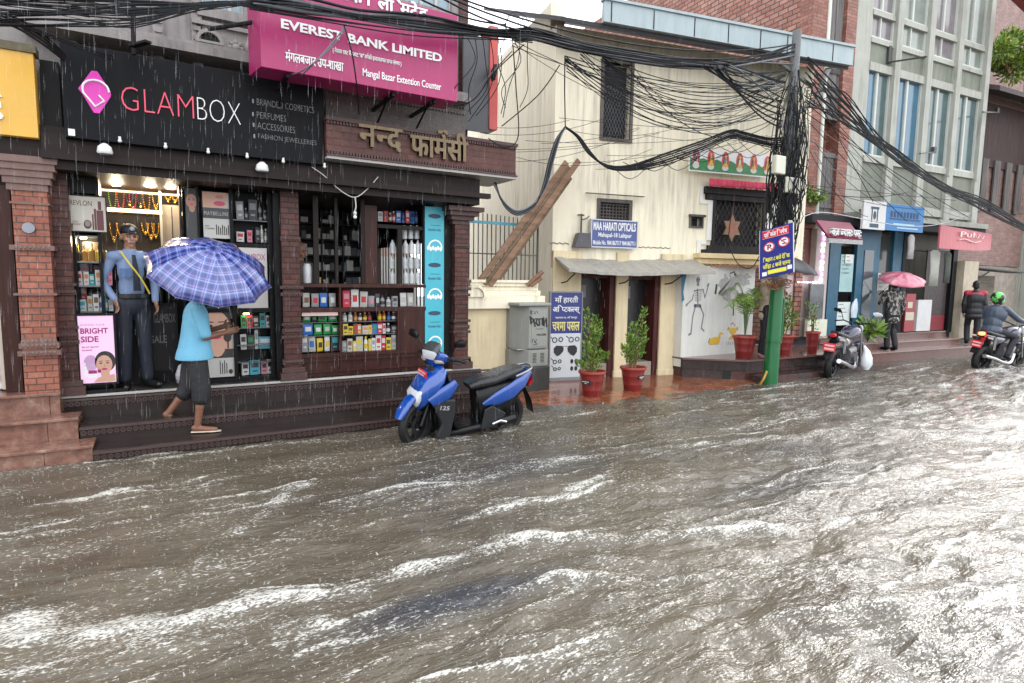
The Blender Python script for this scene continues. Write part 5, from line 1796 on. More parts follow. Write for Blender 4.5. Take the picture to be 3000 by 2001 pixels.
t_, r_ = poster('makeup_poster', PS, (200, 572, 313, 680), w_ - .02, mat('poster_cream', (.50, .47, .41), .4, .05), 'cream makeup poster with dark red bottles and a compact', 'poster', .012)
W, H = r_[1] - r_[0], r_[3] - r_[2]; wq = w_ - .0205
b = MB(); b.text('REVLON', r_[0] + .02 * W, r_[0] + .62 * W, r_[2] + .73 * H, r_[2] + .88 * H, wq, .001, .005); b.text('LIVE', r_[0] + .07 * W, r_[0] + .22 * W, r_[2] + .24 * H, r_[2] + .29 * H, wq, .001); b.text('BOLDLY', r_[0] + .07 * W, r_[0] + .32 * W, r_[2] + .17 * H, r_[2] + .22 * H, wq, .001, .01); b.build('print', mat('brown_ink', (.14, .05, .04), .5), t_)
b = MB(); b.box(r_[0] + .74 * W, r_[0] + .93 * W, wq - .001, wq, r_[2] + .04 * H, r_[2] + .62 * H); b.box(r_[0] + .79 * W, r_[0] + .88 * W, wq - .001, wq, r_[2] + .63 * H, r_[2] + .88 * H); b.box(r_[0] + .67 * W, r_[0] + .73 * W, wq - .001, wq, r_[2] + .05 * H, r_[2] + .66 * H); b.box(r_[0] + .61 * W, r_[0] + .655 * W, wq - .001, wq, r_[2] + .05 * H, r_[2] + .5 * H); b.build('bottle_picture', mat('maroon_print', (.10, .015, .02), .35), t_)
b = MB(); b.disc(r_[0] + .48 * W, r_[2] + .2 * H, .11 * W, .13 * H, wq - .001, wq, 16); b.mi = 1; b.disc(r_[0] + .48 * W, r_[2] + .22 * H, .08 * W, .09 * H, wq - .002, wq - .0011, 14); b.build('compact_picture', [hairp, mat('print_taupe', (.25, .18, .15), .4)], t_)

def face(b, cx, cz, s, wq, skin=0, lip=1, hair=2, look=0):
    """a flat printed portrait, generic"""
    b.mi = hair; b.disc(cx + .05 * s, cz + .16 * s, .46 * s, .56 * s, wq - .0006, wq, 20)
    b.mi = skin; b.disc(cx, cz, .36 * s, .50 * s, wq - .0014, wq - .0007, 20); b.disc(cx + .02 * s, cz - .5 * s, .2 * s, .3 * s, wq - .0013, wq - .0007, 12)
    b.mi = hair
    for e in (-1, 1):
        b.disc(cx + e * .15 * s, cz + .08 * s, .075 * s, .035 * s, wq - .002, wq - .0015, 10); b.prism([(cx + e * .15 * s - .1 * s, cz + .17 * s), (cx + e * .15 * s + .1 * s, cz + .17 * s), (cx + e * .15 * s + .08 * s, cz + .20 * s), (cx + e * .15 * s - .08 * s, cz + .20 * s)], wq - .002, wq - .0015)
    b.mi = 3; b.prism([(cx - .03 * s, cz - .10 * s), (cx + .05 * s, cz - .10 * s), (cx + .02 * s, cz + .06 * s)], wq - .002, wq - .0015)
    b.mi = lip; b.disc(cx, cz - .24 * s, .13 * s, .06 * s, wq - .002, wq - .0015, 12)
FM = [skinp, lipp, hairp, skind]
# lightbox at the front left
w_ = -.06
t_, r_ = poster('lightbox_poster', PS, (226, 926, 341, 1118), w_, mat('lit_pink_poster', (.68, .42, .60), .25, .12, 3, emit=.25), 'standing pink lightbox advertisement with a smiling dark haired woman and cream jars', 'lightbox', .022, .07)
W, H = r_[1] - r_[0], r_[3] - r_[2]; wq = w_ - .0004
pm_ = mat('magenta_ink', (.30, .01, .14), .4)
b = MB(); b.text('CHOOSE YOUR', r_[0] + .06 * W, r_[0] + .75 * W, r_[2] + .855 * H, r_[2] + .88 * H, wq, .0008, 0, 1.2); b.text('BRIGHT', r_[0] + .06 * W, r_[0] + .84 * W, r_[2] + .735 * H, r_[2] + .82 * H, wq, .0008, .03); b.text('SIDE', r_[0] + .06 * W, r_[0] + .56 * W, r_[2] + .61 * H, r_[2] + .70 * H, wq, .0008, .03); b.text('BRIGHT HEALTHY', r_[0] + .08 * W, r_[0] + .56 * W, r_[2] + .525 * H, r_[2] + .55 * H, wq, .0008, .02); b.text('RADIANCE', r_[0] + .08 * W, r_[0] + .36 * W, r_[2] + .48 * H, r_[2] + .505 * H, wq, .0008, .02); b.build('print', pm_, t_)
b = MB(); face(b, r_[0] + .68 * W, r_[2] + .27 * H, .19, wq)
b.mi = 0; b.prism([(r_[0] + .35 * W, r_[2] + .01 * H), (r_[0] + .98 * W, r_[2] + .01 * H), (r_[0] + .96 * W, r_[2] + .12 * H), (r_[0] + .7 * W, r_[2] + .10 * H), (r_[0] + .5 * W, r_[2] + .08 * H)], wq - .003, wq - .0022)
b.build('portrait', FM, t_)
b = MB(); b.mi = 0; b.disc(r_[0] + .3 * W, r_[2] + .3 * H, .2 * W, .12 * H, wq - .0006, wq, 18); b.mi = 1
b.box(r_[0] + .08 * W, r_[0] + .18 * W, wq - .002, wq - .001, r_[2] + .1 * H, r_[2] + .25 * H); b.box(r_[0] + .11 * W, r_[0] + .15 * W, wq - .002, wq - .001, r_[2] + .251 * H, r_[2] + .31 * H); b.box(r_[0] + .22 * W, r_[0] + .46 * W, wq - .002, wq - .001, r_[2] + .08 * H, r_[2] + .14 * H); b.mi = 2; b.box(r_[0] + .22 * W, r_[0] + .46 * W, wq - .002, wq - .001, r_[2] + .141 * H, r_[2] + .19 * H); b.box(r_[0] + .48 * W, r_[0] + .58 * W, wq - .002, wq - .001, r_[2] + .15 * H, r_[2] + .20 * H)
b.build('jar_picture', [mat('print_lilac', (.55, .34, .55), .3), white_l, pm_], t_)
b = MB(); b.box(r_[0] - .09, r_[1] + .09, w_ - .015, .045, .506, r_[2] - .071); b.build('base', blackmet, t_)

# --- inner shop: necklaces, glowing shelves, cupboard
w_ = 1.0
r_ = PS.rc(318, 540, 470, 760, w_)
JC = thing('jewellery_case', 'black velvet wall case with glowing shelves inside the cosmetics shop', 'display case', PS, ((r_[0] + r_[1]) / 2, w_, .505))
b = MB(); b.box(r_[0] - .4, r_[1] + .35, w_ + .05, w_ + .12, .51, 2.655); b.build('back', mat('black_velvet', (.014, .011, .011), .8), JC)
for py in (560, 618, 742):
    z = PS.at(400, py, w_)[1]
    b = MB(); b.box(r_[0] - .4, r_[1] + .35, w_ - .02, w_ + .049, z - .02, z + (.018 if py != 560 else .03)); b.build('lit_shelf', WARMS, JC)
b = MB(); z = PS.at(400, 752, w_)[1]; b.box(r_[0] - .4, r_[1] + .35, w_ - .25, w_ + .049, .51, z - .04); b.build('counter', MATS['black_laminate'], JC)
for px_ in (340, 440, 500):
    u, z = PS.at(px_, 545, w_ - .5)
    li = bpy.data.lights.new('jewellery_lamp', 'POINT'); li.energy = 4.5; li.color = (1, .80, .55); li.shadow_soft_size = .05
    lo = bpy.data.objects.new('jewellery_lamp', li); COL.objects.link(lo); lo.location = PS.M @ Vector((u, w_ - .45, z - .05))
    b = MB(); b.lathe([(.045, .02), (.04, 0)], (u, w_ - .45, z + .01), 12); b.build('ceiling_lamp', WARM, None, PS, f'warm round ceiling lamp over the necklaces, {("leftmost", "middle", "rightmost")[(340, 440, 500).index(px_)]} of three', 'lamp', 'lamps over the necklaces')
gold_m = mat('gold_metal', (.85, .52, .10), .25, .2, 30, metal=.9)
bead = {'gold': gold_m, 'red': mat('red_beads', (.60, .03, .04), .3), 'green': mat('green_beads', (.15, .35, .06), .3), 'crimson': mat('crimson_beads', (.5, .02, .10), .3), 'amber': mat('amber_beads', (.65, .30, .03), .3), 'dark': mat('dark_beads', (.05, .04, .04), .3)}
def necklace(u, z, w, wid, ln, c):
    b = MB()
    P = [Vector((u - wid / 2, w, z)), Vector((u - wid * .42, w - .005, z - ln * .5)), Vector((u - wid * .12, w - .01, z - ln * .93)), Vector((u + wid * .12, w - .01, z - ln * .93)), Vector((u + wid * .42, w - .005, z - ln * .5)), Vector((u + wid / 2, w, z))]
    P = spline(P, 5)
    for p in P: b.sphere(p, wid * .11, 5)
    b.mi = 1
    b.sphere((u, w - .012, z - ln), wid * .2, 7, 1, .5, 1.2); b.sphere((u, w - .012, z - ln * .8), wid * .13, 6, 1, .5, 1)
    return b
row_n = [('upper', 560, [(328, 'green', 60), (352, 'red', 62), (378, 'dark', 40), (388, 'crimson', 58), (410, 'dark', 45), (428, 'amber', 66), (455, 'gold', 50), (492, 'gold', 30), (512, 'gold', 32)]),
         ('lower', 655, [(332, 'gold', 50), (352, 'amber', 36), (425, 'gold', 30), (441, 'amber', 44), (455, 'gold', 40)])]
for rn, py, its in row_n:
    seen = {}
    for px_, c_, hp in its:
        u, z = PS.at(px_, py, w_ + .02)
        L = z - PS.at(px_, py + hp, w_ + .02)[1]
        k = seen.get(c_, 0); seen[c_] = k + 1
        tot = sum(1 for i in its if i[1] == c_)
        pre = (('first ' if k == 0 else ORDN[k]) if tot > 1 else '')
        necklace(u, z, w_ + .02, .07, L, c_).build('necklace', [bead[c_], gold_m], None, PS, f'{pre}{c_} bead necklace{" from the left" if pre else ""} in the {rn} row of the glowing case', 'necklace', 'necklaces in the glowing case', smooth='all')
b = MB(); q_ = PS.rc(464, 548, 481, 760, .75); b.box(q_[0], q_[1], .75, .80, 1.0, 2.655); b.build('door_post', mat('cream_post', (.52, .48, .40), .4), None, PS, 'cream post beside the glowing necklaces', 'post')
cu = thing('cupboard', 'beige cupboard standing behind the cream post in the cosmetics shop', 'cupboard', PS, (q_[1] + .12, .9, .505))
q2 = PS.rc(480, 600, 536, 740, .85)
b = MB(); b.box(q_[1] + .005, q2[1], .83, 1.0, .51, q2[3]); b.build('carcass', mat('beige_board', (.36, .31, .25), .5), cu)
b = MB(); b.box((q_[1] + q2[1]) / 2 - .004, (q_[1] + q2[1]) / 2 + .004, .824, .829, .55, q2[3] - .02); b.build('door_gap', blackmet, cu)
# black glass door leaf with faint letters
t_, r_ = poster('sale_board', PS, (420, 897, 522, 1080), .30, mat('smoked_panel', (.008, .007, .008), .4, .2, spec=.2), 'dark smoked glass door panel with faint sale lettering behind the umbrella', 'door panel', .016)
b = MB(); W, H = r_[1] - r_[0], r_[3] - r_[2]
b.text('GLAMBOX', r_[0] + .3 * W, r_[0] + .98 * W, r_[2] + .74 * H, r_[2] + .88 * H, .30, .001); b.text('SALE', r_[0] + .18 * W, r_[0] + .68 * W, r_[2] + .42 * H, r_[2] + .54 * H, .30, .001, .02); b.build('print', mat('faint_letter', (.10, .095, .10), .4), t_)
b = MB(); b.box(r_[0] - .6, r_[1] + .02, .35, .37, .51, r_[3] + .03); b.build('counter_back', MATS['black_laminate'], t_)

# --- right display wall of the cosmetics shop
w_ = .10
RC_ = PS.rc(534, 540, 832, 1130, w_)
RD = thing('display_wall', 'black framed display wall of posters and glass shelves on the right of the cosmetics shop', 'display case', PS, ((RC_[0] + RC_[1]) / 2, .2, .505))
b = MB()
b.box(RC_[0], 1.23, .34, .40, .505, 2.655)
X_ = lambda p: PS.at(p, 800, w_)[0]
for a, c_ in ((534, 540), (584, 590), (678, 688), (788, 800)):
    b.box(X_(a), X_(c_), w_, .339, .505, 2.655)
b.box(X_(800), 1.233, .0, .339, .505, 2.655)
Z_ = lambda y, x=700: PS.at(x, y, w_)[1]
for y0, y1 in ((712, 722), (903, 915), (1105, 1135)):
    b.box(X_(540), X_(788), w_ + .005, .339, Z_(y1), Z_(y0))
b.build('frame', MATS['black_laminate'], RD)
for py in (645, 960, 1010, 1060):
    b = MB(); a, c_ = (688, 788); b.box(X_(a) + .002, X_(c_) - .002, w_ + .02, .338, Z_(py, 740) - .01, Z_(py, 740)); b.build('shelf', MATS['glass_shelf'], RD)
b = MB(); u, z = PS.at(722, 918, w_ + .05); b.box(u - .03, u + .03, w_ + .05, w_ + .08, z - .012, z); b.build('lamp', WARM, RD)
wq = w_ - .0
t_, r_ = poster('portrait_poster', PS, (541, 550, 583, 700), w_ + .02, postk, 'narrow dark poster with a dim portrait of a woman beside the cupboard', 'poster')
b = MB(); face(b, (r_[0] + r_[1]) / 2, r_[2] + .75 * (r_[3] - r_[2]), .15, w_ + .0195); b.build('portrait', [skind, lipp, hairp, skind], t_)
t_, r_ = poster('lips_poster', PS, (592, 560, 676, 700), w_ + .02, postw, 'makeup poster with lips above a black band and a row of brushes', 'poster')
W, H = r_[1] - r_[0], r_[3] - r_[2]; wq = w_ + .0195
b = MB(); b.box(r_[0], r_[1], wq - .0006, wq, r_[2] + .43 * H, r_[2] + .66 * H); b.build('black_band', postk, t_)
b = MB(); b.text('MAYBELLINE', r_[0] + .04 * W, r_[1] - .06 * W, r_[2] + .50 * H, r_[2] + .58 * H, wq - .0007, .001, .0, 1.2); b.build('band_print', mat('silver_print', (.45, .45, .45), .4), t_)
b = MB(); b.mi = 0; b.prism([(r_[0], r_[2] + .67 * H), (r_[0] + .80 * W, r_[2] + .67 * H), (r_[0] + .95 * W, r_[3]), (r_[0], r_[3])], wq - .0006, wq); b.mi = 1; b.disc(r_[0] + .62 * W, r_[2] + .76 * H, .22 * W, .055 * H, wq - .0014, wq - .0007, 14); b.mi = 3; b.disc(r_[0] + .62 * W, r_[2] + .90 * H, .16 * W, .04 * H, wq - .0014, wq - .0007, 10); b.build('portrait', FM, t_)
b = MB(); b.text('MAKE', r_[0] + .06 * W, r_[0] + .22 * W, r_[2] + .245 * H, r_[2] + .28 * H, wq, .001); b.text('IT HAPPEN', r_[0] + .06 * W, r_[0] + .40 * W, r_[2] + .19 * H, r_[2] + .225 * H, wq, .001, .02)
for k in range(7): b.box(r_[0] + (.46 + .075 * k) * W, r_[0] + (.50 + .075 * k) * W, wq - .001, wq, r_[2] + .08 * H, r_[2] + (.30 - .03 * (k % 3)) * H)
b.build('print', hairp, t_)
row(PS, .2, 692, 784, 645, [('box', 'grey', 'white', 1, 60), ('bottle', 'dark', 'grey', .5, 40), ('box', 'dark', 'grey', 1.2, 66), ('bottle', 'grey', 'dark', .6, 44), ('bottle', 'dark', 'grey', .6, 36)], 'the top glass shelf of the right display wall')
row(PS, .2, 692, 784, 710, [('box', 'white', 'red', 1.2, 34), ('', '', '', .4, 0), ('box', 'pink', 'red', .8, 36), ('', '', '', .3, 0), ('box', 'dark', 'grey', .8, 42), ('bottle', 'white', 'pale', .6, 50), ('bottle', 'grey', 'white', .5, 46)], 'the second glass shelf of the right display wall')
t_, r_ = poster('shop_name_panel', PS, (690, 724, 786, 902), w_ + .02, mat('panel_dirty_white', (.50, .47, .46), .4, .15, 3), 'large pale panel printed with the shop name in dark red', 'poster')
W, H = r_[1] - r_[0], r_[3] - r_[2]
b = MB(); b.text('GLAMBOX', r_[0] + .05 * W, r_[1] - .06 * W, r_[2] + .80 * H, r_[2] + .90 * H, wq, .001, .0); b.build('print', pm_, t_)
t_, r_ = poster('brush_poster', PS, (592, 918, 690, 1102), w_ + .02, postw, 'tall poster of a woman with red lips and a makeup brush', 'poster')
W, H = r_[1] - r_[0], r_[3] - r_[2]
b = MB(); b.mi = 2; b.box(r_[0], r_[1], wq - .0004, wq, r_[2] + .30 * H, r_[2] + .44 * H); b.mi = 0; b.box(r_[0], r_[0] + .9 * W, wq - .0005, wq, r_[2] + .441 * H, r_[3]); face(b, r_[0] + .42 * W, r_[2] + .76 * H, .40, wq - .0008); b.mi = 2; b.disc(r_[0] + .78 * W, r_[2] + .62 * H, .13 * W, .07 * H, wq - .004, wq - .003, 12); b.box(r_[0] + .77 * W, r_[0] + .81 * W, wq - .004, wq - .003, r_[2] + .45 * H, r_[2] + .56 * H); b.build('portrait', FM, t_)
b = MB(); b.text('elf', r_[0] + .18 * W, r_[0] + .42 * W, r_[2] + .32 * H, r_[2] + .45 * H, wq - .0005, .001, .0); b.build('band_print', mat('silver_print', (.45, .45, .45), .4), t_)
b = MB()
for k in range(4): b.box(r_[0] + (.50 + .07 * k) * W, r_[0] + (.53 + .07 * k) * W, wq - .001, wq, r_[2] + .05 * H, r_[2] + (.26 - .04 * (k % 2)) * H)
b.disc(r_[0] + .85 * W, r_[2] + .08 * H, .07 * W, .04 * H, wq - .001, wq, 12); b.build('print', hairp, t_)
row(PS, .2, 704, 797, 960, [('box', 'green', 'dark', 1, 36), ('box', 'red', 'dark', 1, 38), ('box', 'dark', 'pale', 1, 38), ('box', 'teal', 'dark', 1, 40), ('box', 'white', 'dark', 1, 40)], 'the upper glass shelf beside the brush poster')
row(PS, .2, 704, 797, 1022, [('box', 'white', 'dark', .9, 42), ('box', 'dark', 'green', 1, 40), ('box', 'white', 'grey', .5, 54), ('box', 'cyan', 'white', 1.9, 34)], 'the middle glass shelf beside the brush poster')
row(PS, .2, 706, 800, 1096, [('box', 'white', 'dark', 1, 40), ('box', 'cyan', 'dark', 1.4, 46), ('box', 'pink', 'dark', .8, 42), ('box', 'white', 'black', .8, 44)], 'the bottom glass shelf beside the brush poster')

# --- pharmacy front
PH = thing('pharmacy_counter', 'brown wooden pharmacy front with glazed counter shelves', 'counter', PS, (2.2, .1, .505))
w_ = .02
Xp = lambda p, y=900: PS.at(p, y, w_)[0]
Zp = lambda y, x=1060: PS.at(x, y, w_)[1]
xl, xr = 1.435, Xp(1246)
b = MB()
for y0, y1, d in ((832, 842, .5), (900, 912, .45), (1030, 1040, .45)):
    b.box(xl, xr, w_ - .02, d, Zp(y1), Zp(y0))
b.box(xl, xr, w_, w_ + .04, .505, Zp(1041)); b.box(xl, xr, .46, .5, .505, Zp(843)); b.box(xl, xr, w_ - .03, w_ - .001, .56, .585); b.box(xl, xr, w_ - .03, w_ - .001, Zp(1052), Zp(1047))
for p in (996, 1166): b.box(Xp(p) - .012, Xp(p) + .012, w_ - .022, .45, .585, Zp(901))
b.box(Xp(1168) + .01, xr, w_ - .01, w_ + .03, Zp(1030), Zp(912)); b.box(Xp(996) - .01, Xp(996) + .01, w_ - .02, .45, Zp(899), Zp(843))
b.build('counter_body', brownwood, PH)
for y in (942, 980):
    b = MB(); b.box(xl, Xp(1164), w_ + .04, .45, Zp(y) - .008, Zp(y)); b.build('shelf', MATS['glass_shelf'], PH)
b = MB()
for p, wd_ in ((930, .03), (989, .018), (1066, .025)): b.box(Xp(p) - wd_, Xp(p) + wd_, w_, w_ + .05, Zp(831), 2.655)
b.box(Xp(1172) - .03, Xp(1172) + .03, w_ - .01, w_ + .05, Zp(831), Zp(665)); b.box(Xp(1240) - .0, xr, w_ - .01, w_ + .06, Zp(831), 2.655)
b.box(Xp(1107), xr, w_ - .01, w_ + .05, Zp(664), Zp(655))
b.build('post', mat('black_brown_wood', (.012, .008, .007), .5, .3, spec=.2), PH)
b = MB(); b.box(Xp(1071), Xp(1107), w_ + .0, w_ + .04, Zp(831), Zp(600)); b.build('wood_panel', brownwood, PH)
# inner racks and the alley window behind
RK = thing('medicine_rack', 'dim wall rack crowded with white medicine packs deep in the pharmacy', 'rack', PS, (1.9, 1.6, .505))
b = MB(); b.box(1.42, 2.62, 1.62, 1.68, .51, 2.655)
for k in range(8): b.box(1.42, 2.62, 1.38, 1.619, .9 + .22 * k, .92 + .22 * k)
for k in range(5): b.box(1.42 + .295 * k, 1.44 + .295 * k, 1.37, 1.619, .51, 2.655)
b.build('frame', MATS['black_brown_wood'], RK)
b = MB()
for k in range(8):
    u = 1.45
    while u < 2.56:
        wd_ = random.uniform(.03, .1)
        if random.random() < (.95 if k in (2, 3, 4, 5) else .6):
            b.mi = random.choice((0, 0, 1, 2, 2))
            b.box(u, u + wd_, 1.40, 1.55, .921 + .22 * k, .921 + .22 * k + random.uniform(.05, .15))
        u += wd_ + .006
mp_ = b.build('medicine_packs', [postw, mat('goods_pale', COLS['pale'], .32, .08, 20), mat('pack_dark', (.05, .06, .07), .5)], RK)
mp_['kind'] = 'stuff'
AW = thing('alley_window', 'barred bright window in the side wall of the pharmacy behind the hanging bottles', 'window', PS, (3.3, 1.2, .6))
b = MB()
b.box(3.2, 3.27, .30, .36, .51, 2.655); b.box(3.2, 3.27, .361, 3.19, .51, 1.15); b.box(3.2, 3.27, 3.1, 3.19, 1.151, 2.655); b.box(3.2, 3.27, .361, 3.099, 2.2, 2.655)
b.box(2.62, 2.66, 1.62, 3.19, .51, 2.655)
b.build('frame', MATS['black_brown_wood'], AW)
b = MB()
for k in range(20): b.box(3.225, 3.24, .45 + .135 * k, .465 + .135 * k, 1.151, 2.199)
b.build('grille', m_rust, AW)
BH = thing('alley_back_house', 'pale house wall at the end of the alley seen through the pharmacy', 'building', PW, (5, 15, 0))
b = MB(); b.box(2, 5.35, 14.0, 14.3, -.1, 3.6); b.build('wall', mat('pale_pink_wall', (.55, .42, .38), .7, .2, 2), BH)
b = MB(); b.box(3.5, 5.3, 13.4, 13.5, -.1, 2.2); b.build('garden_wall', mat('white_shed', (.7, .7, .7), .6, .1), BH)
row(PS, .16, 1105, 1232, 690, [('box', 'red', 'dark', .8, 34), ('box', 'dark', 'red', .6, 30), ('bottle', 'red', 'white', .6, 36), ('box', 'blue', 'white', .8, 40), ('bottle', 'blue', 'dark', .6, 36), ('box', 'red', 'white', .7, 38), ('box', 'blue', 'dark', .8, 42), ('bottle', 'dark', 'blue', .6, 34)], 'the hanging shelf over the pharmacy window') if 0 else None
b = MB(); b.box(Xp(1070), xr, w_ + .051, .35, Zp(655) - .002, Zp(652)); b.build('high_shelf', MATS['black_brown_wood'], PH)
row(PS, .2, 1105, 1225, 652, [('box', 'white', 'grey', .8, 30), ('box', 'red', 'dark', .8, 34), ('bottle', 'brown', 'white', .6, 30), ('bottle', 'red', 'white', .6, 36), ('box', 'blue', 'white', .8, 38), ('bottle', 'blue', 'dark', .6, 36), ('box', 'red', 'white', .7, 34), ('box', 'blue', 'dark', .8, 40), ('bottle', 'dark', 'blue', .6, 34)], 'the high shelf over the pharmacy window')
row(PS, .2, 1075, 1225, 598, [('box', 'blue', 'grey', 1, 36), ('box', 'dark', 'blue', 1, 30), ('box', 'grey', 'white', .8, 26), ('box', 'pale', 'dark', .8, 26), ('box', 'grey', 'pale', 1, 28)], 'the topmost shelf of the pharmacy') if 0 else None
# hanging strings of clear water bottles
cl = mat('clear_plastic', (.62, .66, .68), .15, .25, 14, alpha=.75)
bo = MB(); bo.lathe([(.034, 0), (.036, .02), (.033, .06), (.036, .10), (.034, .14), (.012, .18), (.012, .2)], (0, 0, 0), 10)
me_ = bpy.data.meshes.new('clear_bottle'); me_.from_pydata(bo.v, [], bo.f); me_.materials.append(cl); me_.shade_smooth()
for i, px_ in enumerate((1150, 1188, 1206, 1224)):
    for k in range(4 if i else 3):
        u, z = PS.at(px_, 832 - 44 * k, .12)
        o = bpy.data.objects.new('clear_bottle', me_); COL.objects.link(o); o.location = PS.M @ Vector((u, .12 + .03 * (k % 2), z)); o.scale = (1, 1, .88)
        tag(o, 'clear empty plastic bottle in the stacked columns by the pharmacy window', 'bottle', 'clear bottles by the pharmacy window')
# goods in the counter
row(PS, .1, 884, 986, 899, [('pack', 'pale', 'brown', 1, 44), ('pack', 'grey', 'red', 1, 46), ('pack', 'blue', 'white', 1, 46), ('pack', 'grey', 'white', 1, 46)], 'pharmacy open counter shelf, left bay')
row(PS, .1, 1002, 1164, 899, [('box', 'red', 'pink', 1, 46), ('pack', 'white', 'red', 1, 48), ('pack', 'pale', 'red', 1, 48), ('pack', 'grey', 'pink', .9, 38), ('pack', 'dark', 'pale', .6, 38), ('bottle', 'grey', 'dark', .7, 34), ('bottle', 'pale', 'grey', .7, 32), ('box', 'grey', 'dark', .8, 32)], 'pharmacy open counter shelf, middle bay')
row(PS, .1, 1172, 1214, 897, [('pack', 'white', 'pale', 1, 36), ('pack', 'pale', 'white', 1, 40)], 'pharmacy open counter shelf, right end')
row(PS, .1, 884, 990, 942, [('pack', 'green', 'white', 1.2, 22), ('pack', 'dark', 'green', .7, 22), ('pack', 'green', 'dark', 1.3, 22), ('pack', 'green', 'pale', 1.3, 22)], 'the top left glazed shelf of the pharmacy counter')
row(PS, .1, 884, 992, 980, [('pack', 'blue', 'white', 1.6, 32), ('pack', 'green', 'white', 1.2, 30), ('pack', 'green', 'pale', 1.2, 32), ('pack', 'green', 'white', 1, 30)], 'the middle left glazed shelf of the pharmacy counter')
row(PS, .1, 884, 992, 1029, [('box', 'grey', 'white', .8, 54), ('pack', 'pale', 'blue', 1, 44), ('pack', 'yellow', 'dark', 1, 40), ('pack', 'white', 'yellow', .8, 42), ('box', 'dark', 'teal', 1.1, 46)], 'the bottom left glazed shelf of the pharmacy counter')
row(PS, .1, 1002, 1160, 941, [('bottle', 'pale', 'white', .8, 30), ('bottle', 'white', 'pale', .8, 30), ('bottle', 'brown', 'orange', .7, 27), ('bottle', 'brown', 'white', .7, 27), ('bottle', 'brown', 'yellow', .7, 27), ('bottle', 'dark', 'red', .7, 27), ('', '', '', .8, 0), ('bottle', 'amber', 'yellow', .7, 32), ('bottle', 'red', 'yellow', .6, 30), ('bottle', 'dark', 'blue', .8, 28), ('bottle', 'dark', 'white', .8, 28)], 'the top right glazed shelf of the pharmacy counter')
row(PS, .1, 1002, 1162, 979, [('box', 'yellow', 'dark', .9, 30), ('box', 'yellow', 'brown', .8, 30), ('box', 'brown', 'red', .7, 34), ('box', 'orange', 'white', .6, 36), ('box', 'pale', 'orange', 1.1, 30), ('box', 'yellow', 'orange', .6, 30), ('box', 'blue', 'green', .8, 32), ('box', 'red', 'white', .9, 38), ('box', 'white', 'red', .5, 36), ('bottle', 'dark', 'white', .8, 30), ('box', 'dark', 'grey', 1, 26)], 'the middle right glazed shelf of the pharmacy counter')
row(PS, .1, 1002, 1162, 1028, [('box', 'grey', 'pale', .8, 36), ('box', 'pale', 'brown', .9, 44), ('box', 'yellow', 'white', .6, 36), ('box', 'pale', 'yellow', 1.2, 42), ('bottle', 'white', 'yellow', .8, 44), ('box', 'yellow', 'pale', .6, 38), ('box', 'white', 'grey', .7, 44), ('box', 'white', 'red', 1, 44), ('box', 'red', 'white', .8, 46), ('box', 'yellow', 'dark', .9, 40), ('box', 'pale', 'grey', 1, 44)], 'the bottom right glazed shelf of the pharmacy counter')
b = MB(); b.box(Xp(884), Xp(990), w_ - .0, w_ + .02, Zp(923), Zp(913)); b.build('pink_strip', mat('pale_pink_strip', (.6, .42, .40), .5), PH)
b = MB(); u, z = PS.at(1030, 832, .1); 
bx_ = thing('counter_clutter', 'small glass jar and cardboard box left on the pharmacy counter beside the pillar', 'jar', PS, (1.5, .1, Zp(832)))
b = MB(); u0 = PS.at(888, 832, .1)[0]; b.lathe([(.045, 0), (.05, .01), (.05, .2), (.04, .21), (.042, .23)], (u0 + .05, .1, Zp(831)), 14); b.build('jar', cl, bx_, smooth=True)
b = MB(); b.box(u0 + .13, u0 + .20, .07, .15, Zp(831), Zp(831) + .07); b.build('carton', mat('kraft_card', (.3, .19, .09), .6), bx_)
# hanging turquoise strip banner
t_, r_ = poster('turquoise_banner', PS, (1245, 604, 1300, 1046), .0, mat('turquoise_strip', (.05, .40, .50), .4, .12, 3), 'long turquoise strip banner with repeated circles on the right of the pharmacy', 'banner')
W, H = r_[1] - r_[0], r_[3] - r_[2]
b = MB(); q = MB()
for k in range(3):
    z = r_[2] + H * (.94 - .32 * k); u = (r_[0] + r_[1]) / 2
    b.disc(u, z, .09, .03, -.002, -.0005, 14); b.text('Sensitive Skin', r_[0] + .16 * W, r_[0] + .84 * W, z - .19, z - .155, -.0005, .001, .01); b.box(u - .06, u + .08, -.002, -.0005, z - .12, z - .114)
    q.ring(u + .01, z - .40, .10, .02, -.002, -.0005, 18, R(-20), R(190))
    for j in range(6): q.disc(u - .09 + .035 * j, z - .41 - .012 * (j % 2), .018, .03, -.003, -.0006, 8)
b.build('print', mat('navy_print', (.02, .05, .10), .5), t_); q.build('white_print', white_l, t_)
b = MB(); b.box(r_[1] + .01, 3.40, .03, .09, .506, 2.655); b.build('frame', blackmet, t_)
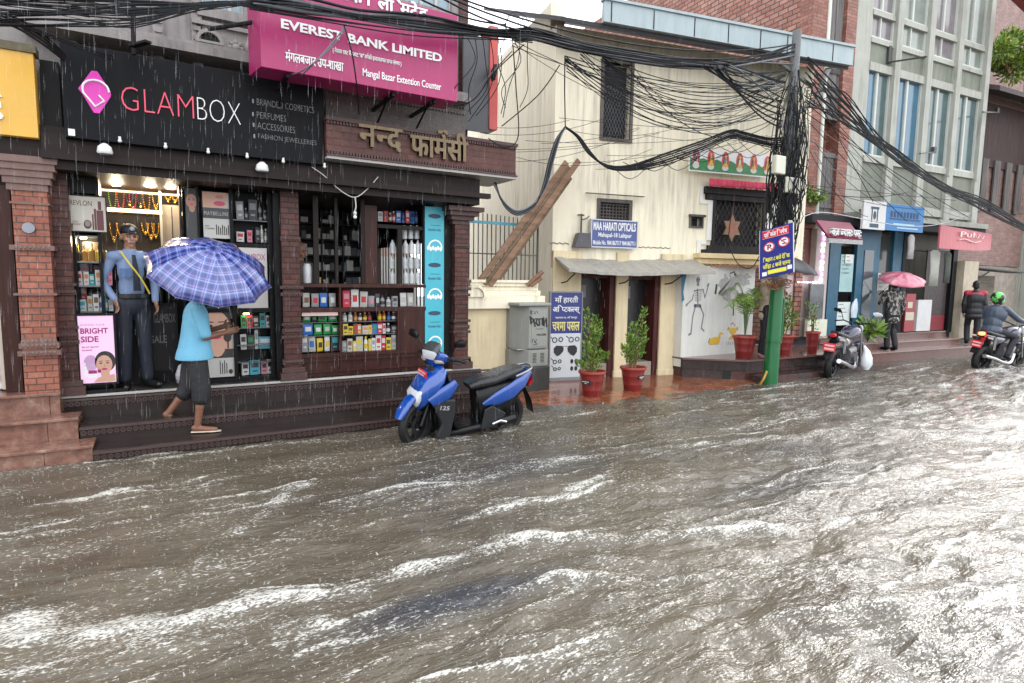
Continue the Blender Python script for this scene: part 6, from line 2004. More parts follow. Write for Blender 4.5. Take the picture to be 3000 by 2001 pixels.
# bulb on a sagging white flex, and the two floodlights under the sign
HB = thing('hanging_bulb', 'bare bulb on a white flex hanging before the pharmacy', 'lamp', PS, (2.05, -.35, 2.3))
P3 = lambda x_, y_, w=-.36: PS.pt(x_, y_, w)
b = MB(); b.tube(spline([P3(915, 490), P3(950, 515), P3(1000, 560), P3(1040, 578), P3(1075, 555), P3(1108, 518)], 4), .006, 5); b.tube(spline([P3(1040, 578), P3(1043, 605), P3(1038, 622)], 4), .008, 5); b.build('flex', mat('grubby_white_flex', (.5, .48, .46), .5), HB)
b = MB(); p = P3(1040, 628); b.lathe([(.02, .03), (.02, 0), (.008, -.01)], p, 8); b.sphere(p - Vector((0, 0, .03)), .022, 8); b.build('bulb', whitepl, HB, smooth=True)
for px_, py_, lab in ((307, 440, 'round white floodlight under the left part of the black signboard'), (768, 492, 'white floodlight under the right end of the black signboard')):
    p = P3(px_, py_, -.46)
    fl_ = thing('floodlight', lab, 'lamp', PS, p)
    b = MB(); b.lathe([(.02, .06), (.055, .03), (.065, -.02), (.055, -.035)], p, 14); b.build('housing', whitepl, fl_, smooth=True)
    b = MB(); b.tube([p + Vector((0, 0, .05)), p + Vector((0, .08, .10)), p + Vector((0, .16, .09))], .012, 6); b.build('arm', blackmet, fl_)
# ================================================================ PEOPLE
class Fig:
    """tapered limbs and rounded masses fused into one continuous skin"""
    def __init__(s): s.b = MB()
    def cap(s, p, q, r0, r1, n=12):
        p, q = Vector(p), Vector(q)
        d = (q - p)
        L = d.length
        d = d.normalized() if L > 1e-6 else Vector((0, 0, 1))
        a = d.orthogonal().normalized(); c = d.cross(a)
        sec = []
        for k in range(5):
            t = k / 4 * PI / 2
            sec.append((p - d * r0 * math.cos(t), max(1e-3, r0 * math.sin(t))))
        for k in range(5):
            t = (1 - k / 4) * PI / 2
            sec.append((q + d * r1 * math.cos(t), max(1e-3, r1 * math.sin(t))))
        s.b.loft([(o, a * r, c * r) for o, r in sec], n, 2.0)
        return s
    def chain(s, P, r):
        for i in range(len(P) - 1): s.cap(P[i], P[i + 1], r[i], r[i + 1])
        return s
    def ell(s, c, rx, ry, rz, rot=None):
        o = MB(); o.sphere((0, 0, 0), 1, 12)
        M = Matrix.Translation(c) @ (rot.to_4x4() if rot else Matrix.Identity(4)) @ Matrix.Diagonal((rx, ry, rz, 1))
        s.b.add([M @ Vector(v) for v in o.v], o.f)
        return s
    def done(s, name, m, parent, vox=.009, smooth=2):
        me = bpy.data.meshes.new(name)
        me.from_pydata(s.b.v, [], s.b.f)
        o = bpy.data.objects.new(name, me)
        COL.objects.link(o)
        r = o.modifiers.new('r', 'REMESH'); r.mode = 'VOXEL'; r.voxel_size = vox
        q = o.modifiers.new('s', 'SMOOTH'); q.iterations = smooth; q.factor = .5
        dg = bpy.context.evaluated_depsgraph_get()
        m2 = bpy.data.meshes.new_from_object(o.evaluated_get(dg))
        o.modifiers.clear()
        o.data = m2
        bpy.data.meshes.remove(me)
        m2.name = name
        m2.materials.clear()
        for k in (m if isinstance(m, list) else [m]): m2.materials.append(k)
        m2.shade_smooth()
        if parent is not None:
            o.parent = parent
            ORG[o] = ORG[parent]
        return o

skin_d = mat('brown_skin', (.26, .125, .075), .5, .15, 12)
skin_l = mat('tan_skin', (.36, .19, .125), .5, .12, 12)
hair_m = mat('black_hair', (.012, .011, .011), .55, .2)
eye_m = mat('eye_dark', (.02, .015, .013), .3)
mouth_m = mat('lip_brown', (.22, .08, .06), .5)

def hand(f, wr, d, side, curl=.5, sc=1.0, grip=None):
    """palm, four unequal bent fingers and a thumb; d = pointing direction, side = thumb side"""
    wr, d, side = Vector(wr), Vector(d).normalized(), Vector(side).normalized()
    n = d.cross(side).normalized()
    side = n.cross(d).normalized()
    f.ell(wr + d * .045 * sc, .017 * sc, .036 * sc, .048 * sc, Matrix((n, side, d)).transposed())
    for k, L in enumerate((.068, .078, .073, .056)):
        o = wr + d * .082 * sc + side * (.027 - .018 * k) * sc
        a = (d + n * curl * .5).normalized(); c = (d + n * curl * 1.6).normalized(); e = (d * (1 - curl) + n * curl * 2).normalized()
        p1 = o + a * L * .42 * sc; p2 = p1 + c * L * .33 * sc; p3 = p2 + e * L * .25 * sc
        f.chain([o - d * .02 * sc, o, p1, p2, p3], [.009 * sc, .0092 * sc, .0088 * sc, .008 * sc, .0068 * sc])
    t0 = wr + d * .03 * sc + side * .028 * sc
    t1 = t0 + (d * .6 + side * .7 + n * .3).normalized() * .035 * sc
    t2 = t1 + (d * .9 + side * .2 + n * .5 * (curl + .4)).normalized() * .03 * sc
    f.chain([t0 - side * .012 * sc, t0, t1, t2], [.012 * sc, .012 * sc, .0105 * sc, .008 * sc])

def head(f, c, fd, sc=1.0):
    """skull, jaw, nose, brow, ears; fd = facing direction"""
    c = Vector(c); fd = Vector(fd).normalized()
    upv = Vector((0, 0, 1)); upv = (upv - fd * upv.dot(fd)).normalized(); sd = upv.cross(fd)
    Rm = Matrix((sd, fd, upv)).transposed()
    g = lambda a, e, h: c + sd * a * sc + fd * e * sc + upv * h * sc
    f.ell(g(0, -.01, .02), .073 * sc, .092 * sc, .098 * sc, Rm)
    f.ell(g(0, .022, -.048), .052 * sc, .062 * sc, .068 * sc, Rm)
    f.ell(g(0, .052, -.092), .026 * sc, .028 * sc, .024 * sc, Rm)
    f.cap(g(0, .082, .012), g(0, .104, -.026), .009 * sc, .0155 * sc)
    f.cap(g(-.035, .072, .024), g(.035, .072, .024), .014 * sc, .014 * sc)
    f.cap(g(-.022, .080, -.058), g(.022, .080, -.058), .010 * sc, .010 * sc)
    for s in (-1, 1):
        f.ell(g(s * .076, -.012, -.012), .011 * sc, .02 * sc, .032 * sc, Rm)
        f.ell(g(s * .04, .055, -.03), .024 * sc, .03 * sc, .022 * sc, Rm)
    return g, Rm

def face_parts(g, Rm, par, sc=1.0):
    for s in (-1, 1):
        f = Fig(); f.ell(g(s * .031, .083, .002), .0125 * sc, .007 * sc, .0065 * sc, Rm); f.b.build('eye', eye_m, None).parent = par
        f = Fig(); f.cap(g(s * .016, .090, .022), g(s * .048, .080, .024), .0045 * sc, .0035 * sc, 6); f.b.build('eyebrow', hair_m, None).parent = par
    f = Fig(); f.cap(g(-.022, .089, -.061), g(.022, .089, -.061), .005 * sc, .005 * sc, 6); f.b.build('mouth', mouth_m, None).parent = par
def fix(par):
    """parts made at the figure's own origin"""
    for c in par.children:
        if 'fx' not in c:
            c.location = c.location if c.type == 'EMPTY' else c.location
            c.rotation_euler = (0, 0, 0)

def person(label, loc, rz, J, top, bot, sleeve=1.0, leg=1.0, skin=skin_d, shoes=None, hr=True, hsc=1.0, hands=None, feet=True, fat=1.0, tname='shirt', bname='trousers', hdir=(0, -1, 0), hem=.06, tuck=0):
    """J: joints in metres, figure facing -Y at the origin"""
    t = thing('person', label, 'person', PW, loc)
    t.rotation_euler = (0, 0, rz)
    ORG[t] = Vector()
    V = {k: Vector(v) for k, v in J.items()}
    f = Fig()
    hips = (V['hl'] + V['hr']) / 2; sh = (V['sl'] + V['sr']) / 2
    f.cap(sh - Vector((0, 0, .02)), V['head'] - Vector((0, 0, .06)), .055, .05)
    wd_ = (V['sl'] - V['sr']).length / 2
    ax = (V['sl'] - V['sr']).normalized()
    yv = Vector((0, 0, 1)).cross(ax)
    Rt = Matrix((ax, yv, Vector((0, 0, 1)))).transposed()
    def torso(g, e, low=0):
        g.ell(sh.lerp(hips, .28), (wd_ - .015) * fat + e, .105 * fat + e, .20 + e, Rt)
        g.ell(sh.lerp(hips, .68), .135 * fat + e, .095 * fat + e, .19 + e, Rt)
        g.ell(hips, .150 * fat + e, .108 * fat + e, .12 + e, Rt)
        g.cap(V['sl'], V['sr'], .052 + e, .052 + e)
        g.cap(sh + Vector((0, 0, .035)), sh - Vector((0, 0, .1)), .06 + e, .09 + e)
    torso(f, -.008)
    for s in 'lr':
        f.chain([V['s' + s], V['e' + s], V['w' + s]], [.044, .036, .025])
        f.chain([V['h' + s], V['k' + s], V['a' + s]], [.072, .048, .032])
        f.cap(V['k' + s].lerp(V['a' + s], .12), V['k' + s].lerp(V['a' + s], .5), .045, .043)
        a, to = V['a' + s], V['t' + s]
        f.chain([a - Vector((0, 0, .035)) - (to - a).normalized() * .03, a.lerp(to, .55) - Vector((0, 0, .02)), to], [.032, .032, .024])
    hs_ = hands or {}
    for s in 'lr':
        d = V['w' + s] - V['e' + s]
        dd, sd_, cu = hs_.get(s, (d, (0, -1, 0), .35))
        hand(f, V['w' + s], dd, sd_, cu)
    g, Rm = head(f, V['head'], hdir, hsc)
    bod = f.done('body', skin, t, .0085, 2)
    face_parts(g, Rm, t, hsc)
    if hr:
        f = Fig(); f.ell(g(0, -.022, .04), .079 * hsc, .092 * hsc, .092 * hsc, Rm); f.ell(g(0, -.045, -.01), .074 * hsc, .062 * hsc, .085 * hsc, Rm)
        f.done('hair', hair_m, t, .009, 1)
    if top:
        f = Fig(); torso(f, .012)
        if bname == 'shorts':            # loose tee worn over the shorts
            f.b.loft([(sh.lerp(hips, q), ax * rx, yv * ry, 2.2) for q, rx, ry in ((.10, .13, .09), (.3, .185, .125), (.6, .19, .135), (.85, .20, .15), (1.0, .212, .168), (1.14, .218, .176))], 24)
        else: f.ell(hips - Vector((0, 0, hem)), .158 * fat, .118 * fat, .10, Rt)
        for s in 'lr':
            e_ = V['s' + s].lerp(V['e' + s], min(1, sleeve * 2))
            fs = min(1, fat)
            f.cap(V['s' + s], e_, .064 * fs, .056 * fs)
            if sleeve > .5: f.cap(V['e' + s], V['e' + s].lerp(V['w' + s], min(.96, sleeve * 2 - 1)), .056 * fs, .042 * fs)
        f.done(tname, top, t, .010, 3)
    if bot:
        f = Fig(); f.ell(hips - Vector((0, 0, .02)), .152 * fat + .004 + tuck, .112 * fat + .004 + tuck, .12 + tuck, Rt)
        for s in 'lr':
            lo_ = .022 if bname == 'shorts' else 0
            f.cap(V['h' + s], V['k' + s], .092 + lo_, .070 + lo_)
            if leg > .5: f.cap(V['k' + s], V['k' + s].lerp(V['a' + s], min(.93, leg * 2 - 1)), .070 + lo_, .062 + lo_)
        f.done(bname, bot, t, .010, 3)
    if shoes:
        for s in 'lr':
            f = Fig(); a, to = V['a' + s], V['t' + s]
            f.chain([a - Vector((0, 0, .035)) - (to - a).normalized() * .035, a.lerp(to, .5) - Vector((0, 0, .025)), to], [.043, .042, .034])
            f.done('shoe', shoes, t, .009, 1)
    return t, V, g, Rm

def stand(h=1.7, sep=.10, arm=(.0, .0)):
    k = h / 1.7
    J = dict(head=(0, -.015, 1.585), sl=(.18, 0, 1.385), sr=(-.18, 0, 1.385), el=(.23, .02, 1.10), er=(-.23, .02, 1.10), wl=(.22, -.05, .86), wr=(-.22, -.05, .86),
             hl=(.085, 0, .90), hr=(-.085, 0, .90), kl=(sep, -.02, .49), kr=(-sep, -.02, .49), al=(sep, .02, .085), ar=(-sep, .02, .085), tl=(sep + .03, -.15, .03), tr=(-sep - .03, -.15, .03))
    return {a: tuple(x * k for x in v) for a, v in J.items()}

# --- guard in blue shirt at the shop entrance
u, z = PS.at(400, 1130, .16)
J = stand(1.71)
J['er'] = (-.245, .07, 1.13); J['wr'] = (-.17, -.05, .94)
J['el'] = (.225, .02, 1.12); J['wl'] = (.19, -.10, .92); J['sl'] = (.155, 0, 1.385); J['sr'] = (-.155, 0, 1.385); J['kl'] = (.09, -.02, .49); J['kr'] = (-.09, -.02, .49)
J['ar'] = (-.10, .02, .085); J['al'] = (.11, .0, .085); J['tl'] = (.18, -.14, .03)
blue_sh = mat('uniform_blue', (.20, .28, .46), .7, .3, 6, .9, 14); navy_tr = mat('navy_trousers', (.014, .018, .03), .65, .3, 10)
t, V, g, Rm = person('guard in pale blue uniform shirt, dark cap and trousers standing in the cosmetics shop entrance', (u, 7.46, .505), R(16), J, blue_sh, navy_tr, 1.0, 1.0, skin_l, mat('black_shoe', (.012, .012, .013), .2), hands={'r': ((.25, -.2, -1), (.2, -1, 0), .5), 'l': ((.1, -.4, -1), (0, -1, .2), .5)}, hdir=(.0, -1, -.12), hem=-.03, fat=.80, tuck=.02)
f = Fig(); f.ell(g(0, -.008, .062), .080, .098, .070, Rm); f.ell(g(0, .075, .040), .055, .06, .010, Rm); f.ell(g(0, -.005, .05), .084, .1, .03, Rm)
cp_ = f.done('cap', mat('dark_cap', (.012, .013, .018), .6, .2), t, .008, 1)
f = Fig(); f.ell(g(0, .10, .085), .022, .006, .022, Rm); f.b.build('cap_badge', mat('grey_badge', (.35, .34, .36), .4), None).parent = t
b = MB(); b.loft([((.0, -.135, 1.40), (.016, 0, 0), (0, .006, 0), 4), ((.01, -.152, 1.22), (.028, 0, 0), (0, .006, 0), 4), ((.015, -.142, 1.03), (.036, 0, 0), (0, .006, 0), 4)], 10); b.build('tie', navy_tr, t, smooth=True)
b = MB(); b.tube(spline([(-.10, -.075, 1.43), (-.04, -.150, 1.30), (.05, -.158, 1.16), (.13, -.135, 1.0)], 5), .009, 6); b.build('lanyard', mat('yellow_cord', (.70, .58, .08), .5), t)
b = MB(); b.lathe([(.158, .955), (.16, 1.0)], (0, 0, 0), 20, cap=False); bl_ = b.build('belt', mat('belt_black', (.01, .01, .011), .3), t); bl_.scale = (1.03, .78, 1)
b = MB(); b.loft([((-.085, -.150, 1.26), (.05, 0, 0), (0, .006, 0), 5), ((-.085, -.152, 1.17), (.05, 0, 0), (0, .006, 0), 5)], 8); b.build('pocket', mat('uniform_pocket', (.085, .15, .31), .6), t)
for s in (-1, 1):
    b = MB(); b.obox((s * .12, -.01, 1.452), (s * .20, -.01, 1.434), .055, .012); b.build('epaulette', navy_tr, t)

# --- man under the checked umbrella, stepping along the lower step
fx, fy = PW.gz(592, 1262, .105)
K_ = .97
J = dict(head=(.02, -.06, 1.50), sl=(.16, .01, 1.30), sr=(-.16, -.03, 1.30), el=(.20, -.02, 1.03), er=(-.22, -.10, 1.02), wl=(.10, -.25, 1.10), wr=(-.06, -.27, 1.05),
         hl=(.08, .03, .84), hr=(-.08, .02, .84), kl=(.08, .10, .46), kr=(-.09, -.03, .45), al=(.09, .30, .20), ar=(-.09, .02, .085), tl=(.10, .20, .085), tr=(-.10, -.15, .03))
J = {k: tuple(c * K_ for c in v) for k, v in J.items()}
tee = mat('sky_blue_tee', (.15, .42, .60), .75, .15, 5, .8, 11); sho = mat('charcoal_shorts', (.018, .018, .021), .75, .5, 14, 1.0, 18)
GX_ = Vector((fx - .015, fy, .105))
t, V, g, Rm = person('man in sky blue tee and rolled dark shorts striding along the steps under an umbrella', GX_, R(84), J, tee, sho, .44, .60, mat('dark_skin', (.19, .085, .05), .5, .2, 12), None, hands={'l': ((-.35, -.9, .3), (0, .1, 1), .9), 'r': ((.35, -.9, .25), (0, .1, 1), .9)}, bname='shorts', hem=.13, fat=1.06)
for s in 'lr':
    f = Fig(); a, to = V['a' + s], V['t' + s]; d = (to - a); d = (to + Vector((0, 0, -.012)) - (a - Vector((0, 0, .062)))).normalized()
    base = a - Vector((0, 0, .068))
    f.b.loft([(base - d * .06, d.cross(Vector((0, 0, 1))).normalized() * .03, Vector((0, 0, .007))), (base + d * .04, d.cross(Vector((0, 0, 1))).normalized() * .04, Vector((0, 0, .008))), (base + d * .15, d.cross(Vector((0, 0, 1))).normalized() * .046, Vector((0, 0, .008))), (base + d * .215, d.cross(Vector((0, 0, 1))).normalized() * .03, Vector((0, 0, .006)))], 14, 2.2)
    f.b.build('sandal', mat('pale_sandal', (.55, .50, .42), .5), None).parent = t
wf = t.matrix_basis
HM = Matrix.Translation(GX_) @ Matrix.Rotation(R(84), 4, 'Z')
grip = HM @ Vector((.02, -.335, 1.115))

def umbrella(name, label, apex, axis, rad, depth, ribs, m, hand_pt, sheen=None, mrim=None, spin=0):
    """canopy of ribs panels with sagging edges, shaft, ribs and handle"""
    ax = Vector(axis).normalized(); apex = Vector(apex)
    a = ax.orthogonal().normalized(); c = ax.cross(a)
    t = thing(name, label, 'umbrella', PW, hand_pt)
    me = bpy.data.meshes.new('canopy')
    bm = bmesh.new(); uvl = bm.loops.layers.uv.new('uv')
    nr, na = 10, 8
    fun = lambda q: depth * (1 - (1 - q ** 1.9) ** .85) if q < 1 else depth
    for k in range(ribs):
        gr = {}
        for i in range(nr + 1):
            q = i / nr
            for j in range(na + 1):
                e = j / na
                g = 2 * PI * (k + e) / ribs + spin
                mid = 4 * e * (1 - e)
                r_ = rad * q * (1 - .05 * mid * q)
                # straight chord between ribs
                ch = math.cos(PI / ribs) / math.cos(2 * PI * (e - .5) / ribs)
                r_ *= 1 - (1 - ch) * .8
                d = fun(q) + .018 * mid * q * (1 - .3 * q) * 1.2
                p = apex - ax * d + (a * math.cos(g) + c * math.sin(g)) * r_
                gr[i, j] = (bm.verts.new(p - Vector(hand_pt)), (k * 1.37 + (e - .5) * 2 * math.tan(PI / ribs) * rad * q, rad * q * 1.08))
        for i in range(nr):
            for j in range(na):
                ks = [(i, j), (i + 1, j), (i + 1, j + 1), (i, j + 1)]
                try: fc = bm.faces.new([gr[x][0] for x in ks])
                except ValueError: continue
                for lp, x in zip(fc.loops, ks): lp[uvl].uv = gr[x][1]
    bmesh.ops.remove_doubles(bm, verts=bm.verts, dist=1e-5)
    bm.to_mesh(me); bm.free()
    me.materials.append(m); me.shade_smooth()
    o = bpy.data.objects.new('canopy', me); COL.objects.link(o); o.parent = t; ORG[o] = ORG[t]
    sm = o.modifiers.new('t', 'SOLIDIFY'); sm.thickness = .0012
    b = MB()
    b.tube([apex + ax * .05, Vector(hand_pt)], .006, 8); b.lathe([(.001, .0), (.008, .0)], apex, 6)
    b.build('shaft', mat('steel_rod', (.5, .5, .52), .25, metal=.9), t)
    b = MB()
    for k in range(ribs):
        g = 2 * PI * k / ribs + spin
        d = a * math.cos(g) + c * math.sin(g)
        b.tube([apex - ax * (fun(i / 6) + .006) + d * rad * i / 6 for i in range(7)], .003, 5)
        b.tube([apex - ax * (fun(.5) + .008) + d * rad * .5, apex - ax * depth * 1.25], .0025, 4)
    b.build('rib', MATS['steel_rod'], t)
    d = (Vector(hand_pt) - apex).normalized()
    b = MB(); b.tube([Vector(hand_pt) - d * .05, Vector(hand_pt) + d * .09], .014, 8); b.build('handle', blackmet, t)
    return t
m, t_, b_ = nmat('blue_plaid')
uvn = t_.nodes.new('ShaderNodeUVMap'); sp = t_.nodes.new('ShaderNodeSeparateXYZ'); t_.links.new(uvn.outputs[0], sp.inputs[0])
def fr(sock, f_):
    q = t_.nodes.new('ShaderNodeMath'); q.operation = 'MULTIPLY'; t_.links.new(sock, q.inputs[0]); q.inputs[1].default_value = f_
    w = t_.nodes.new('ShaderNodeMath'); w.operation = 'FRACT'; t_.links.new(q.outputs[0], w.inputs[0])
    return w.outputs[0]
def crmp(s_, st):
    o_ = ramp(t_, s_, st); o_.node.color_ramp.interpolation = 'CONSTANT'; return o_
ST_ = [(0, (.008, .022, .17)), (.45, (.08, .11, .36)), (.54, (.26, .17, .34)), (.64, (.03, .07, .34)), (.76, (.26, .33, .58)), (.88, (.05, .10, .36))]
ca, cb__ = crmp(fr(sp.outputs[0], 11), ST_), crmp(fr(sp.outputs[1], 11), ST_)
t_.links.new(mixc(t_, .5, ca, cb__), b_.inputs['Base Color'])
b_.inputs['Roughness'].default_value = .32
b_.inputs['Coat Weight'].default_value = 1
b_.inputs['Coat Roughness'].default_value = .12
bumpn(t_, b_, nz(t_, tc(t_), 9, 4), .25, .02)
ap = PW.pt(628, 728, fy - .42)
axu = Vector((.13, -.56, .80))
umbrella('umbrella', 'shiny blue and lilac checked umbrella hiding the head of the man on the steps', ap, axu, .575, .27, 10, m, grip, spin=.15)

# --- pharmacist behind the counter, only his head and shoulders above it
u, z = PS.at(893, 735, .42)
J = stand(1.62)
t, V, g, Rm = person('grey haired pharmacist whose head shows beside the pillar, looking down behind the counter', (u, 7.3 + .78, z - 1.50), R(30), J, mat('dim_brown_shirt', (.10, .08, .07), .7), navy_tr, .4, 1, skin_l, None, False, hdir=(.25, -1, -.25))
f = Fig(); f.ell(g(0, -.05, .03), .076, .07, .075, Rm); f.done('hair', mat('thin_grey_hair', (.10, .09, .085), .7), t, .009, 1)

# --- man in cream shirt holding a black umbrella behind the pole
px_, py_ = PM.gz(2236, 1050, .372)
p0 = PM.M @ Vector((px_, py_, .372))
J = stand(1.68); J['wl'] = (.02, -.24, 1.26); J['el'] = (.25, -.12, 1.12); J['er'] = (-.26, -.06, 1.12); J['wr'] = (-.05, -.22, 1.10)
t, V, g, Rm = person('man in cream shirt and dark trousers sheltering under a black umbrella behind the green pole', p0 + Vector((.0, .0, 0)), R(52), J, mat('cream_shirt', (.58, .47, .37), .7, .12, 8, .2, 40), mat('black_jeans', (.014, .015, .02), .7), .95, 1, skin_d, mat('dull_pink_shoe', (.3, .16, .15), .5), hands={'l': ((-.2, -.3, 1), (-1, 0, .2), .1), 'r': ((.4, -.6, .5), (0, 0, 1), .8)}, hem=.12)
hp = Matrix.Translation(p0) @ Matrix.Rotation(R(52), 4, 'Z') @ Vector((-.02, -.27, 1.18))
umbrella('umbrella', 'black umbrella held by the man behind the green pole', hp + Vector((.05, -.08, .62)), (.1, -.25, 1), .52, .20, 8, mat('black_nylon', (.02, .021, .026), .45, .2), hp)

# --- woman with pink umbrella on the far steps
p0 = Vector((14.52, 7.34, .21))
J = stand(1.62); J['wl'] = (.10, -.25, 1.25); J['el'] = (.23, -.12, 1.08); J['kr'] = (-.09, -.1, .50); J['ar'] = (-.09, .04, .085)
pat, pt_, pb_ = nmat('patterned_jacket')
pt_.links.new(ramp(pt_, nz(pt_, tc(pt_, 1, 1, .5), 22, 3), [(.50, (.02, .018, .018)), (.56, (.32, .30, .28))]), pb_.inputs['Base Color'])
t, V, g, Rm = person('person in black and white patterned jacket and black trousers on the far granite steps', p0, R(150), J, pat, MATS['black_jeans'], 1, 1, skin_d, blackmet, hands={'l': ((0, -.5, 1), (-1, 0, 0), .8)}, hem=.16, tname='jacket')
hp = p0 + Matrix.Rotation(R(150), 3, 'Z') @ Vector((.10, -.30, 1.33))
pa = PW.pt(2648, 800, p0.y - .1)
m, t_, b_ = nmat('pink_nylon'); t_.links.new(ramp(t_, nz(t_, tc(t_), 5, 3), [(.35, (.45, .07, .14)), (.7, (.66, .30, .36))]), b_.inputs['Base Color']); b_.inputs['Roughness'].default_value = .3; b_.inputs['Coat Weight'].default_value = .4
umbrella('umbrella', 'rose pink umbrella tipped forward over the person on the far granite steps', pa, (-.22, -.30, 1), .50, .17, 8, m, hp)

# --- shopper in the blue doorway, half hidden
p0 = PC.M @ Vector((PC.at(2506, 850, .12)[0], .16, .55))
J = stand(1.66)
t, V, g, Rm = person('person in dark clothes standing in the narrow gap of the blue shop door', p0, R(20), J, mat('dark_top', (.02, .025, .035), .7), MATS['black_jeans'], 1, 1, skin_d, blackmet, fat=.85)
b = MB()
q = PC.at(2503, 900, -.12)
b.loft([((q[0], -.12, q[1] - .24), (.09, 0, 0), (0, .03, 0)), ((q[0], -.12, q[1] - .05), (.11, 0, 0), (0, .045, 0)), ((q[0] + .01, -.12, q[1] + .1), (.085, 0, 0), (0, .03, 0)), ((q[0] + .05, -.12, q[1] + .2), (.015, 0, 0), (0, .012, 0))], 12)
b.build('shopping_bag', mat('white_blue_bag', (.55, .62, .70), .4, .3, 8), None, PC, 'white and pale blue bag held low in the blue shop doorway', 'bag', smooth=True)

# --- walker in red and black jacket
p0 = Vector((17.9, 7.1, .21))
J = stand(1.62); J['kl'] = (.1, -.16, .50); J['al'] = (.1, .05, .12); J['tl'] = (.1, -.12, .06)
t, V, g, Rm = person('person in black jacket with red shoulders walking away at the far end of the steps', p0, R(118), J, mat('black_jacket', (.016, .017, .02), .5, .2), MATS['black_jeans'], 1, 1, skin_d, blackmet, hem=.12, tname='jacket', fat=1.25)
f = Fig()
sh = (V['sl'] + V['sr']) / 2
f.cap(V['sl'], V['sr'], .075, .075); f.ell(sh - Vector((0, 0, .04)), .20, .125, .10)
f.done('red_yoke', mat('red_nylon', (.42, .02, .05), .45), t, .01, 2)

# ================================================================ VEHICLES (built facing +X, left is +Y)
tyre = mat('tyre_rubber', (.007, .007, .0075), .6, .2, 30)
alloy = mat('dark_alloy', (.018, .018, .02), .35, .1, metal=.5)
chrome = mat('wet_chrome', (.55, .55, .57), .15, .05, metal=.9)
blueP = mat('scooter_blue', (.002, .055, .30), .18, .12, 3, coat=1)
blackP = mat('gloss_black_plastic', (.006, .006, .007), .3, .1, spec=.3)
greyP = mat('dark_grey_plastic', (.022, .023, .025), .4, .1, spec=.3)
seatM, st_, sb_ = nmat('wet_black_seat')
sb_.inputs['Base Color'].default_value = (.018, .018, .02, 1)
st_.links.new(ramp(st_, nz(st_, tc(st_), 60, 3), [(.4, .12), (.6, .5)]), sb_.inputs['Roughness'])
bumpn(st_, sb_, nz(st_, tc(st_), 130, 2), .5, .003)
lens = mat('clear_lens', (.55, .57, .6), .12, .3, 30)
plateR = mat('red_plate', (.58, .015, .03), .35, .05)
redlamp = mat('red_tail_lens', (.45, .01, .015), .2)

def wheel(par, x, r, wd_, spokes=5, steer=None, y=0):
    M = Matrix.Translation((x, y, r))
    if steer: M = steer @ M
    b = MB(M); pr = [(r * .70, -wd_ * .40), (r * .86, -wd_ * .5), (r * .97, -wd_ * .28), (r, 0), (r * .97, wd_ * .28), (r * .86, wd_ * .5), (r * .70, wd_ * .40), (r * .66, 0), (r * .70, -wd_ * .40)]
    b.lathe(pr, (0, 0, 0), 32, 'y', cap=False)
    w = b.build('wheel', tyre, par, smooth=True)
    b = MB(M); b.lathe([(r * .72, -wd_ * .32), (r * .60, -wd_ * .2), (r * .60, wd_ * .2), (r * .72, wd_ * .32)], (0, 0, 0), 28, 'y', cap=False)
    b.lathe([(r * .16, -wd_ * .45), (r * .16, wd_ * .45)], (0, 0, 0), 14, 'y')
    for k in range(spokes):
        g = 2 * PI * k / spokes
        b.obox((r * .12 * math.cos(g), 0, r * .12 * math.sin(g)), (r * .63 * math.cos(g), 0, r * .63 * math.sin(g)), wd_ * .35, .022, (0, 1, 0))
    b.lathe([(r * .45, wd_ * .46), (r * .45, wd_ * .5), (r * .25, wd_ * .5), (r * .25, wd_ * .46)], (0, 0, 0), 20, 'y', cap=False)
    b.build('rim', alloy, w, smooth=True)
    return w

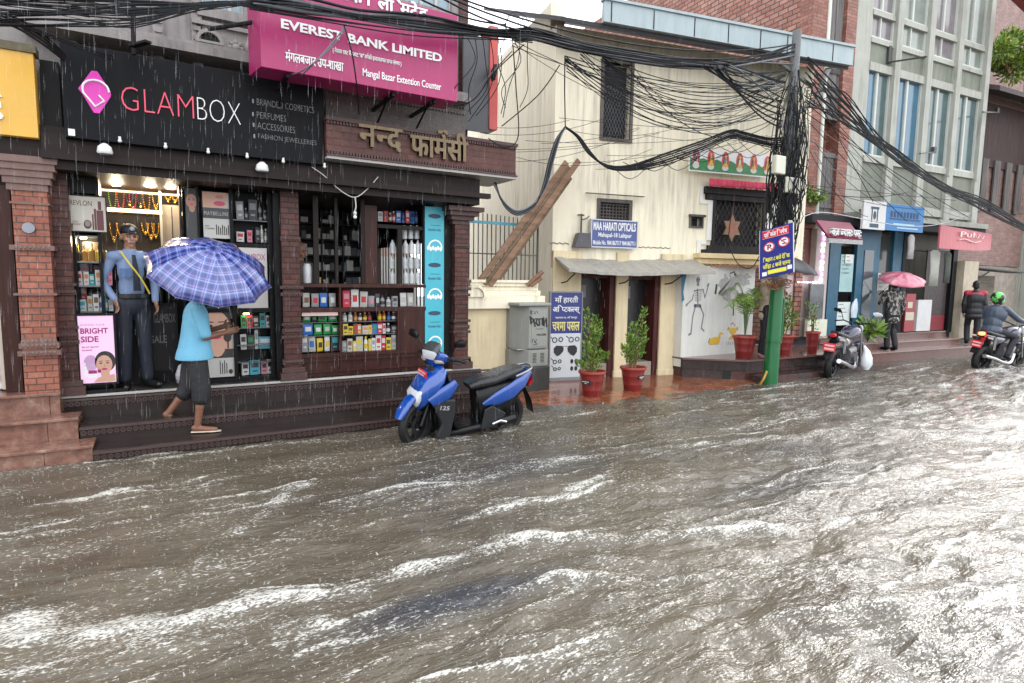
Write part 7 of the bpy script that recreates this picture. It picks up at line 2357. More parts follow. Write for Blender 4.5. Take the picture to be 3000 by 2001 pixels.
def scooter():
    t = thing('scooter', 'blue and black motor scooter with a red front plate standing in the flood', 'scooter', PW, (0, 0, 0))
    st = Matrix.Translation((1.12, 0, 0)) @ Matrix.Rotation(R(22), 4, 'Z') @ Matrix.Translation((-1.12, 0, 0))
    wheel(t, 1.22, .245, .105, 5, st); wheel(t, 0, .24, .12, 5)
    S_ = lambda x, z, hw, hz, e=2.6, tilt=0: ((x, 0, z), (0, hw, 0), (math.sin(tilt) * hz, 0, math.cos(tilt) * hz), e)
    # front fender
    b = MB(st); sec = []
    for k in range(9):
        g = R(22 + 16 * k)
        r_ = .285 + (.02 if 2 < k < 6 else 0)
        sec.append(((1.22 + r_ * math.cos(g), 0, .245 + r_ * math.sin(g)), (0, .075 if 0 < k < 8 else .05, 0), (.03 * math.cos(g), 0, .03 * math.sin(g)), 3))
    b.loft(sec, 14); b.build('front_fender', blueP, t, smooth=True)
    b = MB(st)
    for s in (-1, 1): b.tube([(1.22, s * .085, .245), (1.12, s * .085, .45), (1.05, s * .06, .62)], .022, 8)
    b.build('fork', blackP, t, smooth=True)
    # apron: nose panel with the lamp at its foot
    b = MB()
    b.loft([((1.24, 0, .42), (0, .08, 0), (.03, 0, .05), 2.2), ((1.19, 0, .53), (0, .185, 0), (.05, 0, .10), 2.4), ((1.09, 0, .64), (0, .215, 0), (.08, 0, .10), 2.6), ((.98, 0, .74), (0, .20, 0), (.07, 0, .07), 2.6), ((.90, 0, .82), (0, .11, 0), (.045, 0, .04), 2.4)], 22)
    ap_ = b.build('front_apron', blueP, t, smooth=True)
    b = MB(); b.loft([((1.205, 0, .62), (0, .055, 0), (.02, 0, .02), 3), ((1.10, 0, .725), (0, .10, 0), (.03, 0, .03), 3), ((.99, 0, .81), (0, .095, 0), (.03, 0, .025), 3)], 14); b.build('nose_inset', greyP, ap_, smooth=True)
    b = MB(); b.loft([((1.268, 0, .43), (0, .06, 0), (.02, 0, .04), 2.4), ((1.245, 0, .52), (0, .165, 0), (.03, 0, .07), 2.6), ((1.19, 0, .60), (0, .175, 0), (.03, 0, .04), 2.6)], 16); b.build('headlight', lens, ap_, smooth=True)
    for s in (-1, 1):
        b = MB(); b.loft([((1.10, s * .17, .50), (0, .035, 0), (.05, 0, .05), 2.4), ((.93, s * .205, .60), (0, .035, 0), (.06, 0, .06), 2.4), ((.80, s * .19, .70), (0, .02, 0), (.03, 0, .03), 2.2)], 12); b.build('side_wing', blueP, ap_, smooth=True)
        b = MB(); b.prism([(.80, .52), (.80, .36), (.86, .07), (.97, .05), (1.02, .14), (.96, .26), (1.04, .42), (1.10, .50), (.98, .53)], s * .150, s * .205)
        pn = b.build('lower_panel', greyP, t, bevel=.018)
    q = MB(Matrix.Translation((.93, .2075, .44)) @ Matrix.Rotation(PI, 4, 'Z') @ Matrix.Rotation(R(8), 4, 'Y')); q.text('125', -.065, .05, -.022, .022, 0, .003, .02, 1, .1); q.build('lettering', mat('silver_letter', (.35, .35, .36), .3), pn)
    b = MB(); b.loft([((.86, 0, .76), (0, .12, 0), (.04, 0, .03), 3), ((.82, 0, .55), (0, .17, 0), (.05, 0, .08), 3), ((.80, 0, .28), (0, .17, 0), (.05, 0, .10), 3), ((.72, 0, .17), (0, .16, 0), (.08, 0, .03), 3)], 16); b.loft([((1.10, 0, .48), (0, .13, 0), (.06, 0, .05), 3), ((1.0, 0, .36), (0, .15, 0), (.07, 0, .1), 3), ((.92, 0, .16), (0, .15, 0), (.06, 0, .08), 3)], 14); b.build('leg_shield', blackP, t, smooth=True)
    b = MB(); b.loft([((.84, 0, .13), (0, .16, 0), (0, 0, .04), 4), ((.62, 0, .145), (0, .17, 0), (0, 0, .045), 4), ((.36, 0, .16), (0, .16, 0), (0, 0, .055), 4)], 16)
    for k in range(5): b.box(.44, .76, -.13 + .06 * k, -.11 + .06 * k, .186, .195)
    b.build('floorboard', blackP, t, smooth=True)
    # body under the seat
    b = MB(); b.loft([((.44, 0, .36), (0, .12, 0), (.05, 0, .22), 3), ((.28, 0, .40), (0, .155, 0), (.04, 0, .24), 3), ((.05, 0, .48), (0, .15, 0), (.04, 0, .17), 3), ((-.16, 0, .58), (0, .09, 0), (.03, 0, .08), 3)], 20); b.build('body', blackP, t, smooth=True)
    for s in (-1, 1):
        b = MB()
        b.loft([((.40, s * .13, .41), (0, .02, 0), (.02, 0, .015), 2.4), ((.24, s * .165, .47), (0, .025, 0), (.03, 0, .07), 2.6), ((.05, s * .165, .54), (0, .028, 0), (.03, 0, .085), 2.6), ((-.14, s * .13, .64), (0, .025, 0), (.03, 0, .065), 2.6), ((-.28, s * .06, .73), (0, .02, 0), (.02, 0, .025), 2.2)], 14)
        b.build('side_panel', blueP, t, smooth=True)
        b = MB(); b.prism([(.44, .14), (.20, .16), (.10, .30), (.30, .40), (.40, .36)], s * .158, s * .178); b.build('lower_side_cover', greyP, t, bevel=.012)
    b = MB(); b.loft([((.56, 0, .60), (0, .10, 0), (.02, 0, .03), 3), ((.44, 0, .64), (0, .15, 0), (.0, 0, .055), 3), ((.25, 0, .665), (0, .165, 0), (0, 0, .05), 3), ((.14, 0, .70), (0, .165, 0), (0, 0, .055), 3), ((-.03, 0, .745), (0, .15, 0), (0, 0, .045), 3), ((-.14, 0, .765), (0, .11, 0), (0, 0, .03), 2.6)], 20); b.build('seat', seatM, t, smooth=True)
    b = MB(); P = spline([(-.02, .145, .70), (-.16, .15, .745), (-.27, .10, .775), (-.30, 0, .785), (-.27, -.10, .775), (-.16, -.15, .745), (-.02, -.145, .70)], 4); b.tube(P, .014, 8); b.build('grab_rail', mat('satin_rail', (.28, .29, .31), .25, metal=.7), t, smooth=True)
    b = MB(); b.loft([((-.29, 0, .70), (0, .07, 0), (.01, 0, .03)), ((-.31, 0, .62), (0, .085, 0), (.015, 0, .04)), ((-.27, 0, .56), (0, .06, 0), (.01, 0, .02))], 12); b.build('tail_light', redlamp, t, smooth=True)
    b = MB(); b.loft([((-.22, 0, .54), (0, .06, 0), (.03, 0, .02), 3), ((-.31, 0, .40), (0, .075, 0), (.02, 0, .02), 3), ((-.36, 0, .24), (0, .08, 0), (.012, 0, .012), 3)], 12); b.build('mudguard', blackP, t, smooth=True)
    b = MB(); b.loft([((.25, .10, .20), (.12, 0, .02), (0, 0, .09), 3), ((.25, .17, .21), (.10, 0, .02), (0, 0, .07), 3)], 14); b.tube([(.2, .17, .20), (-.02, .165, .235)], .05, 10); b.lathe([(.07, .15), (.07, .19)], (0, 0, .24), 16, 'y'); b.build('engine', alloy, t, smooth=True)
    b = MB(); b.tube([(.30, .20, .20), (.20, .215, .235), (.12, .22, .215)], .016, 8); b.build('kick_lever', chrome, t, smooth=True)
    b = MB(); b.tube([(.30, -.17, .19), (.05, -.20, .20), (-.32, -.20, .25)], [.02, .05, .055], 12); b.build('exhaust', greyP, t, smooth=True)
    b = MB(); b.tube([(.42, .17, .13), (.36, .30, -.08)], .011, 6); b.tube([(.36, .30, -.08), (.30, .31, -.09)], .014, 6); b.build('side_stand', alloy, t)
    # bars
    def SB(): return MB(st)
    b = SB(); b.tube([(1.05, 0, .60), (.93, 0, .93)], .03, 8); b.loft([((1.03, 0, .90), (0, .07, 0), (.02, 0, .06), 2.6), ((.98, 0, .93), (0, .15, 0), (.05, 0, .085), 2.6), ((.90, 0, .935), (0, .17, 0), (.05, 0, .065), 2.6), ((.84, 0, .92), (0, .12, 0), (.03, 0, .04), 2.6)], 18); hb = b.build('handlebar_cowl', blueP, t, smooth=True)
    b = SB(); b.loft([((1.045, 0, .965), (0, .10, 0), (.012, 0, .03), 3), ((1.0, 0, 1.03), (0, .125, 0), (.012, 0, .03), 3), ((.955, 0, 1.075), (0, .09, 0), (.01, 0, .015), 3)], 14); b.build('visor', mat('smoked_visor', (.05, .055, .06), .12), hb, smooth=True)
    b = SB(); b.loft([((1.06, 0, .93), (0, .09, 0), (.012, 0, .02), 3), ((1.045, 0, .985), (0, .115, 0), (.015, 0, .02), 3)], 12); b.build('cowl_inset', lens, hb, smooth=True)
    for s in (-1, 1):
        b = SB(); b.tube([(.90, s * .14, .93), (.86, s * .26, .925), (.84, s * .37, .915)], [.018, .02, .019], 10); b.build('grip', tyre, t, smooth=True)
        b = SB(); b.tube([(.91, s * .17, .92), (.93, s * .28, .90), (.90, s * .36, .89)], .007, 6); b.build('brake_lever', alloy, t)
        b = SB(); b.tube(spline([(.92, s * .20, .95), (.93, s * .25, 1.04), (.94, s * .33, 1.10)], 4), .008, 6); mr = b.build('mirror', blackP, t)
        b = SB(); b.loft([((.955, s * .29, 1.10), (0, .015, .03), (.012, 0, 0), 2.4), ((.955, s * .36, 1.125), (0, .02, .045), (.022, 0, 0), 2.4), ((.94, s * .44, 1.13), (0, .012, .035), (.014, 0, 0), 2.4)], 12); b.build('mirror_head', blackP, mr, smooth=True)
        b = SB(); b.loft([((1.035, s * .10, .90), (0, .03, 0), (.01, 0, .02)), ((.99, s * .155, .90), (0, .02, 0), (.02, 0, .018))], 10); b.build('indicator', mat('amber_lens', (.6, .5, .4), .2), t, smooth=True)
    pm = Matrix.Translation((1.14, 0, .775)) @ Matrix.Rotation(-PI / 2 , 4, 'Z') @ Matrix.Rotation(PI, 4, 'Z')
    b = MB(pm); b.box(-.115, .115, -.006, .006, -.035, .035); pl = b.build('number_plate', plateR, t)
    b = MB(pm); b.box(-.10, .0, -.009, -.0062, .006, .024); b.box(.015, .10, -.009, -.0062, .006, .024); b.box(-.10, .06, -.009, -.0062, -.024, -.006); b.build('plate_marks', mat('pale_pink_marks', (.75, .45, .45), .4), pl)
    return t
sc_ = scooter()
rx, ry = PW.gz(1478, 1248, 0.0)
fx_, fy_ = PW.gz(1215, 1282, 0.0)
ang = math.atan2(fy_ - ry, fx_ - rx)
sc_.location = (rx, ry, -.085)
sc_.rotation_mode = 'XYZ'
sc_.rotation_euler = (R(-6), 0, ang)
sc_.scale = (.93, .96, 1.03)

def motorcycle(lit=False):
    t = thing('motorcycle', 'x', 'motorcycle', PW, (0, 0, 0))
    wheel(t, 1.33, .30, .10, 6); wheel(t, 0, .30, .13, 6)
    dk = mat('midnight_paint', (.010, .014, .05), .2, .1, coat=1)
    b = MB()
    for s in (-1, 1): b.tube([(1.33, s * .09, .30), (1.10, s * .09, .85)], .022, 8)
    b.build('fork', chrome, t, smooth=True)
    b = MB(); b.loft([((1.64, 0, .46), (0, .05, 0), (.02, 0, .015), 3), ((1.45, 0, .63), (0, .07, 0), (.03, 0, .02), 3), ((1.20, 0, .60), (0, .06, 0), (.02, 0, .02), 3)], 12); b.build('front_fender', dk, t, smooth=True)
    b = MB(); b.loft([((1.08, 0, .80), (0, .06, 0), (.03, 0, .07), 2.4), ((.90, 0, .87), (0, .15, 0), (.03, 0, .13), 2.6), ((.68, 0, .85), (0, .15, 0), (.03, 0, .11), 2.6), ((.52, 0, .77), (0, .08, 0), (.03, 0, .06), 2.4)], 18); b.build('fuel_tank', dk, t, smooth=True)
    b = MB(); b.loft([((.58, 0, .78), (0, .09, 0), (0, 0, .05), 3), ((.30, 0, .80), (0, .13, 0), (0, 0, .05), 3), ((.0, 0, .86), (0, .11, 0), (0, 0, .045), 3), ((-.18, 0, .90), (0, .07, 0), (0, 0, .03), 3)], 16); b.build('seat', seatM, t, smooth=True)
    for s in (-1, 1):
        b = MB(); b.loft([((.45, s * .10, .70), (0, .02, 0), (.02, 0, .05)), ((.15, s * .12, .72), (0, .02, 0), (.02, 0, .07)), ((-.22, s * .07, .82), (0, .015, 0), (.02, 0, .03))], 10); b.build('side_panel', dk, t, smooth=True)
        b = MB(); b.tube([(.0, s * .1, .30), (.45, s * .1, .36)], .025, 8); b.build('swingarm', alloy, t)
        b = MB(); b.tube([(1.02, 0, .98), (.98, s * .22, 1.05), (.90, s * .36, 1.02)], .013, 8); b.build('handlebar', blackP, t)
        b = MB(); b.tube(spline([(.95, s * .22, 1.05), (.97, s * .26, 1.16), (.98, s * .32, 1.22)], 3), .007, 6); mr = b.build('mirror', blackP, t)
        b = MB(); b.loft([((.98, s * .28, 1.22), (0, .02, .035), (.01, 0, 0)), ((.985, s * .36, 1.235), (0, .025, .04), (.014, 0, 0)), ((.98, s * .42, 1.23), (0, .012, .025), (.008, 0, 0))], 10); b.build('mirror_glass', lens if s < 0 else blackP, mr, smooth=True)
        b = MB(); b.loft([((-.18, s * .11, .78), (.02, 0, 0), (0, 0, .018), 2), ((-.18, s * .19, .78), (.022, 0, 0), (0, 0, .022), 2)], 8); b.build('indicator', MATS['amber_lens'], t, smooth=True)
        b = MB(); b.tube([(.10, s * .12, .52), (.05, s * .12, .80)], .028, 10); b.build('shock', chrome, t, smooth=True)
    b = MB(); b.loft([((.95, 0, .45), (0, .11, 0), (.04, 0, .14), 3), ((.72, 0, .43), (0, .17, 0), (.05, 0, .19), 3), ((.45, 0, .42), (0, .15, 0), (.05, 0, .15), 3)], 14); b.lathe([(.10, -.2), (.10, .2)], (.62, 0, .42), 16, 'y'); b.build('engine', mat('engine_metal', (.16, .16, .17), .35, .4, 20, metal=.7), t, smooth=True)
    b = MB(); b.tube(spline([(.9, -.12, .40), (.75, -.16, .22), (.4, -.18, .26), (.1, -.18, .34), (-.30, -.18, .42)], 4), .04, 10); b.build('exhaust', chrome, t, smooth=True)
    b = MB(); b.tube([(1.1, 0, .85), (.55, 0, .62), (.4, 0, .4)], .03, 8); b.tube([(.55, 0, .68), (-.1, 0, .78)], .025, 8); b.build('frame', blackP, t)
    b = MB(); b.loft([((1.12, 0, .90), (0, .09, 0), (.02, 0, .09)), ((1.22, 0, .90), (0, .085, 0), (.02, 0, .085))], 14); b.build('headlight', lens, t, smooth=True)
    b = MB(); b.loft([((-.14, 0, .80), (0, .06, 0), (.03, 0, .02), 3), ((-.30, 0, .62), (0, .075, 0), (.015, 0, .02), 3), ((-.36, 0, .46), (0, .08, 0), (.01, 0, .02), 3)], 12); b.build('rear_fender', blackP, t, smooth=True)
    b = MB(); b.loft([((-.20, 0, .86), (0, .05, 0), (.0, 0, .03)), ((-.25, 0, .85), (0, .065, 0), (0, 0, .035)), ((-.27, 0, .845), (0, .05, 0), (0, 0, .025))], 12); b.build('tail_light', mat('lit_tail', (1, .05, .02), emit=9) if lit else redlamp, t, smooth=True)
    pm = Matrix.Translation((-.335, 0, .64)) @ Matrix.Rotation(R(-90), 4, 'Z') @ Matrix.Rotation(R(-12), 4, 'X')
    b = MB(pm); b.box(-.10, .10, -.006, .006, -.075, .075); pl = b.build('number_plate', plateR, t)
    b = MB(pm); b.box(-.08, .08, -.009, -.0062, .015, .045); b.box(-.08, .08, -.009, -.0062, -.05, -.015); b.build('plate_marks', MATS['pale_pink_marks'], pl)
    return t
mo = motorcycle()
rx, ry = PW.gz(2432, 1106, 0)
mo.location = (rx, ry, -.05)
mo.rotation_euler = (R(5), 0, R(14))
tag(mo, 'dark blue motorcycle parked in the water beside the tiled platform, rear towards us')
p = mo.matrix_basis @ Vector((1.0, -.34, .78)) if False else Vector((rx + .95, ry - .12, .30))
b = MB()
b.loft([(p + Vector((0, 0, -.20)), (.05, 0, 0), (0, .04, 0)), (p + Vector((0, 0, -.10)), (.115, 0, 0), (0, .09, 0)), (p + Vector((0, 0, .03)), (.11, 0, .0), (0, .08, 0)), (p + Vector((-.02, 0, .15)), (.06, 0, 0), (0, .05, 0)), (p + Vector((-.03, .05, .26)), (.015, 0, 0), (0, .015, 0))], 14)
b.build('plastic_bag', mat('white_plastic_bag', (.70, .73, .76), .3, .1, 8, .6, 14), None, PW, 'white plastic bag hanging from the parked dark blue motorcycle', 'bag', smooth=True)
m2 = motorcycle(True)
rx, ry = PW.gz(2868, 1074, 0)
m2.location = (rx, ry, -.12)
m2.rotation_euler = (R(8), 0, R(-6))
tag(m2, 'motorcycle with glowing red tail lamp being ridden away through the flood')
J = dict(head=(0, -.10, 1.53), sl=(.19, -.06, 1.32), sr=(-.19, -.06, 1.32), el=(.32, -.30, 1.10), er=(-.32, -.30, 1.10), wl=(.33, -.56, 1.04), wr=(-.33, -.56, 1.04),
         hl=(.10, .05, .86), hr=(-.10, .05, .86), kl=(.24, -.40, .72), kr=(-.24, -.40, .72), al=(.22, -.18, .34), ar=(-.22, -.18, .34), tl=(.22, -.32, .26), tr=(-.22, -.32, .26))
t, V, g, Rm = person('rider in blue grey rain cape and green helmet on the moving motorcycle', (rx + .36, ry - .04, -.09), R(84), J, mat('rain_cape', (.055, .075, .11), .35, .35, 8, .2, 20), mat('black_jeans', (.014, .015, .02), .7), 1, 1, skin_d, blackmet, hr=False, fat=1.3, tname='rain_cape', hem=.14)
f = Fig(); f.ell(g(0, -.01, .03), .125, .14, .13, Rm); f.ell(g(0, .03, -.05), .105, .12, .09, Rm)
m, t_, b_ = nmat('green_black_helmet'); t_.links.new(ramp(t_, nz(t_, tc(t_), 9, 2), [(.48, (.02, .02, .02)), (.54, (.12, .5, .10))]), b_.inputs['Base Color']); b_.inputs['Roughness'].default_value = .2
f.done('helmet', m, t, .01, 1)
# carrier bag held low by the man under the checked umbrella, seen against the doorway
p = PW.pt(540, 1090, fy + .28)
b = MB()
b.loft([(p + Vector((0, 0, -.11)), (.075, 0, 0), (0, .05, 0), 3), (p + Vector((0, 0, -.02)), (.085, 0, 0), (0, .06, 0), 2.6), (p + Vector((0, 0, .07)), (.055, 0, 0), (0, .03, 0), 2.4), (p + Vector((.03, 0, .12)), (.02, 0, 0), (0, .015, 0), 2)], 12)
b.build('carrier_bag', mat('crumpled_silver_bag', (.35, .35, .37), .25, .5, 30, 1.0, 22), None, PW, 'crumpled silver grey bag behind the legs of the man with the checked umbrella', 'bag', smooth='all')
# ================================================================ STREET FURNITURE, PLANTS, CABLES, RAIN
# utility cabinet
u0 = PW.at(1512, 1000, 7.62)[0]; u1 = PW.at(1604, 1000, 7.55)[0]
z0, z1 = PW.at(1560, 1074, 7.55)[1], PW.at(1560, 897, 7.55)[1]
zm = PW.at(1560, 1024, 7.55)[1]
UC = thing('utility_cabinet', 'grey street cabinet scrawled with black graffiti on a dark concrete plinth', 'cabinet', PW, ((u0 + u1) / 2, 7.7, 0))
cg = mat('cabinet_grey', (.27, .275, .25), .5, .12, 4, streak=.3)
um = u0 + .19
b = MB(); b.add([(u0, 7.82, zm + .01), (um, 7.55, zm + .01), (u1, 7.55, zm + .01), (u1, 7.95, zm + .01), (u0, 7.95, zm + .01), (u0, 7.82, z1), (um, 7.55, z1), (u1, 7.55, z1), (u1, 7.95, z1), (u0, 7.95, z1)],
      [(0, 1, 6, 5), (1, 2, 7, 6), (2, 3, 8, 7), (3, 4, 9, 8), (4, 0, 5, 9), (5, 6, 7, 8, 9), (4, 3, 2, 1, 0)])
b.build('upper_box', cg, UC, bevel=.01)
b = MB(); b.add([(u0 - .01, 7.82, z0), (um - .01, 7.54, z0), (u1 + .01, 7.54, z0), (u1 + .01, 7.95, z0), (u0 - .01, 7.95, z0), (u0 - .01, 7.82, zm - .01), (um - .01, 7.54, zm - .01), (u1 + .01, 7.54, zm - .01), (u1 + .01, 7.95, zm - .01), (u0 - .01, 7.95, zm - .01)],
      [(0, 1, 6, 5), (1, 2, 7, 6), (2, 3, 8, 7), (3, 4, 9, 8), (4, 0, 5, 9), (5, 6, 7, 8, 9), (4, 3, 2, 1, 0)])
b.box(u0 + .01, u1 - .01, 7.6, 7.94, zm - .011, zm + .011)
lb_ = b.build('lower_box', cg, UC, bevel=.01)
b = MB(); b.box(u0 - .03, u1 + .03, 7.5, 7.95, z1 + .001, z1 + .05); b.build('lid', cg, UC, bevel=.015)
b = MB(); b.box(um + .03, u1 - .03, 7.542, 7.549, zm + .04, z1 - .05); b.build('door', cg, UC, bevel=.003)
b = MB(); b.box(um + .02, u1 - .03, 7.532, 7.539, z0 + .03, zm - .04); vp_ = b.build('vent_panel', cg, lb_, bevel=.003)
b = MB()
for s in (um + .05, u1 - .14):
    for k in range(7): b.box(s, s + .07, 7.528, 7.531, z0 + .06 + k * .022, z0 + .07 + k * .022)
b.build('louvre', ink, vp_)
b = MB()
gz_ = lambda x_, y_: PW.at(1350 + x_ / 3.563, 780 + y_ / 3.563, 7.54)
def scr(P, r_=.006): b.tube([(gz_(*p)[0], 7.539, gz_(*p)[1]) for p in P], r_, 4)
for P in ([(725, 520), (735, 600), (760, 560), (735, 540)], [(760, 545), (775, 630)], [(775, 550), (800, 545), (785, 590), (810, 620)], [(815, 545), (822, 620)], [(822, 550), (850, 545), (852, 615)], [(862, 530), (868, 625)], [(868, 600), (890, 540), (898, 635)]): scr(P, .013)
for P in ([(725, 460), (728, 500)], [(728, 460), (750, 470), (730, 482), (755, 500)], [(760, 470), (775, 500), (785, 465)], [(795, 465), (805, 495)], [(745, 760), (750, 800)], [(760, 755), (775, 800)], [(790, 760), (780, 800), (800, 805)], [(750, 820), (800, 815)], [(785, 655), (860, 652)]): scr(P, .004)
a = gz_(752, 728); c_ = gz_(888, 708)
b.text('FASCISM', gz_(795, 720)[0], c_[0], a[1] - .0, c_[1] + .01, 7.5405, .002, .02)
b.build('graffiti', ink, UC)
b = MB(); b.box(u0 - .02, u1 + .02, 7.5, 7.95, -.1, z0 - .002); b.build('plinth', mat('black_wet_concrete', (.035, .035, .033), .5, .5, 8, .4, 20, streak=.5), UC, bevel=.015)

# planks leaning over the fence
pk = [((1400, 832, 7.9), (1660, 475, 7.75)), ((1420, 834, 7.86), (1668, 490, 7.72)), ((1435, 836, 7.84), (1696, 470, 7.68)), ((1448, 838, 7.9), (1672, 520, 7.74))]
for i, (p, q) in enumerate(pk):
    a, c_ = PW.pt(*p), PW.pt(*q)
    b = MB(); b.obox(a, c_, .06 if i % 2 else .09, .035, (0, 1, 0))
    b.build('plank', wood('weathered_plank_' + ('a' if i % 2 else 'b'), ((.36, .22, .14), (.25, .17, .11))[i % 2], None, .6, 12, 'x'), None, PW,
            ('leftmost brown plank of the bundle leaning over the bar fence', 'thin brown plank second from the left in the leaning bundle', 'reddish pole reaching highest in the bundle leaning over the fence', 'short dark plank at the lower right of the leaning bundle')[i], 'plank', 'planks leaning over the fence', bevel=.004)
for i, (p, q) in enumerate((((1545, 836, 7.85), (1590, 795, 7.75)), ((1556, 838, 7.8), (1586, 815, 7.75)))):
    b = MB(); b.tube([PW.pt(*p), PW.pt(*q)], .035 - .008 * i, 10)
    b.build('clay_pipe', mat('brown_pipe', (.24, .12, .07), .5, .3, 10), None, PW, ('thicker brown pipe end lying on the coping of the cream wall', 'thinner brown pipe end lying on the cream wall coping')[i], 'pipe', 'pipes on the cream wall')

# flower pots and plants
potm = mat('red_clay_plastic', (.20, .02, .018), .35, .18, 5, streak=.2)
rimm = mat('orange_red_rim', (.32, .045, .03), .35, .15, 8)
soil = mat('dark_soil', (.03, .02, .014), .9, .4, 30)
def pot(loc, r, h, label, grp='red flower pots', patch=None):
    t = thing('flower_pot', label, 'flower pot', PW, loc, grp)
    x, y, z = loc
    b = MB(); b.lathe([(r * .60, 0), (r * .63, .01), (r * .70, h * .28), (r * .72, h * .30), (r * .71, h * .33), (r * .80, h * .62), (r * .82, h * .64), (r * .81, h * .67), (r * .90, h * .90)], loc, 28); b.build('body', potm, t, smooth=True)
    b = MB(); b.lathe([(r * .90, h * .90), (r, h * .91), (r * 1.02, h * .95), (r, h), (r * .93, h), (r * .90, h * .93), (r * .88, h * .90)], loc, 28, cap=False); b.build('rim', rimm, t, smooth=True)
    b = MB(); b.lathe([(r * .89, h * .90), (r * .4, h * .93), (.001, h * .94)], loc, 20, cap=False); b.build('soil', soil, t)
    if patch is not None:
        M = Matrix.Translation((x, y, z)) @ Matrix.Rotation(patch, 4, 'Z')
        b = MB(M); w = r * .35
        b.add([(-w, -r * .80, h * .52), (w, -r * .80, h * .52), (w, -r * .845, h * .68), (-w, -r * .845, h * .68), (-w, -r * .70, h * .52), (w, -r * .70, h * .52), (w, -r * .74, h * .68), (-w, -r * .74, h * .68)], [(0, 1, 2, 3), (7, 6, 5, 4), (0, 4, 5, 1), (1, 5, 6, 2), (2, 6, 7, 3), (3, 7, 4, 0)])
        lp_ = b.build('label_patch', ink, t)
        b = MB(M)
        for k in range(7): b.box(-w * .8 + k * w * .23, -w * .65 + k * w * .23, -r * .86, -r * .846, h * .615, h * .645)
        for k in range(3): b.box(-w * .3 + k * w * .2, -w * .2 + k * w * .2, -r * .85, -r * .83, h * .555, h * .58)
        b.build('label_print', white_l, lp_)
    return t
leafm, lt, lb2 = nmat('leaf_green')
oi = lt.nodes.new('ShaderNodeNewGeometry')
lt.links.new(ramp(lt, oi.outputs['Random Per Island'], [(0, (.04, .10, .014)), (.5, (.11, .22, .026)), (1, (.30, .42, .065))]), lb2.inputs['Base Color'])
lb2.inputs['Roughness'].default_value = .35
def leaves(b, n, fn, L, wd_):
    for _ in range(n):
        p, d = fn()
        d = d.normalized(); a = d.cross(Vector((random.uniform(-1, 1), random.uniform(-1, 1), random.uniform(-.2, 1)))).normalized()
        q = random.uniform(.6, 1.2)
        l_, w_ = L * q, wd_ * q
        nn = d.cross(a) * l_ * .15
        b.add([p, p + d * l_ * .5 + a * w_ + nn, p + d * l_, p + d * l_ * .5 - a * w_ + nn], [(0, 1, 2, 3)])
stemm = wood('plant_stem', (.22, .13, .06), (.1, .06, .03), .7, 30)
def shrub(loc, h, tips, label, L=.055, wd_=.011, n=700):
    t = thing('potted_shrub', label, 'shrub', PW, loc, 'upright shrubs in red pots')
    lo = Vector(loc); b = MB(); br = []
    for bx, by, hh, lean in tips:
        P = spline([lo + Vector((bx * .3, by * .3, 0)), lo + Vector((bx * .6, by * .6, hh * .4)), lo + Vector((bx + lean * .4, by, hh * .75)), lo + Vector((bx + lean, by, hh))], 5)
        b.tube(P, [.014 - .011 * i / (len(P) - 1) for i in range(len(P))], 6); br.append((P, hh))
    b.build('stem', stemm, t, smooth=True)
    b = MB()
    def fn():
        P, hh = random.choice(br)
        q = random.random() ** .8
        i = min(len(P) - 1, int((.18 + .82 * q) * len(P)))
        wd2 = .10 * (1 - q) ** .6 * (.6 + .4 * math.sin(q * 11 + hh * 9)) + .022
        g = random.uniform(0, 2 * PI); r_ = wd2 * random.random() ** .5
        o = Vector((math.cos(g), math.sin(g), 0))
        return P[i] + o * r_ + Vector((0, 0, random.uniform(-.03, .03))), o * .7 + Vector((0, 0, random.uniform(.4, 1.3)))
    leaves(b, n, fn, L, wd_)
    b.build('foliage', leafm, t)
def potpt(px, py, z=0.0): 
    a, c_ = PW.gz(px, py, z); return (a, c_, z)
p1 = potpt(1748, 1168, -.01); p1 = (p1[0], p1[1] + .12, -.01)
pot(p1, .205, .40, 'larger red pot of the pair on the brick pavement, nearer the blue spectacles board', 'red flower pots', R(-70))
shrub((p1[0], p1[1], .36), .92, [(-.05, 0, .93, -.09), (.06, .03, .72, .08), (.02, -.04, .60, .02), (-.08, -.02, .42, -.06), (.14, .0, .26, .12), (-.13, .04, .16, -.1), (.05, .06, .8, .03)], 'feathery green shrub in the pot nearer the spectacles board, taller of the two', n=1100)
p2 = potpt(1868, 1150, .0); p2 = (p2[0], p2[1] + .12, 0.0)
pot(p2, .205, .39, 'red pot of the pavement pair with a black label, before the second doorway', 'red flower pots', R(10))
shrub((p2[0], p2[1], .35), .88, [(.08, 0, .92, .12), (.0, .03, .70, .03), (.10, -.04, .62, .06), (-.12, .0, .36, -.08), (.14, .03, .45, .1), (-.05, .02, .5, -.02)], 'feathery green shrub in the pot with the black label, leaning right', n=1000)
def ppot(px, py): a, c_ = PW.gz(px, py, .372); return (a, c_ + .1, .372)
q1 = ppot(2193, 1050); pot(q1, .22, .40, 'red pot holding a palm on the tiled platform left of the green pole')
t = thing('potted_palm', 'slender areca palm in the red pot left of the green pole', 'palm', PW, (q1[0], q1[1], q1[2] + .36), 'platform plants')
b = MB(); q = MB(); lo = Vector((q1[0], q1[1], q1[2] + .36))
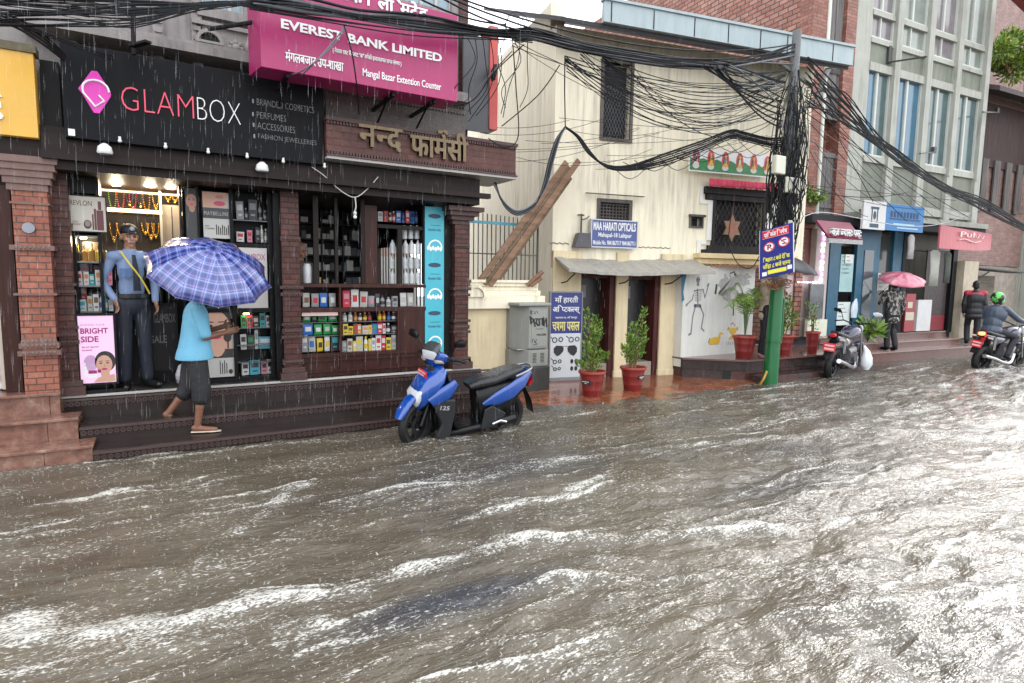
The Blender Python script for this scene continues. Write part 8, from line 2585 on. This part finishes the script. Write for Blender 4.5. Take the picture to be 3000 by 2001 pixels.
for k in range(9):
    g = 2 * PI * k / 9 + .3; rr2 = .24 + .10 * (k % 3); hh = .70 + .28 * ((k * 5) % 4) / 3
    P = spline([lo, lo + Vector((math.cos(g) * rr2 * .2, math.sin(g) * rr2 * .2, hh * .7)), lo + Vector((math.cos(g) * rr2 * .7, math.sin(g) * rr2 * .7, hh)), lo + Vector((math.cos(g) * rr2 * 1.25, math.sin(g) * rr2 * 1.25, hh * .82))], 6)
    b.tube(P, [.008 - .006 * i / (len(P) - 1) for i in range(len(P))], 5)
    for i in range(6, len(P)):
        d = (P[min(i + 1, len(P) - 1)] - P[i - 1]).normalized(); s_ = d.cross(Vector((0, 0, 1))).normalized()
        for sg in (-1, 1):
            for m_ in (0, .5):
                o = P[i - 1].lerp(P[i], m_); e = (d * .55 + s_ * sg - Vector((0, 0, .25))).normalized() * random.uniform(.13, .2)
                w = d * .006
                q.add([o - w, o + e * .5 - w * 1.2, o + e, o + e * .5 + w * 1.2, o + w], [(0, 1, 2, 3, 4)])
b.build('stem', mat('palm_stem', (.10, .17, .05), .5), t); q.build('frond', leafm, t)
q2 = ppot(2305, 1042); pot(q2, .21, .38, 'red pot on the tiled platform right of the green pole')
shrub((q2[0], q2[1], q2[2] + .34), .7, [(.0, 0, .75, .08), (.10, .04, .62, .1), (-.10, .02, .55, -.1), (.16, -.03, .42, .16), (-.04, .05, .6, -.05)], 'loose bushy shrub in the pot right of the green pole', .06, .014, 700)
q3 = ppot(2392, 1036); pot(q3, .14, .42, 'narrow orange red pot partly behind the parked dark motorcycle')
shrub((q3[0] - .0, q3[1], q3[2] + .38), .55, [(-.1, 0, .6, -.12), (.05, .03, .55, .05), (-.03, -.03, .4, -.05)], 'thin dark twiggy plant in the narrow pot behind the parked motorcycle', .05, .013, 160)
# big-leaf plant by the blue shop, creeper on the roof, tree over the far roof
def clump(name, label, cat, c, rad, n, L, wd_, group=None, m=leafm):
    t = thing(name, label, cat, PW, c, group)
    b = MB(); c = Vector(c); lob = [(c + Vector((random.uniform(-1, 1) * rad[0] * .6, random.uniform(-1, 1) * rad[1] * .6, rad[2] * random.uniform(.3, 1.5))), random.uniform(.35, .6)) for _ in range(9)]
    def fn():
        o, s_ = random.choice(lob)
        v = Vector((random.gauss(0, 1), random.gauss(0, 1), random.gauss(0, 1))).normalized()
        return o + Vector((v.x * rad[0], v.y * rad[1], v.z * rad[2])) * s_ * random.random() ** .4, v + Vector((0, 0, .3))
    leaves(b, n, fn, L, wd_); b.build('foliage', m, t)
    b = MB()
    for o, s_ in lob: b.tube(bez(c, c.lerp(o, .5) + Vector((.02, 0, .05)), o, 5), [.02, .018, .015, .012, .008, .004], 5)
    b.build('stem', stemm, t)
bl2 = PC.M @ Vector((PC.at(2505, 960)[0], -.35, .55))
clump('leafy_plant', 'broad leaved dark plant behind the parked motorcycle', 'plant', bl2, (.25, .2, .18), 60, .28, .06)
ff = PC.M @ PC.pt(2375, 600, -.2)
clump('roof_creeper', 'small green creeper growing over the dark awning beyond the pole', 'plant', ff, (.45, .2, .2), 260, .09, .03)
limem, lt2, lb3 = nmat('lime_leaf')
oi2 = lt2.nodes.new('ShaderNodeNewGeometry')
lt2.links.new(ramp(lt2, oi2.outputs['Random Per Island'], [(0, (.05, .12, .03)), (.6, (.25, .36, .06)), (1, (.42, .50, .10))]), lb3.inputs['Base Color'])
cc = PC.M @ PC.pt(2955, 215, .9)
clump('tree', 'lime green bushy tree growing above the dark roof at the right edge', 'tree', cc, (.95, .7, .65), 3200, .14, .03, None, limem)

# utility pole
pb_ = Vector((8.92, 6.4, -.1)); ptp = PW.pt(2342, 95, 6.42); ptp.x = 9.12
greenp = mat('green_pole_paint', (.004, .115, .03), .3, .15, 5, streak=.3)
PL = thing('utility_pole', 'leaning street pole painted green below and smothered in black cables above', 'pole', PW, (8.92, 6.4, -.1))
zc = 1.72
mid = pb_.lerp(ptp, (zc + .1) / (ptp.z + .1))
b = MB(); b.tube([pb_, mid], [.125, .105], 18); b.tube([Vector((9.17, 6.52, .9)), Vector((9.19, 6.5, 2.0))], .07, 12); b.tube([pb_ + Vector((.10, -.09, .8)), pb_ + Vector((.12, -.09, 1.55))], .02, 8); b.lathe([(.135, 0), (.135, .03)], pb_.lerp(mid, .45), 18); b.build('green_base', greenp, PL, smooth=True)
b = MB(); b.tube([mid, ptp], [.10, .07], 16); b.tube([Vector((9.19, 6.5, 2.0)), Vector((9.25, 6.5, 4.3))], .05, 10); b.build('upper_post', mat('grey_post', (.12, .125, .13), .5, .3), PL, smooth=True)
b = MB(); b.obox(ptp + Vector((-.45, 0, -.55)), ptp + Vector((.55, .05, -.75)), .05, .05); b.build('cross_arm', m_rust, PL)
cabm = mat('black_cable', (.008, .009, .011), .6, .3, 3, spec=.25)
cabg = mat('grey_cable', (.13, .14, .16), .35, .2)
rnd = random.Random(3)
jig = lambda s_: Vector((rnd.uniform(-s_, s_), rnd.uniform(-s_, s_), rnd.uniform(-s_, s_)))
b = MB()
for k in range(130):        # the vertical tangle round the pole
    z0, z1 = rnd.uniform(1.9, 3.2), rnd.uniform(3.2, 5.2)
    g = rnd.uniform(0, 2 * PI); r0 = rnd.uniform(.08, .30); P = []
    for i in range(7):
        z = z0 + (z1 - z0) * i / 6
        ctr = pb_.lerp(ptp, (z + .1) / (ptp.z + .1))
        g += rnd.uniform(-.5, .5)
        rr2 = r0 * (.65 + .5 * math.sin((z - 1.9) / 3.3 * PI)) * (1 if z < 4.8 else .6)
        P.append(ctr + Vector((math.cos(g) * rr2 * 1.15, math.sin(g) * rr2 * .8 - .02, 0)) + jig(.02))
    b.tube(spline(P, 3), rnd.choice((.004, .006, .006, .008, .011)), 5)
for k in range(26):         # loose loops
    z = rnd.uniform(2.2, 4.9); ctr = pb_.lerp(ptp, (z + .1) / (ptp.z + .1)) + Vector((rnd.uniform(-.25, .3), -.12, 0))
    r_ = rnd.uniform(.06, .2); g0 = rnd.uniform(0, 6)
    b.tube([ctr + Vector((math.cos(g0 + t_ * .45) * r_ * .7, -.02 * (t_ % 3), math.sin(g0 + t_ * .45) * r_ * 1.3)) for t_ in range(rnd.randint(8, 15))], .006, 4)
tag(b.build('cable_tangle', cabm, None, PW, None, None), kind='stuff', label='dense knot of black cables wound round the upper street pole', cat='cables')
NW = [0]
def cable(P, r, label, group, m=cabm, n=6):
    b = MB(); b.tube(P, r, 6); return b.build('cable', m, None, PW, label, 'cable', group, smooth='all')
def pxl(pts): return [PW.pt(*p) for p in pts]
def sagline(p, q, s_, n=14):
    p, q = Vector(p), Vector(q)
    return [p.lerp(q, i / n) - Vector((0, 0, 4 * s_ * (i / n) * (1 - i / n))) for i in range(n + 1)]
# fan at the upper left
for k in range(26):
    y0 = rnd.uniform(-45, 75); y1 = rnd.uniform(0, 14)
    P = spline(pxl([(-90, y0, 6.2), (130 + rnd.uniform(-30, 30), y0 * .7 + rnd.uniform(5, 32), 6.1), (400, (y0 + y1) * .5 + rnd.uniform(0, 45), 6.05), (600, y1 + rnd.uniform(2, 18), 6.0), (740, y1, 5.95)]), 4)
    cable(P, rnd.choice((.004, .005, .006, .009)), 'thin black cable in the fan that spreads to the upper left corner', 'cables of the upper left fan')
for k in range(7):
    P = spline(pxl([(-60, 20 + 9 * k, 6.3), (40, 50 + 9 * k, 6.3), (120, 95 + 10 * k, 6.35), (190, 160 + 6 * k, 6.6)]), 4) if k < 4 else spline(pxl([(-60, 15 + 6 * k, 6.3), (80, 60 + 4 * k, 6.3), (250, 118 + 5 * k, 6.5), (330, 140 + 6 * k, 6.75)]), 4)
    cable(P, .010 if k < 4 else .006, 'black cable slanting down to the top of the cosmetics signboard', 'cables slanting to the black signboard')
# the main bundle across the bank sign to the pole
main = [(735, -4, 5.95), (900, 17, 5.95), (1050, 44, 5.98), (1240, 66, 6.0), (1440, 94, 6.05), (1560, 100, 6.1), (1700, 136, 6.15), (1860, 166, 6.2), (1980, 182, 6.25), (2090, 190, 6.3)]
for k in range(22):
    oy, oz = rnd.uniform(-.07, .07), rnd.uniform(-.06, .06)
    P = []
    for i, (x, y, Y) in enumerate(main):
        w_ = .9 if i not in (2, 4) else .45
        P.append(PW.pt(x, y, Y) + Vector((0, oy * w_ + rnd.uniform(-.012, .012), oz * w_ + rnd.uniform(-.018, .018))))
    e = [(2170, 215 + rnd.uniform(-15, 70), 6.33), (2300, rnd.uniform(160, 330), 6.4)] if k % 3 else [(2200, 178 + rnd.uniform(-8, 14), 6.33), (2330, rnd.uniform(125, 190), 6.4)]
    P += pxl(e)
    cable(spline(P, 4), rnd.choice((.007, .009, .011, .014)), 'thick black cable in the main bundle from the bank sign to the pole', 'cables of the main bundle', cabm if k % 5 else cabg)
for k in range(3):
    y0 = rnd.uniform(30, 50)
    cable(spline(pxl([(690 + 20 * k, y0 - 30 + 3 * k, 5.95), (900 + 10 * k, y0 + 8, 5.95), (1200, y0 + 45 + 4 * k, 6.0), (1420, 105 + 5 * k, 6.05), (1560, 125 + rnd.uniform(-10, 8), 6.1)]), 4), .006, 'thin black cable sagging just under the main bundle over the bank sign', 'thin cables under the main bundle')
for i, (a_, c__) in enumerate((((1290, -25, 5.9), (2330, 128, 6.35)), ((1310, -8, 5.9), (2330, 140, 6.35)), ((1200, -20, 5.8), (1480, 72, 6.0)), ((1240, -40, 5.8), (1520, 88, 6.0)))):
    cable(sagline(PW.pt(*a_), PW.pt(*c__), (.30, .36, .06, .05)[i]), .010, ('upper of two long cables crossing the eave to the pole top', 'lower of two long cables crossing the eave to the pole top', 'thick cable dropping from the top edge on to the main bundle', 'cable beside the sky gap dropping on to the main bundle')[i], 'long upper cables')
# spray of thin wires over the yellow wall to the pole
for k in range(32):
    sx_ = rnd.choice((1655, 1655, 1660, 1700, 1760, 1840, 1500)); sy_ = {1655: 170, 1660: 190, 1700: 150, 1760: 165, 1840: 180, 1500: 115}[sx_] + rnd.uniform(-8, 20)
    cable(sagline(PW.pt(sx_, sy_, 6.3), PW.pt(2290 + rnd.uniform(-20, 20), rnd.uniform(190, 345), 6.42), rnd.uniform(.12, .75)), rnd.choice((.0035, .0045, .006)), 'thin wire of the sagging spray between the wall corner and the pole', 'thin wires sagging across the yellow wall')
for k in range(5):
    cable(sagline(PW.pt(2040 + 20 * k, 185 + 3 * k, 6.3), PW.pt(2290, 300 + 18 * k, 6.42), .05 + .03 * k), .012, 'thick black cable splitting down from the main bundle towards the pole', 'cables splitting off beside the pole')
for k in range(14):
    x0 = rnd.uniform(1540, 2120); y0 = rnd.uniform(340, 470)
    cable(sagline(PW.pt(x0 - rnd.uniform(150, 320), y0 + rnd.uniform(-30, 60), 7.2), PW.pt(x0 + rnd.uniform(120, 300), y0 + rnd.uniform(-60, 20), 7.0), rnd.uniform(.0, .2)), .0032, 'faint thin wire crossing the cream wall below the tall window', 'faint wires on the cream wall')
# the hook node in front of the yellow corner and its heavy loops
cable(pxl([(1655, 165, 6.3), (1654, 260, 6.5), (1656, 372, 6.7)]), .008, 'upright wire dropping to the hanging knot before the cream wall', 'hanging knot cables')
for k in range(6):
    d = 5 * k
    cable(spline(pxl([(1656, 372, 6.7), (1638 - d * .4, 410, 6.7), (1618 - d * .5, 480, 6.8), (1600 - d * .4, 545, 6.9), (1565, 595 + d * .4, 6.95), (1515, 618 + d * .5, 7.0), (1475, 590 + d * .4, 7.0), (1445 + d * .3, 535, 7.0)]), 5), (.014, .011, .008)[k % 3], 'cable of the heavy loop hanging left from the knot to the pharmacy eave', 'cables of the left hanging loop', cabm if k % 2 else cabg)
    cable(spline(pxl([(1656, 372, 6.7), (1690 + d * .3, 400, 6.75), (1725 + d * .4, 450, 6.8), (1780, 485 + d * .3, 6.85), (1850, 484 + d * .6, 6.85), (1950, 450 + d * 1.3, 6.8), (2060, 412 + d * 1.2, 6.75), (2140, 382 + d, 6.7), (2180, 388 + d, 6.65), (2250, 405 + d, 6.55), (2310, 402 + 8 * k, 6.45)]), 5), (.015, .012, .009)[k % 3], 'cable of the wavy bundle running from the knot over the painted banner', 'cables of the wavy banner bundle')
for k in range(14):
    x0 = 1790 + 34 * k
    cable(spline(pxl([(x0, 482 - 6.5 * k + rnd.uniform(-5, 5), 6.8), (x0 + 60, 495 - 6 * k + rnd.uniform(0, 30), 6.8), (x0 + 130, 470 - 6 * k + rnd.uniform(-10, 20), 6.75)]), 4), .005, 'short loose wire tangled under the wavy banner bundle', 'loose wires under the banner bundle')
# short drops beside the sign and on the pole's near side
for k in range(9):
    x0 = 1370 + 22 * k
    cable(spline(pxl([(x0, 110, 6.1), (x0 + rnd.uniform(-25, 25), 180, 6.2), (x0 + rnd.uniform(-45, 20), 260, 6.3), (x0 + rnd.uniform(-70, 0), 330 + rnd.uniform(-20, 60), 6.5)]), 5), .005, 'loose wire dropping past the dark alley board', 'loose wires by the alley board')
for k in range(3):
    P = [PW.pt(1500 + 8 * k, 82, 6.0) + Vector((math.cos(t_ * .42) * (.10 + .03 * k), -.02, math.sin(t_ * .42) * (.10 + .03 * k))) for t_ in range(16)]
    cable(P, .004, 'small coil of wire on the main bundle beside the sky gap', 'wire coils on the main bundle')
for i, P in enumerate(([(1008, 75, 5.97), (1030, 150, 6.0), (1045, 250, 6.3), (1052, 335, 6.7)], [(1015, 72, 5.97), (970, 130, 6.0), (905, 200, 6.1), (858, 245, 6.8)], [(1018, 70, 5.97), (980, 128, 6.0), (890, 205, 6.1), (810, 228, 6.8)], [(1360, 300, 6.6), (1400, 260, 6.5), (1440, 215, 6.4), (1500, 150, 6.2)], [(1330, 310, 6.6), (1390, 290, 6.5), (1450, 210, 6.4), (1535, 130, 6.2)], [(1500, 100, 6.1), (1512, 260, 6.3), (1518, 400, 6.5), (1480, 432, 6.6), (1430, 405, 6.7)], [(1640, 190, 6.4), (1600, 250, 6.5), (1560, 295, 6.6), (1470, 370, 6.8)])):
    cable(spline(pxl(P), 6), .007, ('cord falling straight down the face of the bank sign', 'grey stay wire slanting left across the bank sign', 'second stay wire slanting left across the bank sign', 'grey wire from the alley board up to the bundle', 'thin wire from the pharmacy roof up to the bundle', 'long black wire hooked in a loop over the pharmacy fascia', 'wire joining the knot to the pharmacy roof')[i], 'single drop wires', cabg if i in (1, 2, 3) else cabm)
# fan falling to the right of the pole
for k in range(20):
    y1 = 600 + rnd.uniform(-14, 26)
    P = spline(pxl([(2365 + rnd.uniform(-10, 20), 165 + rnd.uniform(0, 150), 6.4), (2470 + rnd.uniform(-10, 10), 290 + rnd.uniform(-20, 70), 6.42), (2600, 430 + rnd.uniform(-12, 26), 6.45), (2750, 535 + rnd.uniform(-8, 18), 6.5), (2890, y1, 6.55), (3040, 690 + rnd.uniform(-10, 14), 6.6)]), 5)
    cable(P, rnd.choice((.008, .010, .013)), 'black cable of the bundle falling right from the pole along the shops', 'cables falling right of the pole')
for k in range(16):
    P = sagline(PW.pt(2350 + rnd.uniform(0, 40), rnd.uniform(230, 560), 6.4), PW.pt(rnd.uniform(2480, 2860), rnd.uniform(560, 660), 6.6), rnd.uniform(.0, .25))
    cable(P, rnd.choice((.005, .007)), 'thin wire strung right from the pole over the shop signs', 'thin wires right of the pole', cabm if k % 4 else cabg)
for k in range(12):
    x0 = 2250 + 9 * k
    cable(spline(pxl([(x0 + 20, 480 + rnd.uniform(-60, 30), 6.3), (x0 + rnd.uniform(-12, 12), 570, 6.28), (x0 - 10 + rnd.uniform(-22, 12), 640 + rnd.uniform(0, 40), 6.25)]), 4), .006, 'loose black wire hanging behind the no parking board', 'wires above the no parking board')
cable(spline(pxl([(2150, 590, 6.9), (2135, 700, 6.8), (2160, 770, 6.7), (2200, 785, 6.6), (2230, 740, 6.5)]), 6), .008, 'black cable hanging in a loop before the ornate window', 'single drop wires')
cable(spline(pxl([(2225, 1128, 6.3), (2236, 1112, 6.25), (2246, 1088, 6.28)]), 5), .02, 'black and yellow hose stub curling at the foot of the pole', 'single drop wires', mat('amber_hose', (.35, .2, .02), .5, .6, 20))
cable(spline(pxl([(2318, 654, 6.3), (2400, 622, 6.5), (2520, 640, 6.8), (2650, 662, 6.9), (2760, 655, 7.0), (2880, 610, 6.8)]), 5), .008, 'pale grey wire looping from the pole box over the blue sign', 'single drop wires', mat('pale_wire', (.45, .48, .5), .4))
# boxes on the pole
for nm, px, lab, ic in (('meter_box', (2306, 516, 2344, 569), 'cream meter box with a blue diamond on the pole', 1), ('junction_box', (2276, 452, 2302, 512), 'grey lamp shaped box on the left of the pole', 0), ('junction_box', (2312, 644, 2332, 690), 'small white box at the top right corner of the no parking board', 0)):
    r_ = PW.rc(*px, 6.22)
    t = thing(nm, lab, 'box', PW, ((r_[0] + r_[1]) / 2, 6.25, r_[2]))
    b = MB(); b.box(r_[0], r_[1], 6.22, 6.31, r_[2], r_[3]); b.build('case', mat('case_cream', (.55, .55, .45), .4, .1), t, bevel=.02)
    if ic:
        b = MB(); cx, cz = (r_[0] + r_[1]) / 2, r_[2] + .62 * (r_[3] - r_[2]); b.prism([(cx - .04, cz), (cx, cz - .06), (cx + .04, cz), (cx, cz + .06)], 6.212, 6.219); b.build('diamond_mark', mat('blue_mark', (.03, .22, .5), .4), t)
    else:
        b = MB(); b.tube([((r_[0] + r_[1]) / 2, 6.26, r_[2]), ((r_[0] + r_[1]) / 2 + .02, 6.27, r_[2] - .1)], .012, 6); b.build('gland', blackmet, t)
b = MB()
for k in range(40):
    c0 = PW.pt(rnd.uniform(2240, 2312), rnd.uniform(818, 842), 6.2); g0 = rnd.uniform(0, 6); r_ = rnd.uniform(.05, .13)
    b.tube([c0 + Vector((math.cos(g0 + t_ * .5) * r_, rnd.uniform(-.04, .04), math.sin(g0 + t_ * .5) * r_ * .45)) for t_ in range(9)], .005, 4)
b.build('scrap_wire', mat('rusty_wire', (.20, .075, .035), .6, .5, 20), None, PW, 'bundle of rusty scrap wire hooked on the pole under the no parking board', 'scrap wire')
# spindly mast and floodlight bracket above the black signboard, lamp arms on the concrete house
b = MB(); b.tube([PW.pt(392, 160, 6.75), PW.pt(390, 60, 6.75), PW.pt(391, -40, 6.75)], .02, 8); b.obox(PW.pt(385, 135, 6.7), PW.pt(435, 122, 6.5), .06, .02)
b.build('iron_mast', blackmet, None, PW, 'black iron mast standing on the cosmetics signboard', 'mast')
for i, (p, q) in enumerate((((2602, 183, .0), (2715, 166, -.9)), ((2735, 446, -.1), (2695, 450, -.9)), ((2920, 330, .2), (2880, 328, -.6)))):
    b = MB(); a_, c__ = PC.pt(*p), PC.pt(*q)
    b.obox(a_, c__, .04, .03); b.box(a_[0] - .05, a_[0] + .05, a_[1] - .04, a_[1] + .04, a_[2] - .02, a_[2] + (.35 if i == 0 else .12))
    b.build('wall_bracket', m_rust, None, PC, ('rusty lamp arm with an upright box on the first fin', 'lower rusty bracket on the concrete building above the pink sign', 'rusty bracket at the right edge of the concrete building')[i], 'bracket', 'brackets on the concrete building')
# clothes hung outside the shop under the pink sign
for i, (px, py, w_, h_, cl_) in enumerate(((2670, 690, .24, .55, (.42, .42, .40)), (2740, 735, .42, .85, (.40, .40, .36)), (2778, 740, .26, .75, (.09, .10, .09)))):
    p = PC.pt(px, py, -.35)
    b = MB(); b.loft([(p + Vector((0, 0, .02)), (w_ * .22, 0, 0), (0, .02, 0)), (p + Vector((0, 0, -.04)), (w_ * .5, 0, 0), (0, .04, 0)), (p + Vector((.02, 0, -h_ * .5)), (w_ * .40, 0, 0), (0, .05, 0)), (p + Vector((.01, 0, -h_)), (w_ * .46, 0, 0), (0, .04, 0))], 14)
    b.build('hanging_garment', mat('garment_' + 'abc'[i], cl_, .8, .2, 10, .5, 12), None, PC, ('pale narrow garment hanging under the blue sign', 'wide pale top hanging under the pink sign', 'dark top hanging at the right of the clothes shop')[i], 'garment', 'clothes hung at the clothes shop', smooth='all')

# rain: short falling drops, and the crowns they knock out of the water
rm, rt_, rb_ = nmat('rain_water')
rb_.inputs['Base Color'].default_value = (.85, .88, .9, 1); rb_.inputs['Roughness'].default_value = .2; rb_.inputs['Alpha'].default_value = .075
V_, F_ = [], []
for k in range(3800):
    Y = rnd.uniform(2.0, 7.0); px = rnd.uniform(-30, 3030); py = rnd.uniform(-30, 1250)
    if px > 1600: Y = rnd.uniform(2.5, 6.2)
    p = PW.pt(px, py, Y)
    if p.z < .05 or p.z > 9 or p.x > 17: continue
    L, r_ = rnd.uniform(.04, .11), rnd.uniform(.0006, .0012)
    b0 = len(V_)
    for a, c_, zz2 in ((0, 0, 0), (r_, 0, L * .3), (-r_ * .5, r_ * .87, L * .3), (-r_ * .5, -r_ * .87, L * .3), (L * .03, 0, L)):
        V_.append((p.x + a, p.y + c_, p.z + zz2))
    F_ += [(b0, b0 + 2, b0 + 1), (b0, b0 + 3, b0 + 2), (b0, b0 + 1, b0 + 3), (b0 + 4, b0 + 1, b0 + 2), (b0 + 4, b0 + 2, b0 + 3), (b0 + 4, b0 + 3, b0 + 1)]
b = MB(); b.v, b.f, b.m = V_, F_, [0] * len(F_)
tag(b.build('rain', rm), kind='stuff', label='slanting rain falling all over the street', cat='rain')
hgt = h.reshape(nx_, ny_)
def wz(x, y):
    i = min(nx_ - 1, int(np.searchsorted(gx, x))); j = min(ny_ - 1, int(np.searchsorted(gy, y))); return float(hgt[i, j])
V_, F_ = [], []
for k in range(4500):
    px = rnd.uniform(-20, 3020); py = 1060 + 941 * rnd.random() ** 1.3
    x, y = PW.gz(px, py, 0)
    if y > 6.4 or x > 22 or y < .9: continue
    z = wz(x, y); L = rnd.uniform(.003, .008) * min(1.6, .25 + y * .22) * (1 if rnd.random() < .93 else 2.4); r_ = L * rnd.uniform(.25, .55)
    b0 = len(V_); ox, oy = rnd.uniform(-.5, .5) * L, rnd.uniform(-.5, .5) * L
    for a, c_, zz2 in ((r_, 0, -.002), (-r_ * .5, r_ * .87, -.002), (-r_ * .5, -r_ * .87, -.002), (ox + r_ * .5, oy, L * .7), (ox - r_ * .3, oy + r_ * .4, L), (ox - r_ * .3, oy - r_ * .4, L * .8)):
        V_.append((x + a, y + c_, z + zz2))
    F_ += [(b0, b0 + 1, b0 + 4, b0 + 3), (b0 + 1, b0 + 2, b0 + 5, b0 + 4), (b0 + 2, b0, b0 + 3, b0 + 5), (b0 + 3, b0 + 4, b0 + 5)]
sm_, st2, sb2 = nmat('splash_water'); sb2.inputs['Base Color'].default_value = (.5, .5, .48, 1); sb2.inputs['Alpha'].default_value = .5; sb2.inputs['Roughness'].default_value = .15
b = MB(); b.v, b.f, b.m = V_, F_, [0] * len(F_)
tag(b.build('rain_splashes', sm_), kind='stuff', label='small rain splashes leaping from the flood water', cat='splashes')
